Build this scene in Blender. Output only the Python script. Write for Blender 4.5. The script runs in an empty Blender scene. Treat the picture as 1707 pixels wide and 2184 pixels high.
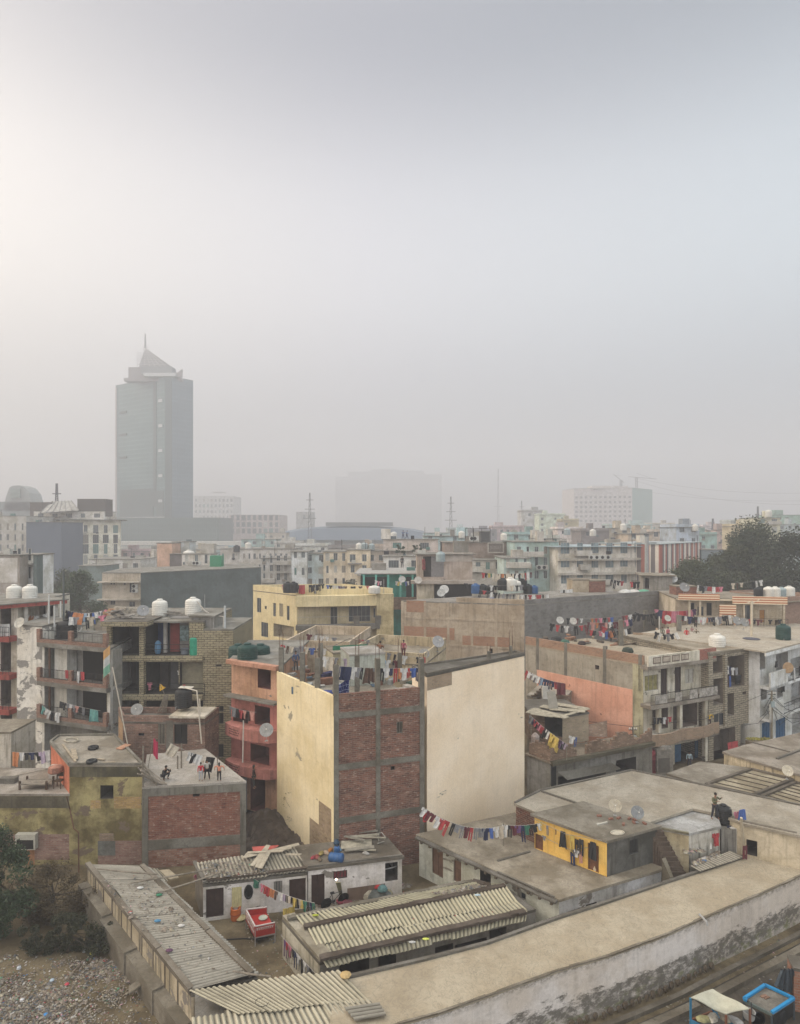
import bpy, math, random
from mathutils import Vector, Matrix
from math import sin, cos, pi, radians as R
S = bpy.context.scene
COL = S.collection
rnd = random.Random(7)

# ------------------------------------------------------------------ camera, sky, sun, exposure
H, F, V0, U0 = 21.0, 1340.0, 1130.0, 853.5      # eye height (m), focal length, horizon row, centre column of the photograph
cd = bpy.data.cameras.new('camera'); cam = bpy.data.objects.new('camera', cd); COL.objects.link(cam)
cd.sensor_fit = 'HORIZONTAL'; cd.sensor_width = 36; cd.lens = 36*F/1707
cd.shift_y = (V0-1092)/1707
cd.clip_start = .1; cd.clip_end = 6000
cam.location = (0, 0, H); cam.rotation_euler = (R(90), 0, 0)
S.camera = cam

SUN_AZ, SUN_EL = R(-78), R(32)                    # azimuth measured from the view direction, negative to the left
W = bpy.data.worlds.new("World"); S.world = W; W.use_nodes = True
nt = W.node_tree; nt.nodes.clear()
def wn(t, **k):
    n = nt.nodes.new(t)
    for a, b in k.items(): setattr(n, a, b)
    return n
sky = wn('ShaderNodeTexSky', sky_type='NISHITA', sun_disc=False, sun_elevation=SUN_EL, sun_rotation=SUN_AZ, dust_density=6, air_density=1.0, ozone_density=1.5)
bg1 = wn('ShaderNodeBackground'); bg1.inputs[1].default_value = .05
nt.links.new(sky.outputs[0], bg1.inputs[0])
# overcast winter smog: a bright band low over the roofs, dimmer higher up, then an unseen bright zenith added as fill light, warm towards the sun and cool away from it
tc = wn('ShaderNodeTexCoord'); sx = wn('ShaderNodeSeparateXYZ'); nt.links.new(tc.outputs['Generated'], sx.inputs[0])
cr = wn('ShaderNodeValToRGB'); cr.color_ramp.interpolation = 'B_SPLINE'; nt.links.new(sx.outputs[2], cr.inputs[0])
e = cr.color_ramp.elements
e[0].position = 0; e[0].color = (.22,.21,.22,1)
e[1].position = 1; e[1].color = (1.55,1.44,1.26,1)
for p, c in ((.10,(.18,.172,.18,1)),(.22,(.30,.285,.28,1)),(.34,(.50,.485,.465,1)),(.47,(.48,.47,.46,1)),(.58,(.22,.217,.215,1)),(.68,(.17,.17,.17,1)),(.80,(.78,.74,.68,1)),(.88,(1.45,1.36,1.2,1))):
    q = e.new(p); q.color = c
mr = wn('ShaderNodeMapRange'); mr.inputs[1].default_value = -.55; mr.inputs[2].default_value = .55
nt.links.new(sx.outputs[0], mr.inputs[0])
tint = wn('ShaderNodeValToRGB'); nt.links.new(mr.outputs[0], tint.inputs[0])
tint.color_ramp.elements[0].color = (1.12,1.01,.84,1); tint.color_ramp.elements[1].color = (.82,.93,.97,1)
q = tint.color_ramp.elements.new(.45); q.color = (.97,.945,.935,1)
mx = wn('ShaderNodeMix', data_type='RGBA', blend_type='MULTIPLY'); mx.inputs[0].default_value = 1
nt.links.new(cr.outputs[0], mx.inputs[6]); nt.links.new(tint.outputs[0], mx.inputs[7])
my = wn('ShaderNodeMapRange'); nt.links.new(sx.outputs[1], my.inputs[0])      # added fill light: unseen sky behind the camera raised to brighten walls facing it
for i_, v_ in zip((1,2,3,4), (.25,-.6,1.,3.2)): my.inputs[i_].default_value = v_
mz = wn('ShaderNodeVectorMath', operation='SCALE'); nt.links.new(mx.outputs[2], mz.inputs[0]); nt.links.new(my.outputs[0], mz.inputs['Scale'])
bg2 = wn('ShaderNodeBackground'); bg2.inputs[1].default_value = .95; nt.links.new(mz.outputs[0], bg2.inputs[0])
ad = wn('ShaderNodeAddShader'); wo = wn('ShaderNodeOutputWorld')
nt.links.new(bg1.outputs[0], ad.inputs[0]); nt.links.new(bg2.outputs[0], ad.inputs[1]); nt.links.new(ad.outputs[0], wo.inputs[0])
ld = bpy.data.lights.new('sun', 'SUN'); ld.energy = 1.0; ld.angle = R(14); ld.color = (1, .9, .76)
sun = bpy.data.objects.new('sun', ld); COL.objects.link(sun); sun.location = (-60, 0, 60)
sd = Vector((sin(SUN_AZ)*cos(SUN_EL), cos(SUN_AZ)*cos(SUN_EL), sin(SUN_EL)))
sun.rotation_euler = sd.to_track_quat('Z', 'Y').to_euler()
S.view_settings.view_transform = 'Standard'; S.view_settings.look = 'None'; S.view_settings.gamma = 1
S.view_settings.exposure = 0.6
S.cycles.volume_bounces = 2; S.cycles.max_bounces = 6; S.cycles.diffuse_bounces = 2; S.cycles.transparent_max_bounces = 6
S.cycles.use_denoising = True

# ------------------------------------------------------------------ reading the photograph's coordinates
def at(u, v, d): return Vector(((u-U0)/F*d, d, H-(v-V0)/F*d))
def atz(u, v, z): return at(u, v, (H-z)*F/(v-V0))
def dz(v, z): return (H-z)*F/(v-V0)
def zoomf(x0, y0, w):
    k = w/1707/1.7434
    return lambda x, y: (x0/1.7434+x*k, y0/1.7434+y*k)
ZA=zoomf(0,2200,1000); ZB=zoomf(900,2200,1000); ZC=zoomf(1900,2200,1076); ZE=zoomf(0,2900,1000); ZF=zoomf(900,2900,1050)
ZG=zoomf(1850,2850,1126); ZH=zoomf(0,1600,1000); ZI=zoomf(1000,1700,1000); ZJ=zoomf(1976,1700,1000); ZT=zoomf(350,1200,500)
ZK=zoomf(1000,2300,600); ZL=zoomf(2400,2000,576); ZM=zoomf(1980,2350,720); ZN=zoomf(0,2180,500); ZO=zoomf(400,2200,500)
ZP=zoomf(2500,2350,476); ZQ=zoomf(1950,2550,550); ZR=zoomf(2376,3350,600); ZS=zoomf(900,3100,650); ZU=zoomf(1550,1950,600)
ZV=zoomf(1050,1950,600); ZW=zoomf(400,1980,700); ZX=zoomf(2376,2900,600)

# ------------------------------------------------------------------ materials
MATS = {}
def mat(key, fn):
    if key in MATS: return MATS[key]
    m = bpy.data.materials.new(key if isinstance(key, str) else '_'.join(str(x) for x in key)[:50]); m.use_nodes = True
    MATS[key] = m
    t = m.node_tree; b = t.nodes['Principled BSDF']; b.inputs['Roughness'].default_value = .9
    b.inputs['Specular IOR Level'].default_value = .25
    fn(t, b); return m
class N:
    def __init__(s, t): s.t = t
    def n(s, ty, **k):
        x = s.t.nodes.new(ty)
        for a, b in k.items(): setattr(x, a, b)
        return x
    def l(s, a, b): s.t.links.new(a, b)
    def uv(s, sc=(1,1,1), off=(0,0,0)):
        u = s.n('ShaderNodeUVMap'); m = s.n('ShaderNodeMapping'); s.l(u.outputs[0], m.inputs[0])
        m.inputs['Scale'].default_value = sc; m.inputs['Location'].default_value = off
        return m.outputs[0]
    def noise(s, vec, sc, det=5, rough=.6, dist=0):
        x = s.n('ShaderNodeTexNoise'); s.l(vec, x.inputs['Vector'])
        x.inputs['Scale'].default_value = sc; x.inputs['Detail'].default_value = det; x.inputs['Roughness'].default_value = rough; x.inputs['Distortion'].default_value = dist
        return x.outputs[0]
    def rng(s, v, a, b, c=0., d=1.):
        x = s.n('ShaderNodeMapRange'); s.l(v, x.inputs[0])
        for i, q in zip((1,2,3,4), (a,b,c,d)): x.inputs[i].default_value = q
        return x.outputs[0]
    def mix(s, f, a, b, mode='MIX'):
        x = s.n('ShaderNodeMix', data_type='RGBA', blend_type=mode)
        for i, q in ((0,f),(6,a),(7,b)):
            if hasattr(q, 'links') or hasattr(q, 'is_linked'): s.l(q, x.inputs[i])
            elif i == 0: x.inputs[0].default_value = q
            else: x.inputs[i].default_value = tuple(q)+(1,)
        return x.outputs[2]
    def mul(s, a, b):
        x = s.n('ShaderNodeMath', operation='MULTIPLY')
        for i, q in enumerate((a, b)):
            if hasattr(q, 'is_linked'): s.l(q, x.inputs[i])
            else: x.inputs[i].default_value = q
        return x.outputs[0]
    def bump(s, h, b, st=.4, d=.03):
        x = s.n('ShaderNodeBump'); x.inputs['Strength'].default_value = st; x.inputs['Distance'].default_value = d
        s.l(h, x.inputs['Height']); s.l(x.outputs[0], b.inputs['Normal'])
seedc = [0]
def dk(c, f): return tuple(x*f for x in c)
def weather(q, base, stain, streak, sc, seed, k=1.):
    """broad blotches, rain streaks and fine speckle over a base colour"""
    a = q.noise(q.uv((sc,sc,1),(seed,seed*.7,0)), .35, 7, .62)
    c = q.mix(q.rng(a, .42, .58), base, q.mix(1, base, stain, 'MULTIPLY'))
    if streak:
        st = q.noise(q.uv((3.2,.22,1),(seed*3,seed,0)), 1.0, 5, .65)
        c = q.mix(q.mul(q.rng(st, .50, .68), streak), c, (.055,.05,.04))
    f = q.noise(q.uv((1,1,1),(seed,0,0)), 7, 4, .75)
    g = q.noise(q.uv((1,1,1),(seed,4,0)), 2.2, 6, .75); c = q.mix(q.rng(g, .5, .7, 0, .55*k), c, q.mix(1, c, (.45,.43,.40), 'MULTIPLY')); c = q.mix(q.rng(g, .42, .3, 0, .35*k), c, q.mix(1, c, (1.25,1.22,1.15), 'MULTIPLY'))
    h = q.noise(q.uv((1,1,1),(seed,8,0)), .45, 3, .5); c = q.mix(q.rng(h, .56, .57, 0, .5*k), c, q.mix(1, c, (.72,.71,.70), 'MULTIPLY'))
    c = q.mix(q.rng(f, .3, .7, .0, .35), c, q.mix(1, c, (.62,.6,.58), 'MULTIPLY'))
    return c, f
def plaster(c, stain=(.72,.70,.64), streak=.35, peel=0., sc=1., peelc=(.2,.18,.155), seed=None, k=1.):
    if seed is None: seed = round(sum(c)*37 % 11, 2)
    def fn(t, b):
        q = N(t); col, f = weather(q, c, stain, streak, sc, seed, k)
        if peel:
            p = q.noise(q.uv((.55,.8,1),(seed*2,seed*5,0)), .9, 9, .62, .4)
            col = q.mix(q.rng(p, .68-peel*.16, .70-peel*.16), col, q.mix(q.rng(f,.3,.7), peelc, dk(peelc,.7)))
        q.l(col, b.inputs['Base Color']); q.bump(f, b, .35, .02)
    return mat(('plaster',)+tuple(round(x,3) for x in c)+(stain, streak, peel, sc, seed), fn)
def brick(c1=(.17,.062,.042), c2=(.10,.045,.035), mortar=(.20,.17,.14), bw=.34, bh=.12, wear=.4, seed=0, ms=.014, light=(.33,.25,.2)):
    def fn(t, b):
        q = N(t); u = q.uv((1,1,1),(seed,seed*.31,0))
        k = q.n('ShaderNodeTexBrick'); 
        d = q.noise(u, 5, 2); dv = q.n('ShaderNodeVectorMath', operation='SCALE'); dv.inputs['Scale'].default_value = .03
        nn = q.n('ShaderNodeTexNoise'); q.l(u, nn.inputs['Vector']); nn.inputs['Scale'].default_value = 4
        q.l(nn.outputs[1], dv.inputs[0]); av = q.n('ShaderNodeVectorMath', operation='ADD'); q.l(u, av.inputs[0]); q.l(dv.outputs[0], av.inputs[1])
        q.l(av.outputs[0], k.inputs['Vector'])
        k.inputs['Color1'].default_value = c1+(1,); k.inputs['Color2'].default_value = c2+(1,); k.inputs['Mortar'].default_value = mortar+(1,)
        k.inputs['Scale'].default_value = 1; k.inputs['Brick Width'].default_value = bw; k.inputs['Row Height'].default_value = bh
        k.inputs['Mortar Size'].default_value = ms; k.inputs['Mortar Smooth'].default_value = .3; k.inputs['Bias'].default_value = 0
        a = q.noise(u, .5, 7, .65); f = q.noise(u, 9, 3, .8)
        c = q.mix(q.rng(a, .4, .65, 0, wear), k.outputs[0], q.mix(1, k.outputs[0], (.45,.42,.38), 'MULTIPLY'))
        pt = q.noise(q.uv((1,1.6,1),(seed,7,0)), 1.3, 6, .7); c = q.mix(q.rng(pt, .5, .66, 0, .7), c, q.mix(.5, c1, light)); c = q.mix(q.rng(pt, .42, .30, 0, .75), c, dk(c2, .45))
        sp = q.noise(q.uv((3.2,8,1),(seed,1,0)), 1, 2, .5)
        c = q.mix(q.rng(sp, .60, .68, 0, .9), c, light)
        c = q.mix(q.rng(f, .3, .7, 0, .5), c, q.mix(1, c, (.6,.58,.56), 'MULTIPLY'))
        q.l(c, b.inputs['Base Color']); q.bump(k.outputs[1], b, -.5, .02)
    return mat(('brick',c1,c2,mortar,bw,bh,seed,wear), fn)
def concrete(c=(.30,.27,.225), seed=0, stain=(.6,.57,.52), crack=.6, rough=.9, k=1.):
    def fn(t, b, c=dk(c,.8)):
        q = N(t); col, f = weather(q, c, stain, 0, 1.3, seed, k)
        w = q.noise(q.uv((1,1,1),(seed*2,3,0)), 1.7, 8, .7, 1.2)
        col = q.mix(q.rng(w, .60, .72, 0, .55), col, dk(c, .42))
        col = q.mix(q.rng(w, .26, .38, .5, 0), col, tuple(min(1,x*1.35) for x in c))
        col = q.mix(q.mul(q.rng(w, .47, .485), q.rng(w, .50, .485)), col, dk(c, .5)); k_ = q.n('ShaderNodeTexVoronoi', feature='DISTANCE_TO_EDGE'); q.l(q.uv((.33,.4,1),(seed,2,0)), k_.inputs['Vector']); col = q.mix(q.rng(k_.outputs['Distance'], .012, .004, 0, crack), col, dk(c, .35))
        q.l(col, b.inputs['Base Color']); b.inputs['Roughness'].default_value = rough; q.bump(f, b, .4, .02)
    return mat(('concrete',c,seed,stain), fn)
def plain(c, rough=.7, metal=0., var=.25, spec=None):
    def fn(t, b):
        q = N(t); tc = q.n('ShaderNodeTexCoord'); f = q.noise(tc.outputs['Object'], 3, 4, .7)
        q.l(q.mix(q.rng(f, .35, .65), c, dk(c, 1-var)), b.inputs['Base Color']); b.inputs['Roughness'].default_value = rough; b.inputs['Metallic'].default_value = metal
    return mat(('plain',)+tuple(round(x,3) for x in c)+(rough,metal,var), fn)
def tinted(key='cloth', rough=.9, metal=0):
    """a material whose hue is the object's own colour"""
    def fn(t, b):
        q = N(t); oi = q.n('ShaderNodeObjectInfo'); tc = q.n('ShaderNodeTexCoord')
        f = q.noise(tc.outputs['Object'], 4, 4, .7)
        q.l(q.mix(q.rng(f, .35, .65), oi.outputs['Color'], q.mix(1, oi.outputs['Color'], (.62,.62,.64), 'MULTIPLY')), b.inputs['Base Color']); b.inputs['Roughness'].default_value = rough
    return mat(key, fn)
def corrug(c=(.36,.33,.265), seed=0):
    """asbestos cement sheet: rib shading painted dark into the troughs (u counts corrugations), stains and lichen"""
    def fn(t, b):
        q = N(t); a = q.noise(q.uv((.2,.5,1),(seed,0,0)), 1.1, 8, .7); f = q.noise(q.uv((1.0,.8,1),(seed,2,0)), 1.0, 6, .7)
        g = q.noise(q.uv((.2,1,1),(seed,9,0)), 8, 3, .7)
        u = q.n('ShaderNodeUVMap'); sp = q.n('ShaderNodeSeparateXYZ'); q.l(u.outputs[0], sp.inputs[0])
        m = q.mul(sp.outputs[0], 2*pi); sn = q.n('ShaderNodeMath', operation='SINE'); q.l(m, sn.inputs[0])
        col = q.mix(q.rng(a, .42, .68, 0, .7), c, dk(c, .5)); col = q.mix(q.mul(q.rng(sn.outputs[0], .1, -.8), q.rng(f, .3, .6, .45, .9)), col, (.06,.052,.04))  # troughs darkened in the colour to stand in for weak rib shading
        col = q.mix(q.rng(f, .6, .72, 0, .6), col, (.07,.06,.045)); col = q.mix(q.rng(g, .35, .65, 0, .35), col, dk(c, .6))
        q.l(col, b.inputs['Base Color']); q.bump(g, b, .3, .02)
    return mat(('corrugated',c,seed), fn)
def glass(c=(.03,.035,.04), rough=.25):
    def fn(t, b):
        q = N(t); tc = q.n('ShaderNodeTexCoord'); f = q.noise(tc.outputs['Object'], .8, 2)
        q.l(q.mix(q.rng(f, .4, .6), c, dk(c, 1.8)), b.inputs['Base Color']); b.inputs['Roughness'].default_value = rough; b.inputs['Specular IOR Level'].default_value = .5
    return mat(('glass',c,rough), fn)
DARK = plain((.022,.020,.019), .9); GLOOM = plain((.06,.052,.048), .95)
WOOD = plain((.085,.055,.035), .8, var=.5); GREYWOOD = plain((.23,.20,.16), .9, var=.5)
IRON = plain((.035,.032,.03), .7); STEEL = plain((.32,.32,.31), .5); RUST = plain((.12,.06,.035), .9, var=.5)
ROOFC = concrete((.335,.295,.235), 1); ROOFD = concrete((.21,.185,.15), 2); CEM = concrete((.20,.185,.16), 3); CEML = concrete((.30,.29,.26), 4)
MUD = concrete((.16,.125,.085), 5)
CLOTH = tinted('cloth'); PAINT = tinted('paint', .6)

# ------------------------------------------------------------------ mesh collector
class MB:
    def __init__(s): s.v = []; s.f = []; s.m = []; s.cur = 0; s.u = {}
    def vs(s, pts): i = len(s.v); s.v += [Vector(p) for p in pts]; return i
    def face(s, pts, uv=None):
        i = s.vs(pts); s.f.append(tuple(range(i, i+len(pts)))); s.m.append(s.cur)
        if uv: s.u[len(s.f)-1] = uv
    def box(s, x0, y0, z0, x1, y1, z1, M=None):
        c = [Vector((x,y,z)) for z in (z0,z1) for y in (y0,y1) for x in (x0,x1)]
        if M: c = [M @ p for p in c]
        i = s.vs(c)
        for q in ((0,2,3,1),(4,5,7,6),(0,1,5,4),(1,3,7,5),(3,2,6,7),(2,0,4,6)):
            s.f.append(tuple(i+k for k in q)); s.m.append(s.cur)
    def beam(s, a, b, w, h=None, up=Vector((0,0,1))):
        a = Vector(a); b = Vector(b); h = w if h is None else h; d = (b-a)
        if d.length < 1e-6: return
        L = d.length; d.normalize()
        x = d.cross(up)
        if x.length < 1e-3: x = d.cross(Vector((1,0,0)))
        x.normalize(); y = x.cross(d)
        M = Matrix((x, d, y)).transposed().to_4x4(); M.translation = a
        s.box(-w/2, 0, -h/2, w/2, L, h/2, M)
    def tube(s, pts, r, n=6, cap=True):
        pts = [Vector(p) for p in pts]; rr = r if isinstance(r, (list, tuple)) else [r]*len(pts)
        rings = []
        for k, p in enumerate(pts):
            d = (pts[min(k+1,len(pts)-1)]-pts[max(k-1,0)]).normalized()
            x = d.cross(Vector((0,0,1)))
            if x.length < .05: x = d.cross(Vector((1,0,0)))
            x.normalize(); y = x.cross(d)
            rings.append(s.vs([p+(x*cos(2*pi*j/n)+y*sin(2*pi*j/n))*rr[k] for j in range(n)]))
        for k in range(len(pts)-1):
            for j in range(n):
                a, b = rings[k], rings[k+1]; j2 = (j+1) % n
                s.f.append((a+j, a+j2, b+j2, b+j)); s.m.append(s.cur)
        if cap:
            s.f.append(tuple(rings[0]+j for j in range(n))[::-1]); s.m.append(s.cur)
            s.f.append(tuple(rings[-1]+j for j in range(n))); s.m.append(s.cur)
    def lathe(s, prof, n=16, c=(0,0,0), M=None):
        rings = []
        for r, z in prof:
            ps = [Vector((c[0]+r*cos(2*pi*j/n), c[1]+r*sin(2*pi*j/n), c[2]+z)) for j in range(n)]
            if M: ps = [M @ p for p in ps]
            rings.append(s.vs(ps))
        for k in range(len(prof)-1):
            for j in range(n):
                a, b = rings[k], rings[k+1]; j2 = (j+1) % n
                s.f.append((a+j, a+j2, b+j2, b+j)); s.m.append(s.cur)
        s.f.append(tuple(rings[-1]+j for j in range(n))); s.m.append(s.cur)
        s.f.append(tuple(rings[0]+j for j in range(n))[::-1]); s.m.append(s.cur)
    def prism(s, poly, z0, z1):
        """poly CCW xy list; z0/z1 numbers or per-vertex lists"""
        n = len(poly); a = z0 if isinstance(z0,(list,tuple)) else [z0]*n; b = z1 if isinstance(z1,(list,tuple)) else [z1]*n
        i = s.vs([(p[0],p[1],a[k]) for k,p in enumerate(poly)]); j = s.vs([(p[0],p[1],b[k]) for k,p in enumerate(poly)])
        s.f.append(tuple(j+k for k in range(n))); s.m.append(s.cur)
        s.f.append(tuple(i+k for k in range(n))[::-1]); s.m.append(s.cur)
        for k in range(n):
            k2 = (k+1) % n; s.f.append((i+k, i+k2, j+k2, j+k)); s.m.append(s.cur)
    def build(s, name, mats, parent=None, smooth=False, loc=None, color=None):
        root = parent
        while root is not None and root.parent is not None: root = root.parent
        base = Vector(root['_b']) if root is not None else Vector(loc if loc is not None else (0,0,0))
        if root is None and loc is None and s.v:
            xs = [p.x for p in s.v]; ys = [p.y for p in s.v]; base = Vector(((min(xs)+max(xs))/2, (min(ys)+max(ys))/2, min(p.z for p in s.v)))
        me = bpy.data.meshes.new(name); me.from_pydata([p-base for p in s.v], [], s.f)
        if not isinstance(mats, (list, tuple)): mats = [mats]
        for m in mats: me.materials.append(m)
        me.polygons.foreach_set('material_index', s.m)
        if smooth: me.polygons.foreach_set('use_smooth', [True]*len(s.f))
        uv = me.uv_layers.new(name='UVMap').data
        for p in me.polygons:
            cu = s.u.get(p.index)
            if cu:
                for k, li in enumerate(p.loop_indices): uv[li].uv = cu[k]
                continue
            nn = p.normal
            if abs(nn.z) > .7:
                for li, vi in zip(p.loop_indices, p.vertices): w = s.v[vi]; uv[li].uv = (w.x, w.y)
            else:
                t = Vector((-nn.y, nn.x, 0)).normalized()
                for li, vi in zip(p.loop_indices, p.vertices): w = s.v[vi]; uv[li].uv = (w.dot(t), w.z)
        o = bpy.data.objects.new(name, me); COL.objects.link(o)
        if root is None: o.location = base; o['_b'] = tuple(base)
        else: o.parent = parent
        if color: o.color = tuple(color)+(1,)
        return o
def tag(o, label, cat, group=None):
    o['label'] = label; o['category'] = cat
    if group: o['group'] = group
    return o
def struct(o, kind='structure'): o['kind'] = kind; return o
def thing(name, label, cat, loc, group=None):
    o = bpy.data.objects.new(name, None); COL.objects.link(o); o.location = loc; o['_b'] = tuple(loc); o.empty_display_size = .3
    return tag(o, label, cat, group)
def kids(o): return [c for c in COL.objects if c.parent is o]
def clone(o, loc, rz=0, label=None, sc=None, group=None, color=None):
    """a copy of a thing, its parts and their sub-parts"""
    def cp(a, par):
        b = a.copy(); COL.objects.link(b)
        if par is not None: b.parent = par
        if color and b.type == 'MESH' and a.get('tint'): b.color = tuple(color)+(1,)
        for c in o['_k'].get(a.name, []) if False else KID.get(a.name, []): cp(c, b)
        return b
    b = cp(o, None); b.location = loc; b.rotation_euler = (0,0,rz)
    if sc: b.scale = (sc,)*3 if not isinstance(sc, tuple) else sc
    if label: b['label'] = label
    if group: b['group'] = group
    return b
KID = {}
def reg(o):
    """remember the children of a prototype so that copying stays quick"""
    for a in list(COL.objects):
        if a.parent is not None: 
            L = KID.setdefault(a.parent.name, [])
            if a not in L: L.append(a)
    return o

# ------------------------------------------------------------------ walls with real openings
def face_pt(P0, P1, u):
    """horizontal distance along the wall P0-P1 that column u of the photograph sees, and its depth"""
    k = (u-U0)/F; dx, dy = P1[0]-P0[0], P1[1]-P0[1]
    t = (k*P0[1]-P0[0])/(dx-k*dy); return t*math.hypot(dx, dy), P0[1]+t*dy
def wallface(mb, P0, P1, z0, z1, ops, th=.22, inner=None, top=None):
    """z1 may be (left, right). ops: (s0,s1,a,b,depth)"""
    L = math.hypot(P1[0]-P0[0], P1[1]-P0[1]); d = Vector(((P1[0]-P0[0])/L, (P1[1]-P0[1])/L, 0)); n = Vector((d.y, -d.x, 0))
    B = Vector((P0[0], P0[1], 0))
    def P(s, z, o=0): return B+d*s+Vector((0,0,z))-n*o
    ss = sorted({0, L}|{min(max(x,0),L) for o in ops for x in o[:2]}); zs = sorted({z0, z1}|{min(max(x,z0),z1) for o in ops for x in o[2:4]})
    for i in range(len(ss)-1):
        for j in range(len(zs)-1):
            a, b, c, e_ = ss[i], ss[i+1], zs[j], zs[j+1]
            if b-a < 1e-5 or e_-c < 1e-5: continue
            ms, mz = (a+b)/2, (c+e_)/2
            if any(o[0] < ms < o[1] and o[2] < mz < o[3] for o in ops): continue
            mb.face([P(a,c),P(b,c),P(b,e_),P(a,e_)])
    cur = mb.cur
    for o in ops:
        a, b, c, e_, dp = o[:5]; a = max(a,0); b = min(b,L); c = max(c,z0); e_ = min(e_,z1)
        mb.cur = inner if (inner is not None and dp > .5) else cur
        mb.face([P(a,c),P(b,c),P(b,c,dp),P(a,c,dp)]); mb.face([P(a,e_,dp),P(b,e_,dp),P(b,e_),P(a,e_)])
        mb.face([P(a,c),P(a,c,dp),P(a,e_,dp),P(a,e_)]); mb.face([P(b,c,dp),P(b,c),P(b,e_),P(b,e_,dp)])
        mb.face([P(a,c,dp),P(b,c,dp),P(b,e_,dp),P(a,e_,dp)])
    mb.cur = cur
    return P
FRAMES = {}
def window(parent, P, s0, s1, a, b, dp=.12, kind='win', frame=None, pane=None, bars=0, name='window'):
    frame = frame or plain((.30,.28,.25)); w = .05; m = MB()
    def bx(p, q, r, t, o0, o1): # s from p..q, z from r..t, offset o0..o1 inwards
        c = [P(p,r,o0),P(q,r,o0),P(q,t,o0),P(p,t,o0),P(p,r,o1),P(q,r,o1),P(q,t,o1),P(p,t,o1)]; i = m.vs(c)
        for f in ((0,1,2,3),(5,4,7,6),(4,0,3,7),(1,5,6,2),(3,2,6,7),(4,5,1,0)): m.f.append(tuple(i+k for k in f)); m.m.append(0)
    o0, o1 = dp-.07, dp-.01
    bx(s0,s0+w,a,b,o0,o1); bx(s1-w,s1,a,b,o0,o1); bx(s0+w,s1-w,b-w,b,o0,o1); bx(s0+w,s1-w,a,a+w,o0,o1)
    n = bars or max(0, int((s1-s0)/.7))
    for k in range(1, n+1):
        x = s0+(s1-s0)*k/(n+1); bx(x-.02,x+.02,a+w,b-w,o0,o1)
    if kind == 'door':
        o = m.build('door', frame, parent)
        m2 = MB(); c = [P(s0+w,a+w,dp-.04),P(s1-w,a+w,dp-.04),P(s1-w,b-w,dp-.04),P(s0+w,b-w,dp-.04)]; m2.face(c); m2.build('door_leaf', pane or WOOD, o)
        return o
    o = m.build(name, frame, parent)
    m2 = MB(); m2.face([P(s0+w,a+w,dp-.03),P(s1-w,a+w,dp-.03),P(s1-w,b-w,dp-.03),P(s0+w,b-w,dp-.03)]); m2.build('pane', pane or glass(), o)
    return o
def slabtop(mb, poly, z, t=.15, lip=0., liph=0.): mb.prism(poly, z-t, z)
def off(poly, d):
    """grow a CCW polygon outwards by d"""
    n = len(poly); out = []
    for i in range(n):
        a = Vector(poly[i-1][:2]); b = Vector(poly[i][:2]); c = Vector(poly[(i+1)%n][:2])
        e1 = (b-a).normalized(); e2 = (c-b).normalized(); n1 = Vector((e1.y,-e1.x)); n2 = Vector((e2.y,-e2.x))
        k = (n1+n2); k = k/max(.3, (1+n1.dot(n2))); out.append((b.x+k.x*d, b.y+k.y*d))
    return out
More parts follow.
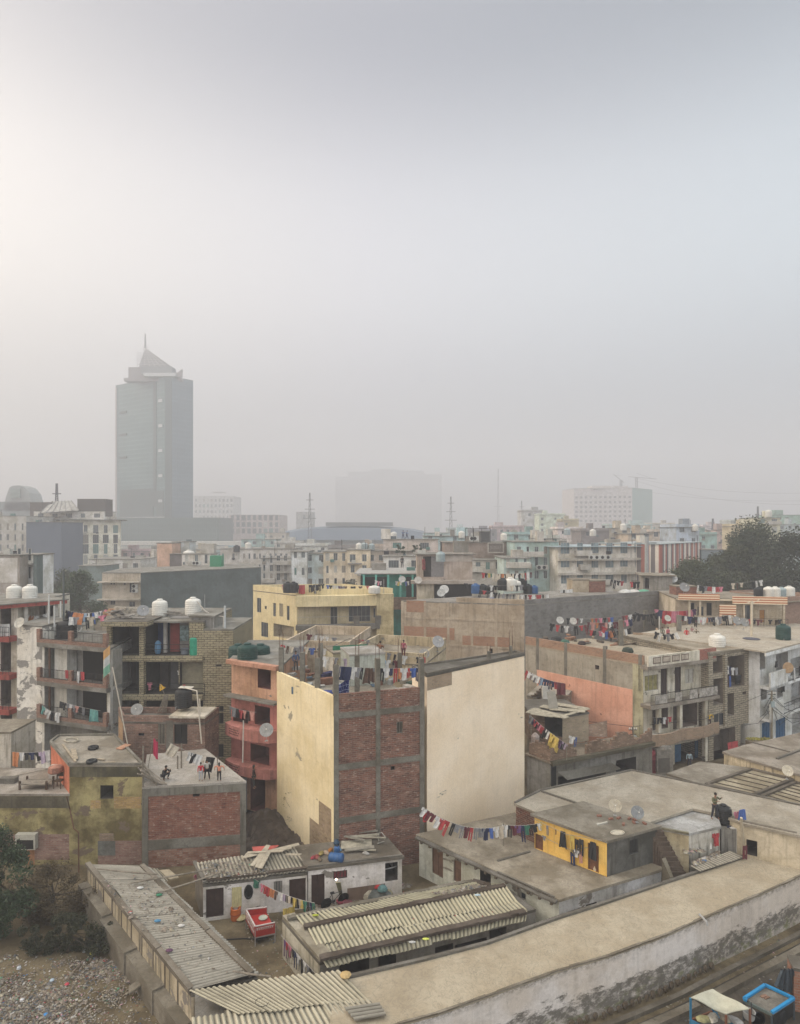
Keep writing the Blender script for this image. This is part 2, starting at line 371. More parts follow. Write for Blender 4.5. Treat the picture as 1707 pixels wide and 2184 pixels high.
class House:
    """walls with recessed openings, flat roof slab and parapet; each visible opening is a part"""
    def __init__(s, name, label, cat, pts, z0, z1, wm, rm=None, group=None, par=0., parm=None, over=.0, th=.22, inner=None, parw=.14, slab=.14, t=None):
        s.pts = [(p[0], p[1]) for p in pts]; s.z0, s.z1 = z0, z1; s.ops = {}; s.kid = []
        c = Vector((sum(p[0] for p in s.pts)/len(pts), sum(p[1] for p in s.pts)/len(pts), z0))
        s.t = t or thing(name, label, cat, c, group); s.wm = wm; s.rm = rm or ROOFC; s.par = par; s.parm = parm; s.over = over; s.inner = inner; s.parw = parw; s.slab = slab
        s.wmf = {}
    def sz(s, i, uL, vT, uR, vB):
        P0, P1 = s.pts[i], s.pts[(i+1)%len(s.pts)]
        s0, _ = face_pt(P0, P1, uL); s1, _ = face_pt(P0, P1, uR); _, d = face_pt(P0, P1, (uL+uR)/2)
        return (s0, s1, H-(vB-V0)/F*d, H-(vT-V0)/F*d)
    def px(s, i, z, p, q, kind='win', dp=.13, **k):
        """opening from two corners in a zoomed view of the photograph"""
        a = z(*p); b = z(*q); s.op(i, *s.sz(i, a[0], a[1], b[0], b[1]), kind=kind, dp=dp, **k)
    def op(s, i, s0, s1, a, b, kind='win', dp=.13, **k):
        if s1 < s0: s0, s1 = s1, s0
        if kind == 'dark': dp = max(dp, 1.6) if s.inner else (3.2 if s1-s0 > .6 else 1.2)
        s.ops.setdefault(i, []).append((s0, s1, a, b, dp, kind, k))
    def grid(s, i, n, zs, w, h, m0=.8, m1=.8, kind='win', **k):
        P0, P1 = s.pts[i], s.pts[(i+1)%len(s.pts)]; L = math.hypot(P1[0]-P0[0], P1[1]-P0[1])
        for z in zs:
            for j in range(n):
                c = m0+(L-m0-m1)*(j+.5)/n; s.op(i, c-w/2, c+w/2, z, z+h, kind, **k)
    def done(s):
        m = MB(); n = len(s.pts); mats = [s.wm]
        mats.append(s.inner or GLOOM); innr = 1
        zt = s.z1-s.slab
        for i in range(n):
            P0, P1 = s.pts[i], s.pts[(i+1)%n]; O = s.ops.get(i, [])
            if i in s.wmf: mats.append(s.wmf[i]); m.cur = len(mats)-1
            else: m.cur = 0
            P = wallface(m, P0, P1, s.z0, zt, O, inner=innr)
            for (a, b, c, e_, dp, kind, k) in O:
                if kind in ('win', 'door'): window(s.t, P, a, b, c, e_, dp, kind, **k)
        s.wall = m.build('wall', mats, s.t)
        m = MB(); m.prism(off(s.pts, max(s.over, .012)), zt, s.z1)
        s.roof = m.build('roof', s.rm, s.t)
        if s.par:
            m = MB(); o = off(s.pts, .01); q = off(s.pts, -s.parw)
            for i in range(n):
                j = (i+1) % n; m.prism([o[i], o[j], q[j], q[i]], s.z1, s.z1+s.par)
            m.build('parapet', s.parm or s.wm, s.t)
        return s
def box_pts(A, B, depth, lean=0.):
    """footprint from its front edge A->B (left to right) going back by depth, perpendicular to it"""
    d = Vector((B[0]-A[0], B[1]-A[1])); L = d.length; d /= L; n = Vector((-d.y, d.x)); 
    return [(A[0],A[1]), (B[0],B[1]), (B[0]+n.x*depth+lean*d.x, B[1]+n.y*depth+lean*d.y), (A[0]+n.x*depth+lean*d.x, A[1]+n.y*depth+lean*d.y)]
def quadpts(A, B, C):
    """footprint from three visible corners left, near, right: the fourth closes the parallelogram"""
    return [(A[0],A[1]), (B[0],B[1]), (C[0],C[1]), (A[0]+C[0]-B[0], A[1]+C[1]-B[1])]
# ------------------------------------------------------------------ kit of repeated things
ORD = ['', 'first','second','third','fourth','fifth','sixth','seventh','eighth','ninth','tenth','eleventh','twelfth','thirteenth','fourteenth','fifteenth','sixteenth','seventeenth','eighteenth','nineteenth','twentieth']
def zp(Z, x, y, h): u, v = Z(x, y); return atz(u, v, h)
def zd(Z, x, y, d): u, v = Z(x, y); return at(u, v, d)
# --- water tanks
TANKS = {}
def tank_proto(kind):
    if kind in TANKS: return None
    TANKS[kind] = 1
PB = {'black': plain((.018,.019,.02), .55), 'white': plain((.62,.60,.55), .55, var=.18), 'green': plain((.012,.045,.038), .5), 'blue': plain((.03,.09,.22), .5), 'grey': plain((.3,.36,.37), .6)}
def tank(p, h, label, kind='black', group='rooftop water tanks', wide=.44):
    p = Vector(p); r = h*wide; key = (kind, round(wide,2))
    if key not in TANKS:
        t = thing('water_tank', label, 'water tank', (0,0,0), group)
        m = MB(); prof = [(.96*wide,0),(wide,.03)]
        for k in range(6):
            z = .08+k*.105; prof += [(wide,z),(wide*1.035,z+.02),(wide*1.035,z+.045),(wide,z+.065)]
        prof += [(wide,.74),(wide*.93,.82),(wide*.62,.89),(wide*.36,.915)]
        m.lathe(prof, 20); m.build('tank_body', PB[kind], t, smooth=False)
        m = MB(); m.lathe([(wide*.38,.905),(wide*.40,.925),(wide*.40,.965),(wide*.30,.99),(wide*.06,1.0)], 16); m.build('lid', PB[kind], t)
        m = MB(); m.tube([(wide*.98,0,.1),(wide*1.2,0,.1),(wide*1.2,0,-.02)], .015); m.build('outlet_pipe', STEEL, t)
        reg(t); TANKS[key] = t; t['_h'] = 1
        t.location = p; t.scale = (h,)*3; t.rotation_euler = (0,0,rnd.random()*6); return t
    return clone(TANKS[key], p, rnd.random()*6, label, h, group)
# --- satellite dishes
DISH = []
def dish(p, label, rz=0., size=.7, tone=(.30,.29,.27), group='satellite dishes'):
    """p: centre of the reflector; rz: heading of the reflector in the ground plane"""
    if not DISH:
        t = thing('satellite_dish', label, 'satellite dish', (0,0,0), group)
        m = MB(); n = 18; rings = []
        Mt = Matrix.Rotation(R(62), 4, 'X')
        m.lathe([(.02,0),(.2,.012),(.35,.04),(.48,.085),(.5,.095),(.48,.105),(.2,.035),(.02,.02)], 20, M=Mt); d = m.build('reflector', PAINT, t, color=tone)
        f = Mt @ Vector((0,-.02,.48)); m = MB(); m.tube([Mt @ Vector((0,-.46,.08)), f], .013, 5); m.tube([Mt @ Vector((.25,.3,.07)), f], .009, 5); m.tube([Mt @ Vector((-.25,.3,.07)), f], .009, 5); m.build('feed_arm', STEEL, t)
        m = MB(); m.lathe([(.035,-.05),(.045,0),(.045,.08),(.02,.1)], 8, M=Matrix.Translation(f) @ Mt); m.build('receiver', PB['white'], t)
        m = MB(); m.tube([(0,.06,0),(0,.12,-.25),(0,.12,-.8)], .025, 6); m.box(-.12,0,-.82,.12,.24,-.8); m.build('mast', STEEL, t)
        reg(t); DISH.append(t); t.location = p; t.rotation_euler = (0,0,rz); t.scale = (size,)*3
        return t
    o = clone(DISH[0], p, rz, label, size, group)
    for c in o.children:
        if c.name.startswith('reflector'): c.color = tuple(tone)+(1,)
    return o
# --- split air-conditioner boxes
ACS = []
def acunit(p, rz, label, sc=1., group='air conditioner boxes'):
    if not ACS:
        t = thing('air_conditioner', label, 'air conditioner', (0,0,0), group)
        m = MB(); m.box(-.42,0,0,.42,.3,.58); m.build('casing', plain((.5,.5,.47), .5), t)
        m = MB(); Mt = Matrix.Translation((-.1,-.004,.29)) @ Matrix.Rotation(R(90),4,'X'); m.lathe([(.23,0),(.23,.02),(.17,.025),(.16,.01),(.02,.012)], 16, M=Mt); m.build('fan_grille', DARK, t)
        m = MB(); m.beam((-.3,-.02,-.02),(-.3,.34,-.02),.04); m.beam((.3,-.02,-.02),(.3,.34,-.02),.04); m.build('bracket', IRON, t)
        reg(t); ACS.append(t); t.location = p; t.rotation_euler = (0,0,rz); t.scale = (sc,)*3; return t
    return clone(ACS[0], p, rz, label, sc, group)
# --- washing
CC = {'w':('white',(.62,.61,.58)),'k':('black',(.018,.018,.02)),'r':('red',(.42,.025,.03)),'m':('maroon',(.13,.02,.028)),'n':('navy',(.02,.03,.085)),'b':('blue',(.04,.11,.38)),
      'o':('orange',(.55,.19,.05)),'y':('yellow',(.62,.44,.05)),'g':('green',(.03,.17,.11)),'p':('pink',(.60,.17,.24)),'e':('grey',(.20,.20,.21)),'s':('sky blue',(.28,.42,.58)),
      'c':('cream',(.56,.48,.36)),'v':('purple',(.12,.05,.16)),'t':('teal',(.10,.33,.30)),'l':('lilac',(.38,.30,.40)),'h':('brown',(.10,.055,.035)),'f':('salmon',(.55,.24,.19))}
def gmask(kind, x, z):   # x -1..1, z 0 (line) .. 1 (hem)
    ax = abs(x)
    if kind == 's': return ax < .62 if z > .36 else (ax < 1 and not (ax > .62 and z > .34) and not (ax < .16 and z < .07))
    if kind == 't': return ax < .62 and not (ax < .10 and z > .36)
    return ax < .9
GK = {'s':('shirt',.50,.66),'t':('trousers',.46,.95),'w':('towel',.42,.70),'c':('cloth',.95,1.05),'q':('bedsheet',1.5,1.15),'d':('dress',.55,1.0)}
GM = {}
def gmesh(kind, var):
    k = (kind, var)
    if k in GM: return GM[k]
    nm, w, h = GK[kind]; r = random.Random(ord(kind)*7+var); nx, nz = 14, 12; m = MB()
    ph = r.random()*6; tw = r.uniform(-.12,.12)
    def pt(i, j, side):
        x = -1+2*i/nx; z = j/nz
        wv = (sin(x*5+ph)*.045+sin(x*11+ph*2)*.022)*(.25+z)*w*1.6 + tw*x*z*w
        pinch = 1-.10*z*abs(sin(ph+2*z)) 
        return (x*w/2*pinch*(1.0 if kind != 'd' else .7+.4*z), wv+side*(.012+.01*z), -z*h*(1+.05*sin(x*4+ph))+(.0 if abs(x)>.9 else -.012*cos(x*9)))
    ms = lambda i, j: 0 <= i < nx and 0 <= j < nz and gmask(kind, -1+2*(i+.5)/nx, (j+.5)/nz)
    for i in range(nx):
        for j in range(nz):
            if not ms(i,j): continue
            m.face([pt(i,j,-1),pt(i+1,j,-1),pt(i+1,j+1,-1),pt(i,j+1,-1)][::-1]); m.face([pt(i,j,1),pt(i+1,j,1),pt(i+1,j+1,1),pt(i,j+1,1)])
            for di, dj, a, b in ((-1,0,(i,j),(i,j+1)),(1,0,(i+1,j),(i+1,j+1)),(0,-1,(i,j),(i+1,j)),(0,1,(i,j+1),(i+1,j+1))):
                if not ms(i+di,j+dj): m.face([pt(*a,-1),pt(*b,-1),pt(*b,1),pt(*a,1)])
    o = m.build(nm, CLOTH, None, loc=(0,0,0)); me = o.data; bpy.data.objects.remove(o); GM[k] = me; return me
USEDL = set()
def garment(code, p, ang, label=None, desc='', sc=1., i=0, tilt=0.):
    cn, col = CC[code[0]]; kind = code[1]; nm = GK[kind][0]
    o = bpy.data.objects.new(nm, gmesh(kind, rnd.randrange(4))); COL.objects.link(o); o.location = p; o.rotation_euler = (rnd.uniform(-.06,.06), tilt, ang); f = rnd.uniform(.85,1.15)
    o.color = tuple(min(1,(c*.82+.18*sum(col)/3+.008)*f) for c in col)+(1,); k_ = sc*rnd.uniform(.8,1.15); o.scale = (k_*rnd.uniform(.8,1.2), k_, k_*rnd.uniform(.8,1.2))
    if not label:
        label = f"{cn} {nm}, {ORD[i] if i < 21 else str(i)} from left on {desc}"
    return tag(o, label, 'laundry', 'washing hung out to dry')
def washline(desc, a, b, items, sag=.25, poles=(0,0), sc=1., m0=.08, m1=.08, rope=True, short=None, group='washing lines'):
    """a, b: rope ends (left, right); items: garment codes from left to right, '.' is a gap"""
    a, b = Vector(a), Vector(b); n = 14
    P = lambda t: a.lerp(b, t)-Vector((0,0,sag*4*t*(1-t)))
    L = (b-a).length; ang = math.atan2(b.y-a.y, b.x-a.x)
    if rope:
        base = Vector((a.x, a.y, a.z-poles[0])); t = thing('washing_line', f"rope of {desc}", 'washing line', base, group)
        m = MB(); m.tube([P(k/n) for k in range(n+1)], .012, 4); m.build('rope', plain((.35,.33,.3)), t)
        if poles[0]: m = MB(); m.tube([a-Vector((0,0,poles[0])), a+Vector((0,0,.1))], .03, 6); m.build('pole', GREYWOOD, t)
        if poles[1]: m = MB(); m.tube([b-Vector((0,0,poles[1])), b+Vector((0,0,.1))], .03, 6); m.build('pole', GREYWOOD, t)
    it = items.split(); n = len(it); k = 0
    ws = [1 if c == '.' else GK[c[1]][1]+.12 for c in it]; tot = sum(ws); x = 0
    for c, w in zip(it, ws):
        q = m0+(1-m0-m1)*(x+w/2+rnd.uniform(-.08,.08))/tot; x += w
        if c == '.': continue
        k += 1; d = P(min(1,q+.02))-P(max(0,q-.02)); til = -math.atan2(d.z, math.hypot(d.x,d.y))
        garment(c, P(q), ang, None, desc, sc, k, til)
# --- people: one skinned body, clothes and hair as children
def skinmesh(name, pts, edges, rad, root, mt, parent, sub=1):
    me = bpy.data.meshes.new(name); me.from_pydata(pts, edges, []); o = bpy.data.objects.new(name, me); COL.objects.link(o)
    md = o.modifiers.new('Skin', 'SKIN'); md.use_smooth_shade = True
    for i, r in enumerate(rad): me.skin_vertices[0].data[i].radius = (r, r) if not isinstance(r, tuple) else r
    me.skin_vertices[0].data[root].use_root = True
    s2 = o.modifiers.new('Sub', 'SUBSURF'); s2.levels = sub; s2.render_levels = sub
    dg = bpy.context.evaluated_depsgraph_get(); nm = bpy.data.meshes.new_from_object(o.evaluated_get(dg)); bpy.data.objects.remove(o)
    nm.materials.clear(); nm.materials.append(mt); nm.name = name
    o = bpy.data.objects.new(name, nm); COL.objects.link(o); o.parent = parent; return o
SKIN = plain((.20,.105,.065), .6, var=.1); HAIR = plain((.012,.010,.009), .6)
POSE = {   # joints for a 1.7 m figure facing -Y: pelvis, chest, neck, head; then shoulder-elbow-hand and hip-knee-foot per side
 'stand': dict(pel=(0,0,.92), ch=(0,0,1.30), nk=(0,0,1.47), hd=(0,-.02,1.60), L=((-.19,0,1.40),(-.25,.02,1.12),(-.24,-.08,.86)), Rr=((.19,0,1.40),(.26,.02,1.12),(.25,-.06,.86)), lL=((-.10,0,.88),(-.11,-.02,.49),(-.12,0,.07)), lR=((.10,0,.88),(.12,-.03,.49),(.13,-.04,.07))),
 'reach': dict(pel=(0,0,.92), ch=(0,-.02,1.30), nk=(0,-.03,1.47), hd=(0,-.06,1.60), L=((-.19,0,1.40),(-.28,-.10,1.18),(-.16,-.34,1.30)), Rr=((.19,0,1.40),(.34,-.06,1.25),(.26,-.28,1.45)), lL=((-.10,0,.88),(-.14,.04,.49),(-.19,.10,.07)), lR=((.10,0,.88),(.15,-.06,.49),(.19,-.10,.07))),
 'walk': dict(pel=(0,0,.90), ch=(0,-.04,1.28), nk=(0,-.06,1.45), hd=(0,-.09,1.58), L=((-.19,-.03,1.38),(-.27,-.13,1.13),(-.22,-.34,1.02)), Rr=((.19,-.03,1.38),(.27,.10,1.14),(.27,.12,.88)), lL=((-.10,0,.86),(-.11,.10,.50),(-.11,.38,.12)), lR=((.10,0,.86),(.12,-.20,.50),(.12,-.24,.07))),
 'arms': dict(pel=(0,0,.92), ch=(0,0,1.30), nk=(0,0,1.47), hd=(0,.02,1.61), L=((-.19,0,1.40),(-.40,-.05,1.33),(-.42,-.12,1.05)), Rr=((.19,0,1.40),(.40,-.05,1.35),(.42,-.10,1.08)), lL=((-.10,0,.88),(-.11,-.02,.49),(-.12,0,.07)), lR=((.10,0,.88),(.12,-.03,.49),(.13,-.04,.07))),
 'squat': dict(pel=(0,.16,.24), ch=(0,-.02,.56), nk=(0,-.10,.72), hd=(0,-.17,.84), L=((-.18,-.05,.65),(-.26,-.26,.48),(-.12,-.46,.62)), Rr=((.18,-.05,.65),(.26,-.26,.48),(.10,-.46,.72)), lL=((-.11,.12,.24),(-.20,-.26,.46),(-.17,-.10,.07)), lR=((.11,.12,.24),(.20,-.26,.46),(.17,-.10,.07))),
}
def person(p, rz, label, pose='stand', top=(.5,.1,.1), bottom=(.03,.03,.035), h=1.65, hair='short', group=None, skirt=False):
    J = POSE[pose]; k = h/1.72; t = thing('person', label, 'person', p, group); t.rotation_euler = (0,0,rz); t.scale = (k,)*3
    V = [J['pel'], J['ch'], J['nk'], J['hd']]; Rd = [(.12,.09),(.13,.085),.045,(.072,.085)]; E = [(0,1),(1,2),(2,3)]
    mid = Vector(J['pel']).lerp(Vector(J['ch']), .5)
    hd = Vector(J['hd']); V += [tuple(hd+Vector((0,-.005,.09))), tuple(hd+Vector((0,-.085,-.01)))]; Rd += [.055,.014]; E += [(3,4),(3,5)]
    for key in ('L','Rr'):
        s_, e_, w_ = [Vector(x) for x in J[key]]; b = len(V); V += [tuple(s_), tuple(e_), tuple(w_)]; Rd += [.05,.037,.025]; E += [(1,b),(b,b+1),(b+1,b+2)]
        d = (w_-e_).normalized(); sd_ = d.cross(Vector((0,0,1))) if abs(d.z) < .9 else Vector((0,1,0)); sd_.normalize()
        pm = w_+d*.07; V.append(tuple(pm)); Rd.append((.03,.016)); E.append((b+2,b+3))
        for q, (o_, l_) in enumerate(((-.03,.065),(-.01,.08),(.012,.075),(.032,.058))):
            i = len(V); bend = Vector((0,-.012,-.012)); V += [tuple(pm+sd_*o_+d*.02), tuple(pm+sd_*o_*1.1+d*l_+bend)]; Rd += [.009,.007]; E += [(b+3,i),(i,i+1)]
        i = len(V); V.append(tuple(w_+d*.03+sd_*.05+Vector((0,-.02,0)))); Rd.append(.009); E.append((b+2,i))
    for key in ('lL','lR'):
        a, n_, f_ = [Vector(x) for x in J[key]]; b = len(V); V += [tuple(a), tuple(n_), tuple(f_), tuple(f_+Vector((0,-.13,-.035)))]; Rd += [.075,.052,.036,.026]; E += [(0,b),(b,b+1),(b+1,b+2),(b+2,b+3)]
    skinmesh('body', V, E, Rd, 0, SKIN, t)
    # shirt
    V = [J['pel'], tuple(mid), J['ch'], tuple(Vector(J['nk'])-Vector((0,0,.035)))]; Rd = [(.145,.115),(.135,.11),(.15,.105),.06]; E = [(0,1),(1,2),(2,3)]
    for key in ('L','Rr'):
        s_, e_, w_ = [Vector(x) for x in J[key]]; b = len(V); V += [tuple(s_), tuple(e_), tuple(e_.lerp(w_,.85))]; Rd += [.068,.055,.045]; E += [(2,b),(b,b+1),(b+1,b+2)]
    skinmesh('shirt', V, E, Rd, 0, CLOTH, t).color = tuple(top)+(1,)
    V = [tuple(Vector(J['pel'])+Vector((0,0,.02)))]; Rd = [(.135,.105)]; E = []
    for key in ('lL','lR'):
        a, n_, f_ = [Vector(x) for x in J[key]]; b = len(V); V += [tuple(a), tuple(n_), tuple(n_.lerp(f_,.88))]; Rd += [.095,.07,.055] if not skirt else [.11,.13,.14]; E += [(0,b),(b,b+1),(b+1,b+2)]
    skinmesh('trousers' if not skirt else 'skirt', V, E, Rd, 0, CLOTH, t).color = tuple(bottom)+(1,)
    m = MB(); c = hd+Vector((0,.018,.055)); m.lathe([(.088,-.05),(.092,0),(.08,.045),(.05,.075),(.01,.085)], 12, c=tuple(c))
    if hair == 'long': m.lathe([(.05,-.26),(.075,-.14),(.085,-.02),(.03,.02)], 10, c=tuple(c+Vector((0,.03,0))))
    hb = m.build('hair', HAIR, None, smooth=True, loc=(0,0,0)); hb.parent = t; hb.location = (0,0,0)
    return t
# --- corrugated sheets
def sheets(parent, A, B, C, D, mt, pitch=.2, amp=.035, w=1.05, name='roof_sheet', jig=.03, over=.0, seed=0, lab=None):
    """corrugated roof over quad A-B (upper edge) D-C (lower edge); grooves run from A-B down to D-C, one part per sheet"""
    r = random.Random(seed); A, B, C, D = map(Vector, (A, B, C, D)); L = (B-A).length; n = max(1, round(L/w)); out = []
    for i in range(n):
        t0, t1 = i/n, (i+1)/n+.04/L
        a, b, c, d = A.lerp(B,t0), A.lerp(B,t1), D.lerp(C,t1), D.lerp(C,t0)
        e1 = (d-a).normalized()*r.uniform(-jig,jig)*3; dzz = r.uniform(0,jig)+ (i%2)*.012
        a, b, c, d = [p+e1+Vector((0,0,dzz)) for p in (a,b,c,d)]; c = c+Vector((0,0,r.uniform(-jig,jig)*.6)); d = d+Vector((0,0,r.uniform(-jig,jig)*.6))
        m = MB(); wd = (b-a).length; ns = max(8, int(wd/pitch*6)); nn = (b-a).cross(d-a).normalized()
        if nn.z < 0: nn = -nn
        up = []; 
        for k in range(ns+1):
            t = k/ns; ph = (t0*L+t*wd)/pitch*2*pi; hgt = nn*(amp*sin(ph))
            p0 = a.lerp(b,t)+hgt; p1 = d.lerp(c,t)+hgt; up.append((p0,p1,p0-nn*.015,p1-nn*.015,t*wd))
        rr = r.random()*20; q0 = t0*L
        for k in range(ns):
            p, q = up[k], up[k+1]; Lh = (p[1]-p[0]).length
            m.face([p[0],p[1],q[1],q[0]], [((p[4]+q0)/pitch,Lh+rr),((p[4]+q0)/pitch,rr),((q[4]+q0)/pitch,rr),((q[4]+q0)/pitch,Lh+rr)]); m.face([p[2],q[2],q[3],p[3]]); m.face([p[1],p[3],q[3],q[1]]); m.face([p[0],q[0],q[2],p[2]])
        m.face([up[0][0],up[0][2],up[0][3],up[0][1]]); m.face([up[-1][0],up[-1][1],up[-1][3],up[-1][2]])
        o = m.build(name, mt, parent, smooth=False); out.append(o)
    return out
# --- trees and shrubs: tapered trunk, limbs, and leaf clumps through the crown
def leafmat(c, seed=0):
    def fn(t, b):
        q = N(t); g = q.n('ShaderNodeNewGeometry'); f = q.noise(g.outputs['Position'], .9, 4, .7); k = q.noise(g.outputs['Position'], 14, 2)
        col = q.mix(q.rng(f, .38, .62), dk(c, .55), dk(c, 1.35)); col = q.mix(q.rng(k, .3, .7, 0, .6), col, (c[0]*1.5, c[1]*1.25, c[2]*.9))
        q.l(col, b.inputs['Base Color']); b.inputs['Roughness'].default_value = .65
    return mat(('leaves',c,seed), fn)
BARK = plain((.075,.06,.045), .95, var=.5)
def tree(name, label, base, h, rx, ry, n, leaf=.12, c=(.045,.06,.028), clumps=26, trunk=.35, z0=.25, cat='tree', group='trees and shrubs', seed=1, bare=0., lean=(0,0)):
    r = random.Random(seed); base = Vector(base); t = thing(name, label, cat, base, group)
    cl = []
    for k in range(clumps):
        a = r.random()*2*pi; rho = r.random()**.5; zz = z0+(1-z0)*r.random()
        env = max(.25, math.sin(pi*min(1,max(0,(zz-z0)/(1-z0)*.85+.12))))
        cl.append((base+Vector((cos(a)*rho*rx*env*.85+lean[0]*zz, sin(a)*rho*ry*env*.85+lean[1]*zz, zz*h*.93)), r.uniform(.16,.34)*min(rx, h*.5)))
    m = MB(); top = base+Vector((lean[0]*.6, lean[1]*.6, h*.62)); m.tube([base, base.lerp(top,.4)+Vector((.1,.05,0)), top], [trunk, trunk*.7, trunk*.3], 8); tk = m.build('trunk', BARK, t)
    m = MB()
    for p, s_ in cl[::2]:
        o_ = base.lerp(top, r.uniform(.3,.95)); m.tube([o_, o_.lerp(p,.5)+Vector((0,0,-.15*h*.1)), p], [trunk*.28, trunk*.16, trunk*.05], 5, False)
    m.build('branch', BARK, t)
    m = MB()
    for k in range(n):
        p, s_ = cl[r.randrange(len(cl))]
        d = Vector((r.gauss(0,1), r.gauss(0,1), r.gauss(0,.8))).normalized()*s_*(r.random()**.45)*1.1
        q = p+d; a = Vector((r.uniform(-1,1), r.uniform(-1,1), r.uniform(-.7,.7))).normalized(); b = a.cross(Vector((r.uniform(-1,1),r.uniform(-1,1),r.uniform(-1,1)))).normalized()
        L = leaf*r.uniform(.6,1.4); m.face([q-a*L, q-b*L*.5, q+a*L, q+b*L*.5])
    m.build('crown', leafmat(c, seed), t)
    return t
# --- small shared builders
def bits(label, cat, n, fn, mt, name='debris', kind=None):
    m = MB()
    for k in range(n): fn(m, k)
    o = m.build(name, mt)
    if kind: struct(o, kind); o['label'] = label; return o
    return tag(o, label, cat)
def board(m, a, b, w, t=.03): m.beam(a, b, w, t)
def railing(parent, a, b, h=.9, gap=.14, mt=None, rails=(1.,.08), post=.03, name='railing'):
    a, b = Vector(a), Vector(b); m = MB(); L = (b-a).length; up = Vector((0,0,h))
    for r_ in rails: m.beam(a+up*r_, b+up*r_, .04)
    n = max(1, int(L/gap))
    for k in range(n+1): p = a.lerp(b, k/n); m.beam(p, p+up, post if k % 6 == 0 or k == n else .014)
    return m.build(name, mt or IRON, parent)
def part_box(parent, name, P, s0, s1, z0, z1, o0, o1, mt):
    """box on a wall: s along it, o inwards (negative sticks out)"""
    m = MB(); c = [P(s0,z0,o0),P(s1,z0,o0),P(s1,z0,o1),P(s0,z0,o1),P(s0,z1,o0),P(s1,z1,o0),P(s1,z1,o1),P(s0,z1,o1)]; i = m.vs(c)
    for f in ((0,1,5,4),(1,2,6,5),(2,3,7,6),(3,0,4,7),(4,5,6,7),(3,2,1,0)): m.f.append(tuple(i+k for k in f)); m.m.append(0)
    return m.build(name, mt, parent)
def PF(h, i):
    P0, P1 = h.pts[i], h.pts[(i+1)%len(h.pts)]; L = math.hypot(P1[0]-P0[0], P1[1]-P0[1]); d = Vector(((P1[0]-P0[0])/L, (P1[1]-P0[1])/L, 0)); n = Vector((d.y,-d.x,0)); B = Vector((P0[0],P0[1],0))
    return lambda s, z, o=0: B+d*s+Vector((0,0,z))-n*o
def wallpoint(h, i, Z, x, y, o=0):
    u, v = Z(x, y); P0, P1 = h.pts[i], h.pts[(i+1)%len(h.pts)]; s, d = face_pt(P0, P1, u); return PF(h, i)(s, H-(v-V0)/F*d, o)
def wang(h, i):
    P0, P1 = h.pts[i], h.pts[(i+1)%len(h.pts)]; return math.atan2(P1[1]-P0[1], P1[0]-P0[0])
# ------------------------------------------------------------------ ground
m = MB(); m.face([(-3000,-60,0),(3000,-60,0),(3000,3500,0),(-3000,3500,0)]); struct(m.build('ground', concrete((.20,.158,.095), 11, (.5,.47,.42)), loc=(0,0,0)))

# ------------------------------------------------------------------ long low building sweeping across the foreground
ZL0 = 2.5
bk = [zp(ZF,560,1215,ZL0), zp(ZF,700,1185,ZL0), zp(ZF,1100,1092,ZL0), zp(ZF,1480,994,ZL0), zp(ZG,350,856,ZL0), zp(ZG,560,790,ZL0), zp(ZG,940,662,ZL0), zp(ZG,1300,545,ZL0), zp(ZG,1707,398,ZL0), zp(ZG,2050,290,ZL0)]
ft = [zp(ZF,520,1600,ZL0), zp(ZG,-340,1395,ZL0), zp(ZG,0,1275,ZL0), zp(ZG,350,1150,ZL0), zp(ZG,640,1065,ZL0), zp(ZG,960,948,ZL0), zp(ZG,1160,857,ZL0), zp(ZG,1500,712,ZL0), zp(ZG,1707,618,ZL0), zp(ZG,2050,470,ZL0)]
c = ft[4]; LT = thing('long_building', 'long low building with flat cement roof sweeping across the foreground', 'building', (c.x, c.y, 0))
def mossy():
    def fn(t, b):
        q = N(t); c0 = (.62,.575,.54); col, f = weather(q, c0, (.86,.82,.76), .15, 1, 4, .7)
        u = q.n('ShaderNodeUVMap'); sp = q.n('ShaderNodeSeparateXYZ'); q.l(u.outputs[0], sp.inputs[0])
        big = q.noise(q.uv((.5,1.2,1)), 1.4, 8, .72); hi = q.n('ShaderNodeMath', operation='ADD'); q.l(sp.outputs[1], hi.inputs[0]); q.l(q.rng(big, .3, .7, .55, -.55), hi.inputs[1])
        blot = q.noise(q.uv((1.3,2,1)), 1.5, 7, .75)
        band = q.mul(q.rng(hi.outputs[0], 1.22, 1.02), q.rng(hi.outputs[0], .0, .35, .55, 1)); band = q.mul(band, q.rng(blot, .36, .52, .15, 1))
        col = q.mix(q.mul(band,.85), col, (.06,.053,.04))
        g = q.noise(q.uv((1.2,2,1),(5,3,0)), 1.6, 5); g2 = q.mul(q.rng(hi.outputs[0], .75, .35), q.rng(g, .5, .62)); col = q.mix(q.mul(g2,.7), col, (.13,.14,.05))
        tp = q.noise(q.uv((2.2,2.5,1),(2,8,0)), 1.8, 6, .75); t2 = q.mul(q.rng(sp.outputs[1], 2.12, 2.4), q.rng(tp, .42, .6)); col = q.mix(q.mul(t2,.8), col, (.06,.055,.04))
        cr_ = q.n('ShaderNodeTexVoronoi', feature='DISTANCE_TO_EDGE'); q.l(q.uv((.9,.6,1)), cr_.inputs['Vector']); cr_.inputs['Scale'].default_value = 1
        q.l(col, b.inputs['Base Color']); q.bump(blot, b, .5, .04)
    return mat('mossy_whitewash', fn)
MOSSY = mossy(); m = MB()
poly = ft+bk[::-1]; n = len(ft)
acc = 0
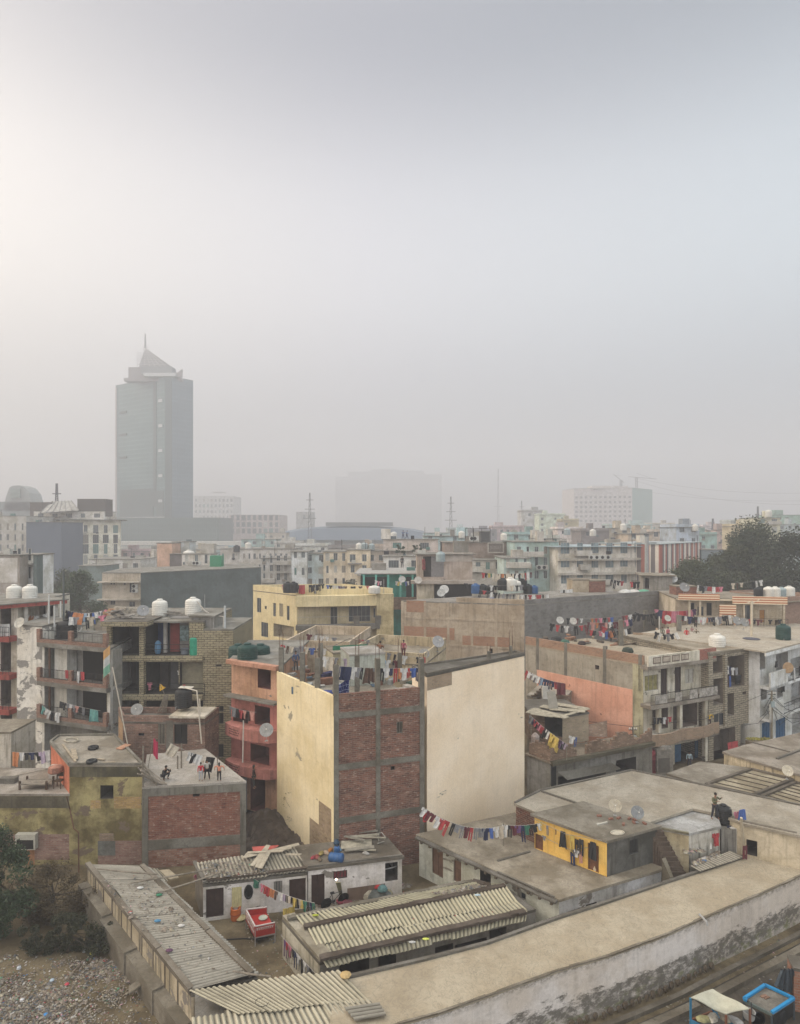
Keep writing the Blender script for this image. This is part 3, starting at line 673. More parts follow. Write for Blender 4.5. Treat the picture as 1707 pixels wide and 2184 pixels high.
for i in range(n-1):
    a, b = ft[i], ft[i+1]; L = (Vector((a.x,a.y))-Vector((b.x,b.y))).length; st = 3
    for k in range(st):
        p, q = a.lerp(b, k/st), a.lerp(b, (k+1)/st); m.face([(p.x,p.y,0),(q.x,q.y,0),(q.x,q.y,ZL0-.1),(p.x,p.y,ZL0-.1)], [(acc+L*k/st,0),(acc+L*(k+1)/st,0),(acc+L*(k+1)/st,ZL0-.1),(acc+L*k/st,ZL0-.1)])
    acc += L
for i in range(n-1): a, b = bk[i+1], bk[i]; m.face([(a.x,a.y,0),(b.x,b.y,0),(b.x,b.y,ZL0-.1),(a.x,a.y,ZL0-.1)])
m.face([(bk[0].x,bk[0].y,0),(ft[0].x,ft[0].y,0),(ft[0].x,ft[0].y,ZL0-.1),(bk[0].x,bk[0].y,ZL0-.1)])
m.build('wall', MOSSY, LT)
m = MB()
for i in range(n-1):
    a, b, c, d = ft[i], ft[i+1], bk[i+1], bk[i]
    m.prism([(a.x,a.y),(b.x,b.y),(c.x,c.y),(d.x,d.y)], ZL0-.1, ZL0)
m.build('roof', concrete((.45,.39,.29), 21, (.85,.82,.78), crack=.3, k=.45), LT)
m = MB()
for i in range(n-1): m.beam(bk[i]+Vector((0,0,.05)), bk[i+1]+Vector((0,0,.05)), .16, .12)
m.build('rear_kerb', CEM, LT)
m = MB(); r = random.Random(3)
for i in range(n-1):
    a, b = ft[i], ft[i+1]; L = (b-a).length; k = max(1, int(L/.5))
    for j in range(k):
        p, q = a.lerp(b, j/k), a.lerp(b, (j+1)/k); o = Vector((0,0,.02+r.uniform(-.012,.02))); m.beam(p+o, q+o, .09+r.uniform(-.02,.03), .06)
m.build('front_lip', concrete((.27,.235,.185), 22), LT)
m = MB(); p = zp(ZG,1160,860,2.5); m.tube([p+Vector((-.05,.25,.06)), p+Vector((.02,-.3,.04)), p+Vector((.03,-.34,-.1))], .055, 8); m.build('drain_spout', STEEL, LT)
# dung cakes drying along the foot of the wall, drain channel, kerbs
fdir = (ft[7]-ft[3]); fdir.z = 0; fdir.normalize(); fn_ = Vector((fdir.y,-fdir.x,0))
def alongft(x, o=0, z=0):  # metres from ft[2] along the wall front
    k = 2; rem = x
    while k < n-2:
        L = (ft[k+1]-ft[k]).length
        if rem < L: break
        rem -= L; k += 1
    d = (ft[k+1]-ft[k]).normalized(); p = ft[k]+d*rem; nn = Vector((d.y,-d.x,0)); return Vector((p.x,p.y,z))+nn*o
LB = sum((ft[k+1]-ft[k]).length for k in range(2, n-1))
cake = None
for k in range(22):
    x = 3.6+k*.40; p = alongft(x, .16+rnd.uniform(-.03,.06), .02)
    if cake is None:
        m = MB(); Mt = Matrix.Rotation(R(78),4,'X'); m.lathe([(.05,-.05),(.19,-.05),(.22,0),(.17,.05),(.04,.07)], 10, M=Mt); cake = m.build('dung_cake', plain((.10,.075,.05), .95, var=.5), loc=(0,0,0)); o = cake
    else: o = cake.copy(); COL.objects.link(o)
    o.location = p+Vector((0,0,.2)); o.rotation_euler = (rnd.uniform(-.2,.2),rnd.uniform(-.3,.3),math.atan2(fdir.y,fdir.x)+rnd.uniform(-.2,.2)); o.scale = (rnd.uniform(.55,.85),)*3
    tag(o, 'round dried dung cake leaning in the row along the foot of the mossy wall', 'dung cake', 'dung cakes drying along the wall')
m = MB(); 
for k in range(40):
    x0, x1 = -6+k*.95, -6+(k+1)*.95; a, b = alongft(max(x0,.0), .62, 0), alongft(x1, .62, 0)
    if x0 < 0: continue
    m.beam(a+Vector((0,0,.09)), b+Vector((0,0,.09)), .22, .18)
a, b = alongft(0,.62,.09), alongft(0,.62,.09)-(ft[2]-ft[1]).normalized()*7; b.z = .09; m.beam(b, a, .22, .18)
struct(m.build('kerb', concrete((.20,.175,.14), 31)))
m = MB(); f0 = (ft[2]-ft[1]).normalized(); 
P0_, P1_ = alongft(0,.95,.006)-f0*7, alongft(0,.95,.006)
pts_ = [P0_]+[alongft(x,.95,.006) for x in range(0, 36, 2)]; pto = [p+Vector((fn_.x*.3, fn_.y*.3, 0)) for p in pts_]
for i in range(len(pts_)-1): m.face([pto[i], pto[i+1], pts_[i+1], pts_[i]])
struct(m.build('drain_channel', plain((.025,.022,.018), .35)))
for k, (x0, x1) in enumerate(((2.0,9.3),(9.6,19.5),(19.9,27),(27.3,34))):
    m = MB(); N_ = 6
    for j in range(N_):
        a = alongft(x0+(x1-x0)*j/N_, 1.38, .12); b = alongft(x0+(x1-x0)*(j+1)/N_, 1.38, .12); m.beam(a, b, .34, .24)
    tag(m.build('kerb_stone', concrete((.235,.205,.16), 32+k)), ['long rounded concrete kerb beside the drain, nearest the sheltered cart','long concrete kerb beside the drain between its two gaps','concrete kerb stretch beside the drain beyond the second gap','farthest concrete kerb stretch beside the drain at the right edge'][k], 'kerb')
a_, b_ = alongft(0,1.55,.004)-f0*10, None
st = [P0_+Vector((fn_.x*.6,fn_.y*.6,0))-f0*6]+[alongft(x,1.5,.004) for x in range(0,38,2)]; m = MB()
for i in range(len(st)-1): p, q = st[i], st[i+1]; m.face([(p.x+fn_.x*14,p.y+fn_.y*14,.004),(q.x+fn_.x*14,q.y+fn_.y*14,.004),(q.x,q.y,.004),(p.x,p.y,.004)])
struct(m.build('street', concrete((.125,.105,.08), 41, (.35,.33,.3))))
# ------------------------------------------------------------------ rubbish: uncountable scatter
LITC = [(.40,.38,.35),(.24,.22,.19),(.24,.2,.16),(.15,.12,.09),(.30,.06,.05),(.06,.13,.25),(.07,.2,.12),(.42,.25,.28),(.10,.10,.10),(.30,.27,.20)]
def litter(name, label, spots, n, mats=None, size=(.05,.16), seed=0, kind='stuff'):
    r = random.Random(seed); m = MB(); ms = [plain(c, .7, var=.3) for c in LITC]
    wts = [0]*2+[1]*4+[2]*9+[3]*12+[4,5,6,7]+[8]*5+[9]*5
    for k in range(n):
        p = spots(r); s_ = r.uniform(*size)*(2.2 if r.random() < .04 else 1); m.cur = r.choice(wts)
        if m.cur in (4,5,6,7): s_ *= .7
        a = r.random()*6.3; d = Vector((cos(a),sin(a),r.uniform(-.3,.3)))*s_; e_ = Vector((-sin(a),cos(a),r.uniform(-.3,.3)))*s_*r.uniform(.3,.9); u = Vector((0,0,s_*r.uniform(.15,.6)))
        q = Vector(p)+Vector((0,0,.01)); m.face([q-d, q-e_, q+u]); m.face([q-e_, q+d, q+u]); m.face([q+d, q+e_, q+u]); m.face([q+e_, q-d, q+u])
    o = m.build(name, ms); o['label'] = label; struct(o, kind); return o
def inquad(Z, A, B, C, D, z=0):
    a, b, c, d = [zp(Z, *p, z) for p in (A,B,C,D)]
    def f(r, bias=1.): s_, t_ = r.random(), r.random()**bias; return a.lerp(b,s_).lerp(d.lerp(c,s_), t_)
    return f
CLU = {}
def clus(g, seed, sd_, bias):
    """scatter that clots into heaps"""
    if seed not in CLU: q = random.Random(seed*9); CLU[seed] = [(g(q, bias), q.uniform(.3,1.6)*sd_) for k in range(46)]
    def f(r):
        if r.random() < .25: return g(r, bias)
        c, s_ = r.choice(CLU[seed]); return c+Vector((r.gauss(0,s_*1.3), r.gauss(0,s_*.8), abs(r.gauss(0,.04))))
    return f
g1 = inquad(ZE,(-150,1100),(900,1180),(1180,1600),(-150,1600))
litter('rubbish', 'scattered rubbish over the waste ground', lambda r: clus(g1,1,.45,.7)(r), 3600, size=(.025,.08), seed=1)
g2 = inquad(ZE,(-150,1220),(330,1250),(520,1600),(-150,1600))
litter('rubbish', 'dense heap of plastic bags and rubbish in the corner', lambda r: clus(g2,2,.6,.7)(r), 3800, size=(.03,.095), seed=2)
g3 = inquad(ZE,(560,1120),(880,1180),(920,1300),(540,1260))
litter('rubbish', 'rubbish strewn beside the shed ledge', g3, 500, size=(.04,.13), seed=3)
g4 = inquad(ZR,(0,1050),(1500,350),(1640,640),(300,1290))
litter('street_litter', 'scraps of paper and plastic on the street', g4, 110, size=(.02,.06), seed=5)
g5 = inquad(ZG,(900,1440),(1650,960),(1707,1150),(1200,1452))
litter('street_litter', 'larger pale scraps on the street', g5, 26, size=(.06,.13), seed=6)
g6 = inquad(ZF,(0,800),(240,780),(380,1190),(60,1210))
litter('yard_litter', 'scraps and straw on the yard floor', g6, 170, size=(.03,.08), seed=7)
g7 = inquad(ZF,(400,760),(960,620),(1050,640),(450,800))
litter('yard_litter', 'odds and ends lying before the white huts', g7, 420, size=(.05,.14), seed=8)
# individual larger scraps
for k, (x, y, c, lb) in enumerate(((535,1095,(.35,.36,.36),'grey plastic sack on the waste ground under the dark shrub'),(580,1108,(.5,.45,.08),'yellow rag beside the grey sack on the waste ground'),(120,1200,(.4,.42,.45),'pale grey bag at the left of the rubbish heap'),(330,1280,(.35,.42,.48),'bluish plastic bag lying on the rubbish'),(290,1500,(.05,.2,.45),'bright blue bag near the bottom of the rubbish heap'),(425,1305,(.4,.05,.07),'red wrapper lying on the waste ground'),(140,1405,(.5,.5,.5),'white crumpled bag in the middle of the rubbish heap'),(1030,1505,(.03,.18,.08),'green scrap by the end of the shed ledge'))):
    p = zp(ZE,x,y,0); m = MB(); r = random.Random(k+50); prof = [(.02,0)]+[(r.uniform(.12,.2)*.55, z) for z in (.02,.06,.09)]+[(.03,.11)]; m.lathe(prof, 7, c=tuple(p)); tag(m.build('plastic_bag', plain(c,.5), smooth=False), lb, 'rubbish bag')

# ------------------------------------------------------------------ diagonal shed on the left, corrugated roof between two copings
zS = 2.2; A_ = zp(ZE,555,535,zS); B_ = zp(ZE,1215,1340,zS); C_ = zp(ZE,1640,1245,zS); D_ = zp(ZE,945,545,zS)
ledge_m = concrete((.26,.235,.19), 51)
sh = House('shed', 'long diagonal shed whose corrugated roof is strewn with rubbish', 'shed', [A_,B_,C_,D_], 0, zS-.12, plaster((.44,.38,.28), streak=.9, peel=.6, seed=3), CEM, over=0); sh.done()
LV = Vector((B_.x-A_.x, B_.y-A_.y, 0)); LL = LV.length; LV /= LL; LN = Vector((LV.y,-LV.x,0))
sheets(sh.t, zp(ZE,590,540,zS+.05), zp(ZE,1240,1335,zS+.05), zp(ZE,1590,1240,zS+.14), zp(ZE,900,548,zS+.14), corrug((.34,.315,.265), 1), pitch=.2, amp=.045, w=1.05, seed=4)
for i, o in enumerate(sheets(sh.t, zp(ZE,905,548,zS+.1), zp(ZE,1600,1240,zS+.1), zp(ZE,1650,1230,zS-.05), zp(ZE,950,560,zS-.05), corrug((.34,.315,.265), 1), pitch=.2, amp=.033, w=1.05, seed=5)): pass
a, b = Vector((A_.x,A_.y,zS)), Vector((B_.x,B_.y,zS)); cm = concrete((.24,.21,.17), 52)
for k in range(4):
    m = MB(); m.beam(a.lerp(b,k/4+.002)+Vector((0,0,.04+.03*(k%2))), a.lerp(b,(k+1)/4-.002)+Vector((0,0,.04+.02*(k%3))), .26, .16); m.build('coping', cm, sh.t)
a, b = zp(ZE,900,545,zS+.15), zp(ZE,1600,1242,zS+.15)
for k in range(3): m = MB(); m.beam(a.lerp(b,k/3+.002), a.lerp(b,(k+1)/3-.002)+Vector((0,0,.02*k)), .24, .2); m.build('ridge_coping', cm, sh.t)
# stepped ledge down the outer side
for k, (t0, t1, z, o) in enumerate(((0,.30,1.25,.5),(.30,.56,1.15,.62),(.56,.80,1.05,.55),(.80,1.0,.95,.5))):
    m = MB(); p = [Vector((A_.x,A_.y,0))+LV*LL*t0, Vector((A_.x,A_.y,0))+LV*LL*t1]; q = [x+LN*o for x in p]
    m.prism([(q[0].x,q[0].y),(q[1].x,q[1].y),(p[1].x,p[1].y),(p[0].x,p[0].y)], 0, z); 
    tag(m.build('ledge', [ledge_m]), ['farthest length of the stepped concrete ledge along the shed','second length of the concrete ledge along the shed','third length of the concrete ledge, broken slab below it','nearest length of the concrete ledge by the corrugated sheets'][k], 'ledge')
for k in range(9): part_box(sh.t, 'pilaster', lambda s_,z,o: Vector((A_.x,A_.y,0))+LV*s_+Vector((0,0,z))-LN*o, LL*(k+1)/10, LL*(k+1)/10+.09, .9, zS-.1, -.03, .02, cm)
m = MB(); m.beam(zp(ZE,820,1340,.35), zp(ZE,935,1255,.75), .5, .08); tag(m.build('concrete_slab', ledge_m), 'broken concrete slab leaning against the shed ledge', 'slab')
g = inquad(ZE,(640,580),(900,570),(1560,1220),(1220,1290),zS+.19); litter('roof_rubbish', 'rubbish lying on the diagonal corrugated roof', g, 230, size=(.025,.07), seed=9)
g = inquad(ZE,(640,640),(960,640),(1250,960),(900,960),zS+.19); litter('roof_rubbish', 'thicker rubbish half way along the corrugated roof', g, 240, size=(.03,.09), seed=10)
for k, (p, q) in enumerate((((620,565),(1000,600)),((830,655),(1370,560)),((990,720),(1400,590)),((1480,1215),(1720,1250)),((860,650),(980,620)))):
    m = MB(); m.tube([zp(ZE,*p,2.5), zp(ZE,(p[0]+q[0])/2,(p[1]+q[1])/2+3,2.62), zp(ZE,*q,2.75)], .04, 6); tag(m.build('bamboo_pole', GREYWOOD), ['bamboo pole lying across the top end of the diagonal roof','lower of two long poles spanning from the diagonal roof to the huts','pole sloping from the diagonal roof up to the white hut','pale pole sticking out at the near right end of the diagonal roof','short pole on the diagonal roof under the long ones'][k], 'pole')
for nm, (x,y), c, lb in (('bundle',(1075,1088),(.11,.05,.09),'dark purple bundle lying on the diagonal corrugated roof'),('rag',(1010,735),(.03,.17,.09),'dark green rag on the ridge side of the diagonal roof'),('bag',(1000,900),(.07,.2,.33),'light blue bag among rubbish on the diagonal roof'),('bag',(1150,930),(.5,.48,.45),'white bag on the ridge side of the diagonal roof'),('bag',(890,690),(.5,.5,.48),'white bag near the upper end of the diagonal roof')):
    p = zp(ZE,x,y,zS+.2); r = random.Random(x); m = MB()
    m.lathe([(.02,0),(.20,.03),(.22,.10),(.12,.17),(.02,.2)], 9, c=tuple(p), M=None); o = m.build(nm, plain(c,.7,var=.4), smooth=False); o.scale = (.75,.5,.5); tag(o, lb, nm)
# leaning sheets and board between shed and brick house
hh = zp(ZE,1000,610,1.6)
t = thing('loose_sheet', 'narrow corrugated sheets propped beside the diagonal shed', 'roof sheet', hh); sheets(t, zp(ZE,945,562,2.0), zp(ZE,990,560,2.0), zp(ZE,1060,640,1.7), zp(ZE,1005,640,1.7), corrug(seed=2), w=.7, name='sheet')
m = MB(); a,b,c,d = zp(ZE,1010,572,1.7), zp(ZE,1075,568,1.7), zp(ZE,1135,618,1.6), zp(ZE,1075,632,1.6); m.prism([(p.x,p.y) for p in (d,c,b,a)], [p.z-.05 for p in (d,c,b,a)], [p.z for p in (d,c,b,a)]); tag(m.build('board', plain((.33,.28,.2), .9, var=.3)), 'flat cream board beside the propped corrugated sheets', 'board')
# ------------------------------------------------------------------ corrugated roofs at the bottom edge
zf = 2.75
pts = [zp(ZE,1240,1600,2.3), zp(ZF,900,1600,2.3), zp(ZF,770,1330,2.3), zp(ZF,640,1180,2.3), zp(ZE,1240,1340,2.3)]
hb = House('hut', 'hut roofed with overlapping pale corrugated sheets at the bottom edge', 'hut', [(p.x,p.y) for p in pts], 0, 2.25, plaster((.40,.36,.28), seed=8), CEM); hb.done()
CP = corrug((.44,.40,.30), 7)
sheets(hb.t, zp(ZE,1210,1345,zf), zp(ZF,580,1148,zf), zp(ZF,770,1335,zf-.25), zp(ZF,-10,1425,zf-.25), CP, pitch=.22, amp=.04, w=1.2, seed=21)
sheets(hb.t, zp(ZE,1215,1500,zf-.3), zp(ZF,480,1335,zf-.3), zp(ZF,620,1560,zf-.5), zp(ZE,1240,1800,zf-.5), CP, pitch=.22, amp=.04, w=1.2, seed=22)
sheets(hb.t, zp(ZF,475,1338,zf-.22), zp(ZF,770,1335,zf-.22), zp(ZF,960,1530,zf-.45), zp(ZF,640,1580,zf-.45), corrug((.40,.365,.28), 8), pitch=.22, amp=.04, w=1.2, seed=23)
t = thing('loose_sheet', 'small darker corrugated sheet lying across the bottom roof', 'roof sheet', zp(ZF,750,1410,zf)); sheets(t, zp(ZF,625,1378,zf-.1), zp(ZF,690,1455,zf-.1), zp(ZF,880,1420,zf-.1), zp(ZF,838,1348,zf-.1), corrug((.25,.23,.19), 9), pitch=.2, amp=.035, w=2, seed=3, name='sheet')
p = zp(ZF,627,1190,zf+.08); m = MB(); m.lathe([(.03,0),(.2,.02),(.24,.08),(.14,.14),(.03,.15)], 8, c=tuple(p)); tag(m.build('stone', plain((.42,.30,.14), .9)), 'tan stone weighting the top of the bottom corrugated roof', 'stone')
m = MB(); q = [zp(ZF,120+40*cos(a*.7),1345+28*sin(a*.7),zf+.03) for a in range(8)]; m.tube(q, .012, 5); tag(m.build('wire', IRON), 'loop of dark wire lying on the bottom corrugated roof', 'wire')

# ------------------------------------------------------------------ long corrugated shed in the yard
zM = 2.05
Lm, Nm, Rm = zp(ZF,245,822,zM), zp(ZF,470,1082,zM), zp(ZG,215,788,zM); Bm = zp(ZF,1590,625,zM)
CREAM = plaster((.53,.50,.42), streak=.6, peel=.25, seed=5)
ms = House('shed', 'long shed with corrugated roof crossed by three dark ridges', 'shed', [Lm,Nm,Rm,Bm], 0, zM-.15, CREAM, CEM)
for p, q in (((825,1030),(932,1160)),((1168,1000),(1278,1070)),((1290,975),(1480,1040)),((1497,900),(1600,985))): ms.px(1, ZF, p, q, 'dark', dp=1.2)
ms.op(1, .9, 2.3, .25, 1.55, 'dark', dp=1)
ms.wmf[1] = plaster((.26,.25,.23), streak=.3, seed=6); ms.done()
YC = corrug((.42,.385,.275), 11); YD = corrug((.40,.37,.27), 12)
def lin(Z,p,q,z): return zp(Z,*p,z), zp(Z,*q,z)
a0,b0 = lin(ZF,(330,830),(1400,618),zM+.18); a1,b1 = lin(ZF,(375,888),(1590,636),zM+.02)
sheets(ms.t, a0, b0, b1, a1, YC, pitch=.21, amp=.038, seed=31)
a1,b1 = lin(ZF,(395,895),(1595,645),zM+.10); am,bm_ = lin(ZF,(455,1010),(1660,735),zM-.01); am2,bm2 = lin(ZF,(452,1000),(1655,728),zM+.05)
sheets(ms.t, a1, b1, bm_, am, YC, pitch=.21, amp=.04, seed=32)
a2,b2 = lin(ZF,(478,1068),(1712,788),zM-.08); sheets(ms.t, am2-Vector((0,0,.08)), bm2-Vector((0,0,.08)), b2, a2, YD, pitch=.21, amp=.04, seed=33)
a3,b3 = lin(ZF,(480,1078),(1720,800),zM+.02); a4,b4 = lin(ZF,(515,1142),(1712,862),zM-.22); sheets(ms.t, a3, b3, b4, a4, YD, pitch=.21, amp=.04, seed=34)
MUDR = concrete((.125,.10,.08), 61, (.5,.45,.4))
for k, (p, q, w_) in enumerate((((275,838),(1395,612),.22),((375,888),(1590,638),.26),((472,1078),(1712,795),.30))):
    a, b = lin(ZF, p, q, zM+.14); m = MB(); r = random.Random(k)
    for j in range(24): m.beam(a.lerp(b,j/24), a.lerp(b,(j+1)/24)+Vector((0,0,r.uniform(-.02,.03))), w_+r.uniform(-.04,.05), .12+r.uniform(-.02,.03))
    m.build('ridge', [concrete((.22,.20,.16), 62), MUDR, MUDR][k], ms.t)
m = MB(); a, b = lin(ZF,(245,822),(470,1080),zM); m.prism([(p.x,p.y) for p in (a,b,b+Vector((.55,.25,0)),a+Vector((.55,.25,0)))], zM-.14, zM+.02); m.build('gable_coping', concrete((.42,.38,.30),63), ms.t)
m = MB(); a, b = lin(ZF,(1395,612),(1500,640),zM+.12); m.beam(a,b,.3,.14); m.build('end_coping', MUDR, ms.t)
g = inquad(ZF,(1120,680),(1380,625),(1500,645),(1250,710),zM+.14); litter('roof_rubbish', 'rubbish collected on the far right end of the ridged shed roof', g, 300, size=(.03,.10), seed=12)
g = inquad(ZF,(330,850),(1500,640),(1690,800),(520,1100),zM+.1); litter('roof_rubbish', 'bits strewn over the ridged shed roof', g, 120, size=(.02,.08), seed=13)
for x, y, c, lb in ((1112,966,(.55,.60,.12),'lime green rag on the front ridge of the shed roof'),(1425,700,(.4,.5,.55),'pale bag on the upper right of the ridged shed roof'),(445,822,(.33,.36,.05),'moss green rag at the back left of the ridged shed roof'),(1030,985,(.42,.42,.4),'pale cloth lying on the eave of the ridged shed roof')):
    p = zp(ZF,x,y,zM+.2); m = MB(); r = random.Random(x); m.lathe([(.02,0),(.17,.02),(.19,.06),(.1,.1),(.02,.1)], 8, c=tuple(p)); o = m.build('rag', plain(c,.8,var=.4)); o.scale = (.9,.45,.6); tag(o, lb, 'rag')
# washing along the shed's left gable
a, b = wallpoint(ms,0,ZF,250,935,-.12), wallpoint(ms,0,ZF,455,1160,-.12)
washline('line along the left gable of the ridged shed', a, b, 'vt rs ps ks nt ws kt ws es kt', sag=.02, sc=.72)

# ------------------------------------------------------------------ white huts around the yard
WH = plaster((.70,.66,.64), streak=.22, peel=.4, peelc=(.22,.2,.175), seed=7)
NLa, NRa, BRa, BLa = zp(ZE,1290,652,2.1), zp(ZF,394,548,2.1), zp(ZF,305,402,2.1), zp(ZE,1240,520,2.1)
ha = House('hut', 'white yard hut with debris-covered corrugated roof and two brown doors', 'hut', [NLa,NRa,BRa,BLa], 0, 1.98, WH, CEM)
DRB = plain((.055,.032,.026), .8, var=.4)
ha.px(0, ZE, (1308,690), (1420,872), 'door', pane=DRB, frame=DRB); ha.px(0, ZF, (192,612), (245,690), 'win', bars=4); ha.px(0, ZF, (286,598), (386,745), 'door', pane=DRB, frame=DRB)
ha.wmf[3] = concrete((.30,.27,.23), 71); ha.done()
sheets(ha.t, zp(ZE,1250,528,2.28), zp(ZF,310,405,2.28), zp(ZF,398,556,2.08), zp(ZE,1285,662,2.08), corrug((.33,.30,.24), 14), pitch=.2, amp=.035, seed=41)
m = MB(); m.beam(zp(ZE,1288,640,2.2), zp(ZF,396,530,2.2), .18, .1); m.build('eave_beam', MUDR, ha.t)
m = MB(); m.beam(zp(ZE,1235,520,2.2), zp(ZE,1300,650,2.2), .2, .1); m.build('side_coping', CEM, ha.t)
g = inquad(ZE,(1260,530),(1707,500),(1707,590),(1310,630),2.3); litter('roof_rubbish', 'stones and scraps on the white hut with two brown doors', g, 420, size=(.03,.09), seed=14)
for k, (p, q) in enumerate((((5,470),(345,388)),((20,455),(300,410)),((60,520),(160,395)),((90,530),(155,400)),((110,535),(165,430)),((265,450),(355,452)),((30,440),(250,430)))):
    m = MB(); m.beam(zp(ZF,*p,2.42), zp(ZF,*q,2.5+.05*k), .26 if k < 5 else .2, .03); tag(m.build('plank', plain((.36,.32,.25), .9, var=.4)), ['long pale plank across the top of the debris-covered roof','second pale plank just below the longest one','broad board leaning down the debris-covered roof','narrow board beside the broad leaning one','short board at the foot of the leaning pair','short white board at the right end of the debris-covered roof','thin plank behind the crossed boards on the hut roof'][k], 'plank')
NLb, NRb, BRb, BLb = zp(ZF,400,532,2.2), zp(ZF,968,460,2.2), zp(ZF,872,352,2.2), zp(ZF,308,402,2.2)
hb2 = House('hut', 'white yard hut with flat cement roof piled with drums and boards', 'hut', [NLb,NRb,BRb,BLb], 0, 2.2, WH, ROOFD, over=.1)
hb2.px(0, ZF, (420,572), (500,765), 'door', pane=DRB, frame=DRB); hb2.px(0, ZF, (553,550), (637,600), 'win', pane=plain((.16,.03,.035),.7), frame=DRB, bars=3); hb2.px(0, ZF, (866,500), (942,610), 'dark', dp=1.0); hb2.done()
m = MB(); P = PF(hb2,0); L = (Vector(hb2.pts[1])-Vector(hb2.pts[0])).length
part_box(hb2.t, 'dado', P, 2.2, L-1.0, .0, .75, -.012, 0, plaster((.20,.14,.11), seed=9))
m.beam(zp(ZF,400,524,2.25), zp(ZF,966,456,2.25), .14, .09); m.build('roof_edge', CEM, hb2.t)
# things on that roof
t = thing('drum', 'blue plastic drum lying on the white hut roof', 'drum', zp(ZF,572,478,2.25)); m = MB(); Mt = Matrix.Translation(zp(ZF,572,470,2.45)) @ Matrix.Rotation(R(85),4,'Y') @ Matrix.Rotation(.3,4,'X'); m.lathe([(.2,-.42),(.25,-.38),(.25,-.15),(.27,-.12),(.25,-.09),(.25,.15),(.27,.18),(.25,.21),(.25,.36),(.2,.4)], 16, M=Mt); m.build('drum_body', PB['blue'], t, smooth=True); m = MB(); m.lathe([(.19,-.43),(.19,-.445),(.02,-.45)], 14, M=Mt); m.build('drum_lid', PB['black'], t)
t = thing('drum', 'small blue drum with orange bags behind the lying one', 'drum', zp(ZF,570,435,2.25)); m = MB(); m.lathe([(.16,0),(.18,.05),(.18,.3),(.15,.36),(.08,.38)], 14, c=tuple(zp(ZF,575,440,2.25))); m.build('drum_body', PB['blue'], t, smooth=True); m = MB(); m.lathe([(.08,.38),(.09,.42),(.02,.43)], 10, c=tuple(zp(ZF,575,440,2.25))); m.build('cap', PB['black'], t)
t = thing('pot', 'dark blue round pot standing at the back of the white hut roof', 'pot', zp(ZF,572,392,2.22)); m = MB(); m.lathe([(.08,0),(.17,.06),(.19,.16),(.13,.26),(.09,.28),(.12,.32)], 14, c=tuple(zp(ZF,572,395,2.22))); m.build('pot_body', plain((.02,.05,.09),.4), t, smooth=True)
for x, y, c, lb, nm in ((535,430,(.5,.2,.05),'orange bag heaped behind the blue drum','bag'),(510,445,(.5,.38,.28),'cream sack heaped left of the blue drum','sack'),(480,450,(.36,.28,.1),'straw coloured sack at the left of the roof heap','sack'),(455,470,(.3,.08,.07),'reddish rag at the left end of the roof heap','rag'),(750,448,(.45,.43,.4),'white rag at the foot of the board pile','rag'),(430,475,(.4,.06,.08),'small red bag at the far left of the roof heap','bag'),(590,425,(.25,.4,.55),'light blue bag beside the upright drum','bag'),(470,485,(.2,.15,.1),'brown basket at the front of the roof heap','basket')):
    p = zp(ZF,x,y,2.22); m = MB(); r = random.Random(x); m.lathe([(.05,0),(r.uniform(.15,.22),.03),(r.uniform(.12,.2),.08),(r.uniform(.05,.14),.13),(.03,.16)], 7, c=(0,0,0)); o = m.build(nm, plain(dk(c,.7),.85,var=.6), loc=(0,0,0)); o.location = p; o.scale = (r.uniform(1,1.7),.8,1); o.rotation_euler = (0,0,r.random()*3); tag(o, lb, nm)
for k, (p, q, w_, z) in enumerate((((600,395),(785,385),.95,2.3),((640,320),(820,305),.3,2.45),((650,345),(830,330),.25,2.5),((620,340),(740,365),.2,2.55),((700,345),(870,350),.12,2.6),((620,425),(800,405),.3,2.36),((690,420),(810,425),.2,2.3))):
    m = MB(); m.beam(zp(ZF,*p,z), zp(ZF,*q,z+.05), w_, .04); tag(m.build('board', plain((.35,.32,.25) if k%2==0 else (.24,.22,.18), .9, var=.4)), ['wide pale board at the front of the pile on the white hut roof','long board at the back of the pile on the white hut roof','second board from the back of the roof pile','board slanting across the back of the roof pile','thin board sticking out right of the roof pile','board under the wide pale one','short board at the right foot of the roof pile'][k], 'board')
m = MB(); m.tube([zp(ZF,828,372,2.25), zp(ZF,822,325,2.7), zp(ZF,845,318,2.75), zp(ZF,866,345,2.6), zp(ZF,862,372,2.25), zp(ZF,820,385,2.3)], .03, 6); tag(m.build('hose', plain((.3,.28,.24),.8)), 'grey bent pipe standing at the right end of the board pile', 'pipe')
# yard clutter
def box_tilt(m, p, dx, dy, dz, rz): Mt = Matrix.Translation(p) @ Matrix.Rotation(rz,4,'Z'); m.box(-dx/2,-dy/2,0,dx/2,dy/2,dz,Mt); return Mt
# red handcart with box body
c0, c1, c2, c3 = zp(ZF,80,893,.95), zp(ZF,200,868,.95), zp(ZF,150,775,.95), zp(ZF,25,790,.95)
t = thing('handcart', 'red box cart with white lettering standing in the yard', 'cart', (c0.lerp(c2,.5).x, c0.lerp(c2,.5).y, 0))
RED = plain((.36,.028,.022), .5, var=.3); m = MB()
q = [(p.x,p.y) for p in (c0,c1,c2,c3)]; m.prism(q, .62, .68); m.build('tray', RED, t)
for i in range(4):
    if i == 1: continue
    a, b = Vector(q[i]), Vector(q[(i+1)%4]); m = MB(); m.beam((a.x,a.y,.72),(b.x,b.y,.72),.05,.56 if i != 0 else .5); m.build('side_board', RED, t)
    m = MB(); m.beam((a.x,a.y,1.0),(b.x,b.y,1.0),.07,.04); m.build('rim', plain((.45,.4,.38),.6), t)
a, b = Vector(q[0]), Vector(q[1]); dd = (b-a).normalized(); nn = Vector((dd.y,-dd.x)); WP = plain((.6,.57,.52),.7)
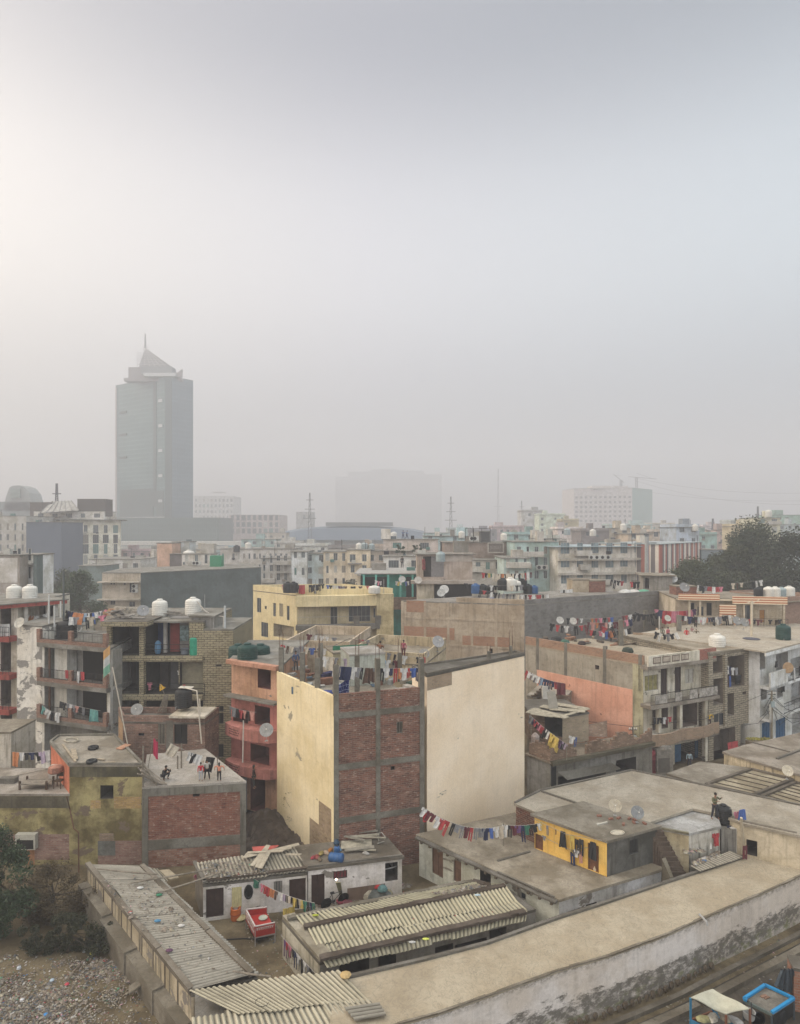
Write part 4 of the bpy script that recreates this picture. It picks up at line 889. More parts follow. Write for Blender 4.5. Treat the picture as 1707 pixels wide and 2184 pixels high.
def strokes(a, b, z0, z1, nn, k, par, seed, name='lettering'):
    r = random.Random(seed); m = MB(); L = (b-a).length; d = (b-a)/L
    o = lambda s_, z: Vector((a.x+d.x*s_+nn.x*.032, a.y+d.y*s_+nn.y*.032, z))
    m.beam(o(.05*L,z1), o(.95*L,z1), .012, .014)
    for j in range(k):
        s_ = L*(.07+.86*j/k); w_ = L*.86/k*.7; h_ = z1-z0
        m.beam(o(s_+w_*.8,z1), o(s_+w_*.8,z0), .012, .014); sh_ = r.randrange(3)
        if sh_ == 0: m.beam(o(s_,z0+h_*.55), o(s_+w_*.8,z0+h_*.55), .012, .014); m.beam(o(s_,z0+h_*.55), o(s_+w_*.3,z0), .012, .014)
        elif sh_ == 1: m.beam(o(s_,z1), o(s_+w_*.4,z0+h_*.4), .012, .014); m.beam(o(s_+w_*.4,z0+h_*.4), o(s_,z0), .012, .014)
        else: m.beam(o(s_,z0+h_*.2), o(s_+w_*.8,z0+h_*.7), .012, .014)
    m.build(name, WP, par)
strokes(a, b, .78, .90, nn, 9, t, 1)
a2_, b2_ = Vector(q[3]), Vector(q[0]); d2 = (b2_-a2_).normalized(); n2 = Vector((d2.y,-d2.x)); strokes(a2_, b2_, .78, .92, n2, 12, t, 2); strokes(a2_, b2_, .56, .70, n2, 12, t, 3)
m = MB(); m.beam((a.x,a.y,.45),(b.x,b.y,.45),.04,.1); [m.beam((x[0],x[1],0),(x[0],x[1],.9),.05) for x in q]; m.build('frame', plain((.3,.27,.25),.7), t)
for k, x in enumerate((Vector(q[3]).lerp(Vector(q[0]),.3), Vector(q[3]).lerp(Vector(q[0]),.75), Vector(q[2]).lerp(Vector(q[1]),.5))):
    m = MB(); Mt = Matrix.Translation((x.x+ (.12 if k==2 else .12),x.y,.33)) @ Matrix.Rotation(math.atan2(d2.y,d2.x),4,'Z') @ Matrix.Rotation(R(90),4,'X'); m.lathe([(.3,-.02),(.33,0),(.3,.02),(.27,0),(.3,-.02)], 20, M=Mt); w_ = m.build('wheel', PB['black'], t)
m = MB(); m.lathe([(.05,0),(.19,.02),(.24,.05),(.22,.06),(.16,.03),(.02,.02)], 14, c=tuple(zp(ZF,128,838,.70))); tag(m.build('basin', plain((.35,.36,.3),.5)), 'pale round basin lying in the red cart', 'basin')
m = MB(); m.lathe([(.12,0),(.15,.03),(.14,.2),(.05,.24)], 12, c=tuple(zp(ZF,136,795,.70))); tag(m.build('pot', PB['black']), 'dark round pot at the back of the red cart', 'pot')
# orange drum with rags
p = zp(ZE,1497,885,0); t = thing('bucket', 'orange drum standing before the yellow curtain', 'drum', p); m = MB(); m.lathe([(.23,0),(.26,.03),(.27,.3),(.28,.34),(.27,.38),(.27,.62),(.24,.64),(.2,.6),(.18,.3)], 18, c=tuple(p)); m.build('drum_body', plain((.5,.13,.03),.5), t, smooth=False)
m = MB(); m.lathe([(.28,.3),(.29,.33),(.28,.36)], 18, c=tuple(p)); m.build('hoop', plain((.3,.06,.02),.6), t)
m = MB(); m.lathe([(.1,0),(.26,.04),(.3,.12),(.14,.2),(.02,.22)], 9, c=tuple(zp(ZE,1530,888,0))); tag(m.build('rag', plain((.5,.42,.22),.9,var=.5)), 'cream rag heap beside the orange drum', 'rag')
m = MB(); P = PF(ha,0); s0,s1,za,zb = ha.sz(0,*ZE(1472,678),*ZE(1535,805)); 
for k in range(8):
    a,b = s0+(s1-s0)*k/8, s0+(s1-s0)*(k+1)/8; m.face([P(a,za,-.05-.03*(k%2)),P(b,za,-.05-.03*((k+1)%2)),P(b,zb,-.04-.02*((k+1)%2)),P(a,zb,-.04-.02*(k%2))])
tag(m.build('curtain', plain((.50,.44,.24),.9,var=.3)), 'faded yellow cloth hung over the hut window', 'curtain')
p = wallpoint(ha,0,ZE,1578,710,-.04); m = MB(); Mt = Matrix.Translation(p) @ Matrix.Rotation(wang(ha,0),4,'Z') @ Matrix.Rotation(R(90),4,'X') @ Matrix.Scale(1.7,4,(0,1,0)); m.lathe([(.16,0),(.2,.03),(.24,0),(.2,-.03),(.16,0)], 18, M=Mt); tag(m.build('tyre', PB['black']), 'dark inner tube hanging on the white hut wall', 'inner tube')
# washing line crossing the yard
washline('line slanting across the yard of white huts', zp(ZF,75,600,2.0), zp(ZF,440,745,1.75), 'gs . ps rs rw ow os hs ws ww lw kw cw kt yw kw cw yw gs kt nt gt', sag=.18, sc=.62, m0=0, m1=0)
garment('yc', zp(ZF,300,770,.75), .3, 'yellow cloth spilling over the back wall of the ridged shed', sc=.6); garment('yc', zp(ZF,275,778,.7), .1, 'second yellow cloth below the end of the yard line', sc=.5)
m = MB(); P = PF(ha,3); p0 = zp(ZE,1245,600,1.6); garment('ps', p0, 1.2, 'pink shirt hung on the side of the white hut', sc=.7)
garment('gs', zp(ZE,1632,640,1.9), .2, 'dark green shirt hung under the hut eave', sc=.7)
# heap of covered goods, metal frame, lamp, bicycle, pans
for x, y, s_, c, lb in ((765,690,(.5,.4,.55),(.40,.36,.28),'beige sheet over the left side of the goods heap'),(830,700,(.75,.5,.5),(.13,.14,.13),'dark tarpaulin over the goods heap before the hut'),(822,632,(.3,.26,.2),(.42,.05,.05),'red cloth on top of the goods heap'),(875,680,(.4,.4,.42),(.33,.30,.20),'khaki sack at the right of the goods heap'),(790,630,(.22,.2,.2),(.5,.5,.48),'white bag on top of the goods heap'),(850,655,(.3,.25,.3),(.12,.22,.22),'teal cloth on the right of the goods heap')):
    p = zp(ZF,x,y+15,.0 if y > 660 else .55); m = MB(); r = random.Random(x); m.lathe([(.9,0),(1.0,.12),(.92,.5),(.6,.9),(.1,1.0)], 12); o = m.build('cloth_bundle', plain(c,.9,var=.5), loc=(0,0,0), smooth=False); o.location = p; o.scale = s_; tag(o, lb, 'bundle')
m = MB(); q = [zp(ZF,818,705,0), zp(ZF,948,672,0)]; a, b = q; m.beam(a,a+Vector((0,0,1.45)),.05); m.beam(b,b+Vector((0,0,1.45)),.05); m.beam(a+Vector((0,0,1.45)),b+Vector((0,0,1.45)),.05); m.beam(a+Vector((0,0,1.45)),a+Vector((-.8,.4,1.45)),.04); tag(m.build('metal_frame', STEEL), 'bare metal pipe frame standing over the goods heap', 'frame')
for x, y, c, lb in ((965,690,(.45,.03,.03),'red cloth sheet hung at the right end of the yard hut'),(985,700,(.10,.16,.30),'blue cloth lying behind the hanging red sheet')):
    garment('rc' if x == 965 else 'bc', zp(ZF,x,y,1.1 if x==965 else .8), 1.0, lb, sc=.75)
p = zp(ZF,570,603,1.7); t = thing('lamp', 'lit bulb glowing on the white hut wall', 'lamp', p)
def em(t_, b): b.inputs['Emission Color'].default_value = (1,.75,.5,1); b.inputs['Emission Strength'].default_value = 9
m = MB(); m.lathe([(.02,-.05),(.05,-.02),(.05,.02),(.02,.05)], 10, c=tuple(p)); m.build('bulb', mat('bulb_glow', em), t); m = MB(); m.beam(p+Vector((0,.02,.05)), p+Vector((.5,.3,.45)), .02); m.build('bracket', IRON, t)
def bicycle(p, rz, label, col=(.03,.03,.035)):
    t = thing('bicycle', label, 'bicycle', p); Mt = Matrix.Translation(p) @ Matrix.Rotation(rz,4,'Z') @ Matrix.Rotation(.15,4,'X')
    for x in (-.52,.52):
        m = MB(); M2 = Mt @ Matrix.Translation((x,0,.33)) @ Matrix.Rotation(R(90),4,'X'); m.lathe([(.30,-.02),(.33,0),(.30,.02),(.29,0),(.30,-.02)], 18, M=M2)
        for k in range(6): m.beam(M2 @ Vector((.3*cos(k*pi/6),.3*sin(k*pi/6),0)), M2 @ Vector((-.3*cos(k*pi/6),-.3*sin(k*pi/6),0)), .008)
        m.build('wheel', PB['black'], t)
    m = MB(); 
    for a, b in (((-.52,.33),(-.12,.3)),((-.12,.3),(-.2,.85)),((-.2,.8),(.35,.82)),((-.12,.3),(.36,.76)),((.33,.95),(.52,.33)),((-.52,.33),(-.2,.78)),((.33,.95),(.25,1.02))): m.tube([Mt @ Vector((a[0],0,a[1])), Mt @ Vector((b[0],0,b[1]))], .016, 6)
    m.tube([Mt @ Vector((.27,-.25,1.0)), Mt @ Vector((.27,.25,1.0))], .014, 6); m.build('bicycle_frame', plain(col,.5), t)
    m = MB(); m.box(-.3,-.07,.85,-.08,.07,.9,Mt); m.build('saddle', PB['black'], t); return t
bicycle(zp(ZF,560,765,0), .5, 'dark bicycle leaning before the white hut wall')
for k, (x,y,c,lb) in enumerate(((525,700,(.35,.30,.22),'straw basket between the hut door and the lamp'),(545,735,(.12,.12,.12),'black basin on the ground by the hut door'),(600,745,(.3,.05,.08),'maroon bundle on the ground by the bicycle'),(655,700,(.3,.32,.34),'grey rag on the ground left of the goods heap'),(640,760,(.16,.05,.06),'dark red rag near the back ridge of the shed'))):
    m = MB(); m.lathe([(.15,0),(.26,.06),(.28,.18),(.22,.2),(.05,.12)], 12, c=tuple(zp(ZF,x,y,.02))); tag(m.build(['basket','basin','bundle','rag','rag'][k], plain(c,.8,var=.5)), lb, ['basket','basin','bundle','rag','rag'][k])
m = MB(); a = zp(ZF,580,620,1.55); 
for k in range(7): m.beam(a+Vector((.04*k-.1,0,0)), zp(ZF,600+k*2,725,.05), .03)
tag(m.build('broom', plain((.25,.24,.14),.9)), 'bundle of sticks leaning on the hut wall under the lamp', 'broom')
tag(bits('','',0,lambda a,b:None,DARK) if False else (lambda: (lambda m: (m.tube([zp(ZE,1440,1015,.03), zp(ZE,1540,1008,.03), zp(ZE,1620,1012,.03), zp(ZE,1700,1000,.03)], .03, 6), m.build('hose', PB['black']))[1])(MB()))(), 'black hose lying across the yard floor', 'hose')
# low rubble mound and red sheet behind the huts
def mound(name, label, cat, p, rx, ry, h, mt, seed, n=30, kind=None):
    r = random.Random(seed); m = MB(); ps = {}
    for i in range(n+1):
        for j in range(n+1):
            x, y = -1+2*i/n, -1+2*j/n; d = math.hypot(x,y); z = max(0, 1-d**1.6)*(.75+.35*sin(x*5+seed)*cos(y*4))+ (r.uniform(-.09,.09) if d < .97 else 0); ps[i,j] = Vector((p[0]+x*rx, p[1]+y*ry, p[2]+max(-.02,z)*h))
    for i in range(n):
        for j in range(n): m.face([ps[i,j],ps[i+1,j],ps[i+1,j+1],ps[i,j+1]])
    o = m.build(name, mt); 
    if kind: struct(o, kind); o['label'] = label; return o
    return tag(o, label, cat)
mound('rubble', 'mound of broken brick and earth beside the tall yellow wall', 'rubble', zp(ZF,200,330,0), 3.8, 4.2, 1.6, MUDR, 3, kind='stuff')
m = MB(); a = zp(ZF,150,415,1.4)
a_,b_,c_,d_ = zp(ZF,62,405,1.5), zp(ZF,70,436,1.3), zp(ZF,170,432,1.3), zp(ZF,225,395,1.5); m.face([b_,c_,d_,a_]); m.face([p-Vector((0,0,.03)) for p in (a_,d_,c_,b_)]); tag(m.build('tarpaulin', plain((.48,.10,.08),.6,var=.3)), 'red tarpaulin stretched behind the hut roof', 'tarpaulin')
tree('sapling', 'leafless thin sapling before the tall yellow wall', zp(ZF,290,330,.2), 3.4, 1.2, .8, 60, .05, (.10,.09,.06), 10, .04, .35, 'sapling', seed=5)

# ------------------------------------------------------------------ compound on the right with the yellow upper room
zC = 2.5
Lc, Nc, Rc = zp(ZF,1072,330,zC), zp(ZG,348,742,zC), zp(ZG,925,572,zC)
pc = quadpts(Lc,Nc,Rc)
GW = plaster((.58,.59,.52), streak=.3, peel=.35, peelc=(.2,.18,.15), seed=10)
hc = House('house', 'low whitewashed house with flat roof carrying the yellow room', 'house', pc, 0, zC, GW, concrete((.37,.325,.255), 73), over=.12)
BRD = plain((.15,.085,.055),.8,var=.4)
for p, q, kd in (((1150,412),(1216,580),'door'),((1280,490),(1326,622),'door'),((1440,555),(1505,650),'dark')): hc.px(0, ZF, p, q, kd, **({'pane':BRD,'frame':BRD} if kd == 'door' else {'dp':1.}))
hc.px(0, ZG, (128,712), (160,755), 'win'); 
hc.px(1, ZG, (395,808), (468,850), 'dark', dp=.5); hc.px(1, ZG, (500,772), (560,812), 'dark', dp=.5)
hc.wmf[1] = plaster((.68,.69,.72), streak=.5, peel=.35, seed=11); hc.done()
P = PF(hc,0); L0 = (Vector(pc[1][:2])-Vector(pc[0][:2])).length
for k in range(14): part_box(hc.t, 'joist', P, L0*(k+.5)/14, L0*(k+.5)/14+.12, zC-.34, zC-.16, -.32, 0, plain((.14,.11,.08),.9))
m = MB(); m.beam(P(0,zC-.1,-.2), P(L0,zC-.1,-.2), .42, .1); m.build('eave_slab', CEM, hc.t)
m = MB(); m.beam(zp(ZG,0,532,zC+.03), zp(ZG,185,480,zC+.03), .12, .07); m.beam(zp(ZG,0,592,zC+.03), zp(ZG,320,735,zC+.03), .1, .05); m.build('roof_seam', CEM, hc.t)
zY = 4.5; Ly, Ny, Ry = zp(ZG,210,268,zY), zp(ZG,618,412,zY), zp(ZG,900,334,zY)
pyy = quadpts(Ly,Ny,Ry)
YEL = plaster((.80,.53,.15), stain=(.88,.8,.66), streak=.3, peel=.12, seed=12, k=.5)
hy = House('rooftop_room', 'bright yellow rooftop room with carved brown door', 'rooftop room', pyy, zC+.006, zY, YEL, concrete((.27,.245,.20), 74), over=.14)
CARV = plain((.17,.075,.04),.6,var=.5)
hy.px(0, ZG, (510,440), (572,628), 'door', pane=CARV, frame=plain((.11,.05,.03),.7)); hy.px(0, ZG, (212,385), (258,500), 'door', pane=CARV, frame=CARV); hy.px(1, ZG, (746,412), (796,495), 'win', pane=DARK, frame=plain((.05,.05,.05),.8), bars=5)
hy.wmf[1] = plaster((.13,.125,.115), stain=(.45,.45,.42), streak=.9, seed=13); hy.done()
P = PF(hy,0); s0,s1,za,zb = hy.sz(0,*ZG(535,565),*ZG(556,605)); m = MB(); pc_ = P((s0+s1)/2,(za+zb)/2,.07); d_ = (P(1,0)-P(0,0)); 
m.face([pc_-d_*.09, pc_-Vector((0,0,.2)), pc_+d_*.09, pc_+Vector((0,0,.2))]); m.build('door_emblem', plain((.5,.42,.3),.6), hy.t)
for k in range(2): m = MB(); a = zp(ZG,[640,700,775,840][k*2],[300,330,300,325][k*2],zY+.01)
for k, (x,y) in enumerate(((575,283),(640,300),(685,295),(745,298),(712,330),(770,320),(830,325),(775,305))):
    m = MB(); box_tilt(m, zp(ZG,x,y,zY), .26, .13, .09, .3*k); tag(m.build('loose_brick', plain((.22,.11,.08),.9)), 'loose brick lying on the yellow room roof', 'brick', 'loose bricks on the yellow room roof')
m = MB(); q = [zp(ZG,678+38*cos(a*2*pi/16),373+12*sin(a*2*pi/16),zY+.03) for a in range(17)]; m.tube(q, .03, 6); m.lathe([(.3,0),(.3,.01)], 16, c=tuple(zp(ZG,678,373,zY+.006))); tag(m.build('basin', plain((.45,.41,.33),.8)), 'round pale pan lying at the roof corner of the yellow room', 'pan')
m = MB(); a = zp(ZG,560,330,zY+.02); m.beam(a, zp(ZG,620,315,zY+.05), .1, .08); m.beam(zp(ZG,565,322,zY+.02), zp(ZG,600,325,zY+.02), .07, .06); tag(m.build('plaster_lump', plain((.4,.38,.33),.9)), 'pale broken plaster on the yellow room roof', 'plaster')
dish(zp(ZG,664,222,5.2), 'round cream satellite dish on mast behind the yellow room', R(-15), .72, (.40,.36,.28)); dish(zp(ZG,789,260,5.1), 'round grey satellite dish on mast right of the cream one', R(-5), .72, (.2,.21,.215))
# washing on the yellow wall
a, b = wallpoint(hy,0,ZG,250,300,-.25), wallpoint(hy,0,ZG,600,420,-.3)
for code, x, y, sc_, lb in (('yt',258,305,.75,'mustard trousers hung at the left end of the yellow wall'),('et',292,328,.6,'grey trousers hung near the left of the yellow wall'),('kd',380,360,.95,'long black dress hung on the yellow wall'),('yt',432,382,1.0,'mustard trousers hung beside the black ones on the wall'),('kt',458,405,.85,'black trousers hung in the middle of the yellow wall'),('kt',484,405,.9,'dark trousers hung left of the carved door'),('nt',433,462,1.25,'long navy trousers on the lower line'),('ws',457,465,.5,'small white shirt on the lower line of the yellow wall'),('ft',480,470,.95,'orange trousers hung on the lower line'),('kd',550,420,.9,'black dress hung beside the carved door'),('ht',340,350,.35,'small brown cloth pegged on the yellow wall'),('es',275,385,.55,'grey striped shirt low on the left of the yellow wall')):
    garment(code, wallpoint(hy,0,ZG,x,y,-.2), wang(hy,0), lb, sc=sc_)
m = MB(); m.tube([wallpoint(hy,0,ZG,215,290,-.2), wallpoint(hy,0,ZG,400,375,-.22), wallpoint(hy,0,ZG,600,410,-.2)], .012, 4); m.tube([wallpoint(hy,0,ZG,255,385,-.2), wallpoint(hy,0,ZG,420,462,-.2), wallpoint(hy,0,ZG,520,450,-.2)], .012, 4); tag(m.build('washing_line', plain((.3,.28,.25))), 'two ropes strung along the yellow wall', 'washing line')
washline('long line hung below the tall cream wall', zp(ZF,1095,165,5.2), zp(ZG,30,335,4.0), 'ws ms ms ws rs rt kt es et ms rt et es ns bs ws cs', sag=.55, sc=.85, m0=0, m1=0)
washline('line reaching the left corner of the yellow room', zp(ZG,35,330,4.0), zp(ZG,245,320,4.2), 'ws kt ms vs nt gs kt ks ws', sag=.08, sc=.8, m0=0, m1=0, poles=(1.2,0))
garment('rs', zp(ZF,1105,205,4.6), .2, 'faded red shirt hung low beside the tall cream wall', sc=.8)
# big flat roof behind, with lighter terrace, stair and recess
zB = 4.4
pb = [zp(ZG,*q,zB) for q in ((105,207),(560,395),(895,340),(1098,372),(1250,330),(1392,318),(1700,372),(2050,450),(2300,300),(1707,222),(760,25),(250,138))]
pb2 = [zp(ZG,*q,zB) for q in ((105,207),(560,395),(880,302),(1100,232),(1240,262),(1392,318),(1707,385),(2200,480),(2400,330),(1707,222),(760,25),(250,138))]
big = House('house', 'large low house with broad pale flat roof behind the yellow room', 'house', [(p.x,p.y) for p in pb2], 0, zB, plaster((.55,.48,.36), streak=.4, seed=14), concrete((.42,.38,.31), 75, (.75,.72,.68), crack=.5, k=.7), over=.1)
big.px(5, ZX, (1140,640), (1255,800), 'dark', dp=1.5); big.wmf[0] = brick(seed=4); big.done()
m = MB(); pr = off([(p.x,p.y) for p in pb2], .05); 
for i in (7,8,9,10,11): j = (i+1)%12; m.beam((pr[i][0],pr[i][1],zB+.04),(pr[j][0],pr[j][1],zB+.04),.12,.09)
m.beam(zp(ZG,250,140,zB+.04), zp(ZG,500,225,zB+.04), .12, .08); m.build('roof_kerb', CEM, big.t)
m = MB(); m.beam(zp(ZG,1235,258,zB-.06), zp(ZG,1392,318,zB-.06), .16, .2); m.beam(zp(ZG,1392,318,zB-.06), zp(ZG,1690,382,zB-.06), .16, .2); m.build('eave_beam', concrete((.24,.21,.17),76), big.t)
zT = 4.2; tt = [zp(ZG,*q,zT) for q in ((868,305),(905,342),(1080,375),(1255,335),(1238,280),(1100,236))]
te = House('terrace_house', 'small house with light grey terrace roof beside the stairs', 'house', [(tt[1].x,tt[1].y),(tt[2].x,tt[2].y),(tt[3].x,tt[3].y),(tt[4].x,tt[4].y),(tt[5].x,tt[5].y),(tt[0].x,tt[0].y)], 0, zT, plaster((.56,.54,.50), streak=.9, peel=.45, seed=15), concrete((.46,.46,.45), 77), over=.06)
te.wmf[0] = plaster((.55,.48,.34), streak=.3, seed=16); te.done()
m = MB(); m.beam(zp(ZG,905,346,zT-.02), zp(ZG,1080,378,zT-.02), .14, .12); m.build('roof_kerb', concrete((.26,.24,.17),78), te.t)
# stairs
sp0, sp1 = zp(ZG,915,395,3.9), zp(ZG,1035,620,2.0); t = thing('staircase', 'narrow brown staircase climbing between yellow room and terrace', 'staircase', (sp1.x,sp1.y,0)); 
for k in range(9):
    p = sp1.lerp(sp0, k/8); m = MB(); m.box(p.x-.55,p.y-.05,0,p.x+.25,p.y+.35,p.z+.25); m.build('step', concrete((.14,.105,.08), 79), t)
m = MB(); a = zp(ZG,905,400,4.0); b = zp(ZG,985,600,2.6); m.prism([(a.x-.15,a.y-.9),(b.x-.3,b.y-.5),(b.x-.1,b.y-.4),(a.x+.1,a.y-.8)], 0, [3.3,2.6,2.6,3.3]); m.build('side_wall', concrete((.24,.215,.165), 80), t)
# recess clutter right
tank(zp(ZG,1275,318,3.9), 1.1, 'black water tank standing on a brick pier at the terrace corner', 'black', wide=.40)
t = thing('pier', 'stained grey brick pier under the black water tank', 'pier', zp(ZG,1285,490,2.5)); m = MB(); p = zp(ZG,1290,345,3.85); m.box(p.x-.42,p.y-.3,2.0,p.x+.42,p.y+.35,3.88); m.build('pier_block', plaster((.22,.21,.19), streak=.9, peel=.4, seed=17), t)
m = MB(); p = zp(ZG,1335,345,3.85); m.box(p.x-.3,p.y-.25,2.0,p.x+.42,p.y+.3,3.92); m.build('whitewashed_block', plaster((.55,.54,.52), streak=.6, seed=18), t)
m = MB(); p = zp(ZG,1390,500,2.5); m.beam(p, zp(ZG,1376,290,4.9), .12); tag(m.build('post', plain((.42,.37,.28),.9)), 'tall pale bamboo post beside the door recess', 'post')
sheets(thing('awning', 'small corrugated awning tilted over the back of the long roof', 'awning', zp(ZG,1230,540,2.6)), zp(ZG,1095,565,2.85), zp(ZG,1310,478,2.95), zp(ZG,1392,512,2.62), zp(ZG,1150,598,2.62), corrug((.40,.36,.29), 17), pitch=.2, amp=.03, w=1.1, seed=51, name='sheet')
g = inquad(ZG,(1090,540),(1250,480),(1260,500),(1110,560),2.9); litter('rubble', 'broken plaster and rubble behind the tilted awning', g, 260, size=(.05,.13), seed=15)
g = inquad(ZG,(1040,430),(1130,400),(1170,480),(1060,500),3.2); litter('rubble', 'dark junk heaped against the terrace wall', g, 160, size=(.06,.18), seed=16)
m = MB(); m.lathe([(.2,0),(.42,.15),(.45,.45),(.3,.7),(.05,.75)], 14, c=tuple(zp(ZG,1068,468,2.9))); tag(m.build('bundle', plain((.16,.13,.17),.8,var=.5)), 'large purplish grey sack bundle beside the stairs', 'bundle')
for code, x, y, z, lb, sc_ in (('rs',1215,362,3.85,'bright red shirt hung on the terrace wall',1.0),('ww',1170,378,3.7,'white towel hung left of the bright red shirt',1.1),('ww',1185,372,3.75,'second white towel beside the bright red shirt',1.1),('es',1150,385,3.6,'light grey shirt at the left of the terrace washing',.9),('ns',1290,318,4.0,'navy bundle of cloth under the black tank',.8),('bd',1362,228,5.0,'bright blue dress hung on the rope by the post',1.0),('ps',1330,240,4.8,'pink patterned shirt beside the blue dress',.9),('mt',1378,430,3.4,'maroon cloth hung on the post by the door recess',1.0)):
    garment(code, zp(ZG,x,y,z)-Vector((0,.35,0)), .25, lb, sc=sc_)
m = MB(); m.tube([zp(ZG,1310,240,4.95), zp(ZG,1350,236,4.85), zp(ZG,1376,225,4.95)], .012, 4); tag(m.build('rope', plain((.4,.36,.3))), 'short rope between the black tank and the bamboo post', 'rope')
for code, x, y, lb, sc_ in (('kt',1538,328,'black trousers hung on the far right recess wall',.95),('lt',1582,345,'grey lilac trousers on the far right recess wall',.95),('lw',1618,348,'lilac towel at the right end of the recess wall',1.1)):
    garment(code, zp(ZG,x,y,4.1)-Vector((0,.25,0)), -.6, lb, sc=sc_)
person(zp(ZG,1249,318,4.2)+Vector((0,.45,0)), R(20), 'person in an olive patterned top behind the black rooftop tank', 'reach', (.12,.12,.07), (.04,.04,.05), 1.55)
person(zp(ZF,1403,612,0)+Vector((0,0,.9)), R(-30), 'person in a red top at the whitewashed house door', 'stand', (.3,.03,.05), (.03,.05,.07), 1.5, 'long')
# adjoining roofs at the right
zQ = 4.0
q = [zp(ZC,*p,zQ) for p in ((920,1072),(1150,1142),(1707,1330),(2000,1330),(1707,1110),(1420,1040),(1120,1003))]
hq = House('house', 'low house with cracked cement roof and ribbed roof panels', 'house', [(p.x,p.y) for p in q], 0, zQ, plaster((.5,.44,.34), seed=19), concrete((.33,.30,.25), 81), over=.02); hq.done()
def ribroof(label, A, B, C, D, z, nr, seed):
    a,b,c,d = [zp(ZC,*p,z) for p in (A,B,C,D)]; t = thing('ribbed_roof', label, 'roof', a.lerp(c,.5)); 
    m = MB(); m.prism([(p.x,p.y) for p in (a,d,c,b)][::1], z-.05, z); m.build('panel', concrete((.40,.35,.25), seed), t)
    for k in range(1,nr): m = MB(); m.beam(a.lerp(b,k/nr)+Vector((0,0,.02)), d.lerp(c,k/nr)+Vector((0,0,.02)), .07, .05); m.build('rib', MUDR, t)
    m = MB(); 
    for p, q_ in ((a,b),(b,c),(d,c),(a,d)): m.beam(p+Vector((0,0,.06)), q_+Vector((0,0,.06)), .2, .14)
    m.build('kerb_frame', concrete((.17,.145,.115), 84), t)
ribroof('framed roof panel with thin ribs on the cracked cement roof', (1152,1142),(1420,1052),(1662,1112),(1430,1205), zQ+.12, 6, 82)
ribroof('dark ribbed roof panel at the right edge below the framed one', (1480,1215),(1680,1130),(1900,1180),(1707,1290), zQ+.05, 7, 83)
zR = 4.6; q = [zp(ZC,*p,zR) for p in ((1258,945),(1800,1105),(2100,950),(1707,835),(1390,905))]
hr = House('house', 'cream house with stained parapet and flat roof at the right edge', 'house', [(p.x,p.y) for p in q], 0, zR, plaster((.52,.44,.31), streak=.95, peel=.15, seed=20), concrete((.34,.30,.25), 85), over=.08); hr.done()
m = MB(); m.beam(zp(ZC,1570,985,zR+.05), zp(ZC,1800,900,zR+.05), .16, .12); m.beam(zp(ZC,1430,890,zR+.05), zp(ZC,1650,945,zR+.05), .1, .06); m.build('roof_seam', CEM, hr.t)
dish(zp(ZC,1632,1058,5.0), 'small cream dish against the wall at the right edge', R(-10), .7, (.5,.45,.35))
# ------------------------------------------------------------------ carts in the street
def P0z(Z,x,y,z=0): return zp(Z,x,y,z)
c = [zp(ZG,1090,1303,1.75), zp(ZG,1290,1400,1.75), zp(ZG,1425,1365,1.75), zp(ZG,1215,1255,1.75)]
t = thing('food_cart', 'street cart sheltered by a beige cloth canopy', 'cart', (c[0].lerp(c[2],.5).x, c[0].lerp(c[2],.5).y, 0))
m = MB(); nS = 8; 
G_ = lambda s_, t_: c[0].lerp(c[1],s_).lerp(c[3].lerp(c[2],s_),t_)+Vector((0,0,-.22*sin(pi*s_)*sin(pi*t_)+.03*sin(7*s_+3*t_)))
for i in range(nS):
    for j in range(nS): 
        q_ = [G_(i/nS,j/nS), G_((i+1)/nS,j/nS), G_((i+1)/nS,(j+1)/nS), G_(i/nS,(j+1)/nS)]; m.face(q_); m.face([x-Vector((0,0,.025)) for x in q_[::-1]])
m.build('canopy', plain((.40,.39,.31),.9,var=.2), t, smooth=True)
BLU = plain((.03,.16,.28),.6)
for k, p in enumerate(c): m = MB(); m.beam((p.x,p.y,.0),(p.x,p.y,p.z-.03),.07); m.build('post', BLU if k in (0,3) else plain((.17,.07,.04),.8), t)
qq = [(p.x,p.y) for p in c]; m = MB(); m.prism(qq, .62, .70); m.build('deck', plain((.12,.11,.10),.8,var=.4), t)
for i in range(4): a,b = qq[i], qq[(i+1)%4]; m = MB(); m.beam((a[0],a[1],.76),(b[0],b[1],.76),.05,.18); m.build('side_rail', BLU if i%2 == 0 else plain((.2,.08,.04),.8), t)
for k in (0,2): p = Vector(qq[k]).lerp(Vector(qq[(k+1)%4]),.5); m = MB(); m.lathe([(.3,-.03),(.34,0),(.3,.03),(.26,0),(.3,-.03)], 18, M=Matrix.Translation((p.x,p.y,.34)) @ Matrix.Rotation(R(90),4,'X')); m.build('wheel', PB['black'], t)
for k, (x,y,cc,lb,nm) in enumerate(((1165,1432,(.4,.38,.2),'folded khaki cloth at the front of the canopy cart','cloth'),(1215,1425,(.55,.52,.45),'white ribbed sacks at the front of the canopy cart','sack'),(1280,1420,(.36,.32,.25),'round straw basket on the canopy cart','basket'),(1340,1440,(.45,.44,.42),'white plastic sheet beside the canopy cart','sheet'))):
    p = zp(ZG,x,y,1.0); m = MB(); m.lathe([(.15,0),(.26,.04),(.24,.1),(.16,.14),(.05,.13)], 7, c=(0,0,0)); o = m.build(nm, plain(dk(cc,.8),.9,var=.6), loc=(0,0,0)); o.location = p; o.scale = (1.3,.8,.9); o.rotation_euler = (0,0,k*.8); tag(o, lb, nm)
c = [zp(ZG,1390,1308,.95), zp(ZG,1548,1385,.95), zp(ZG,1672,1305,.95), zp(ZG,1510,1230,.95)]
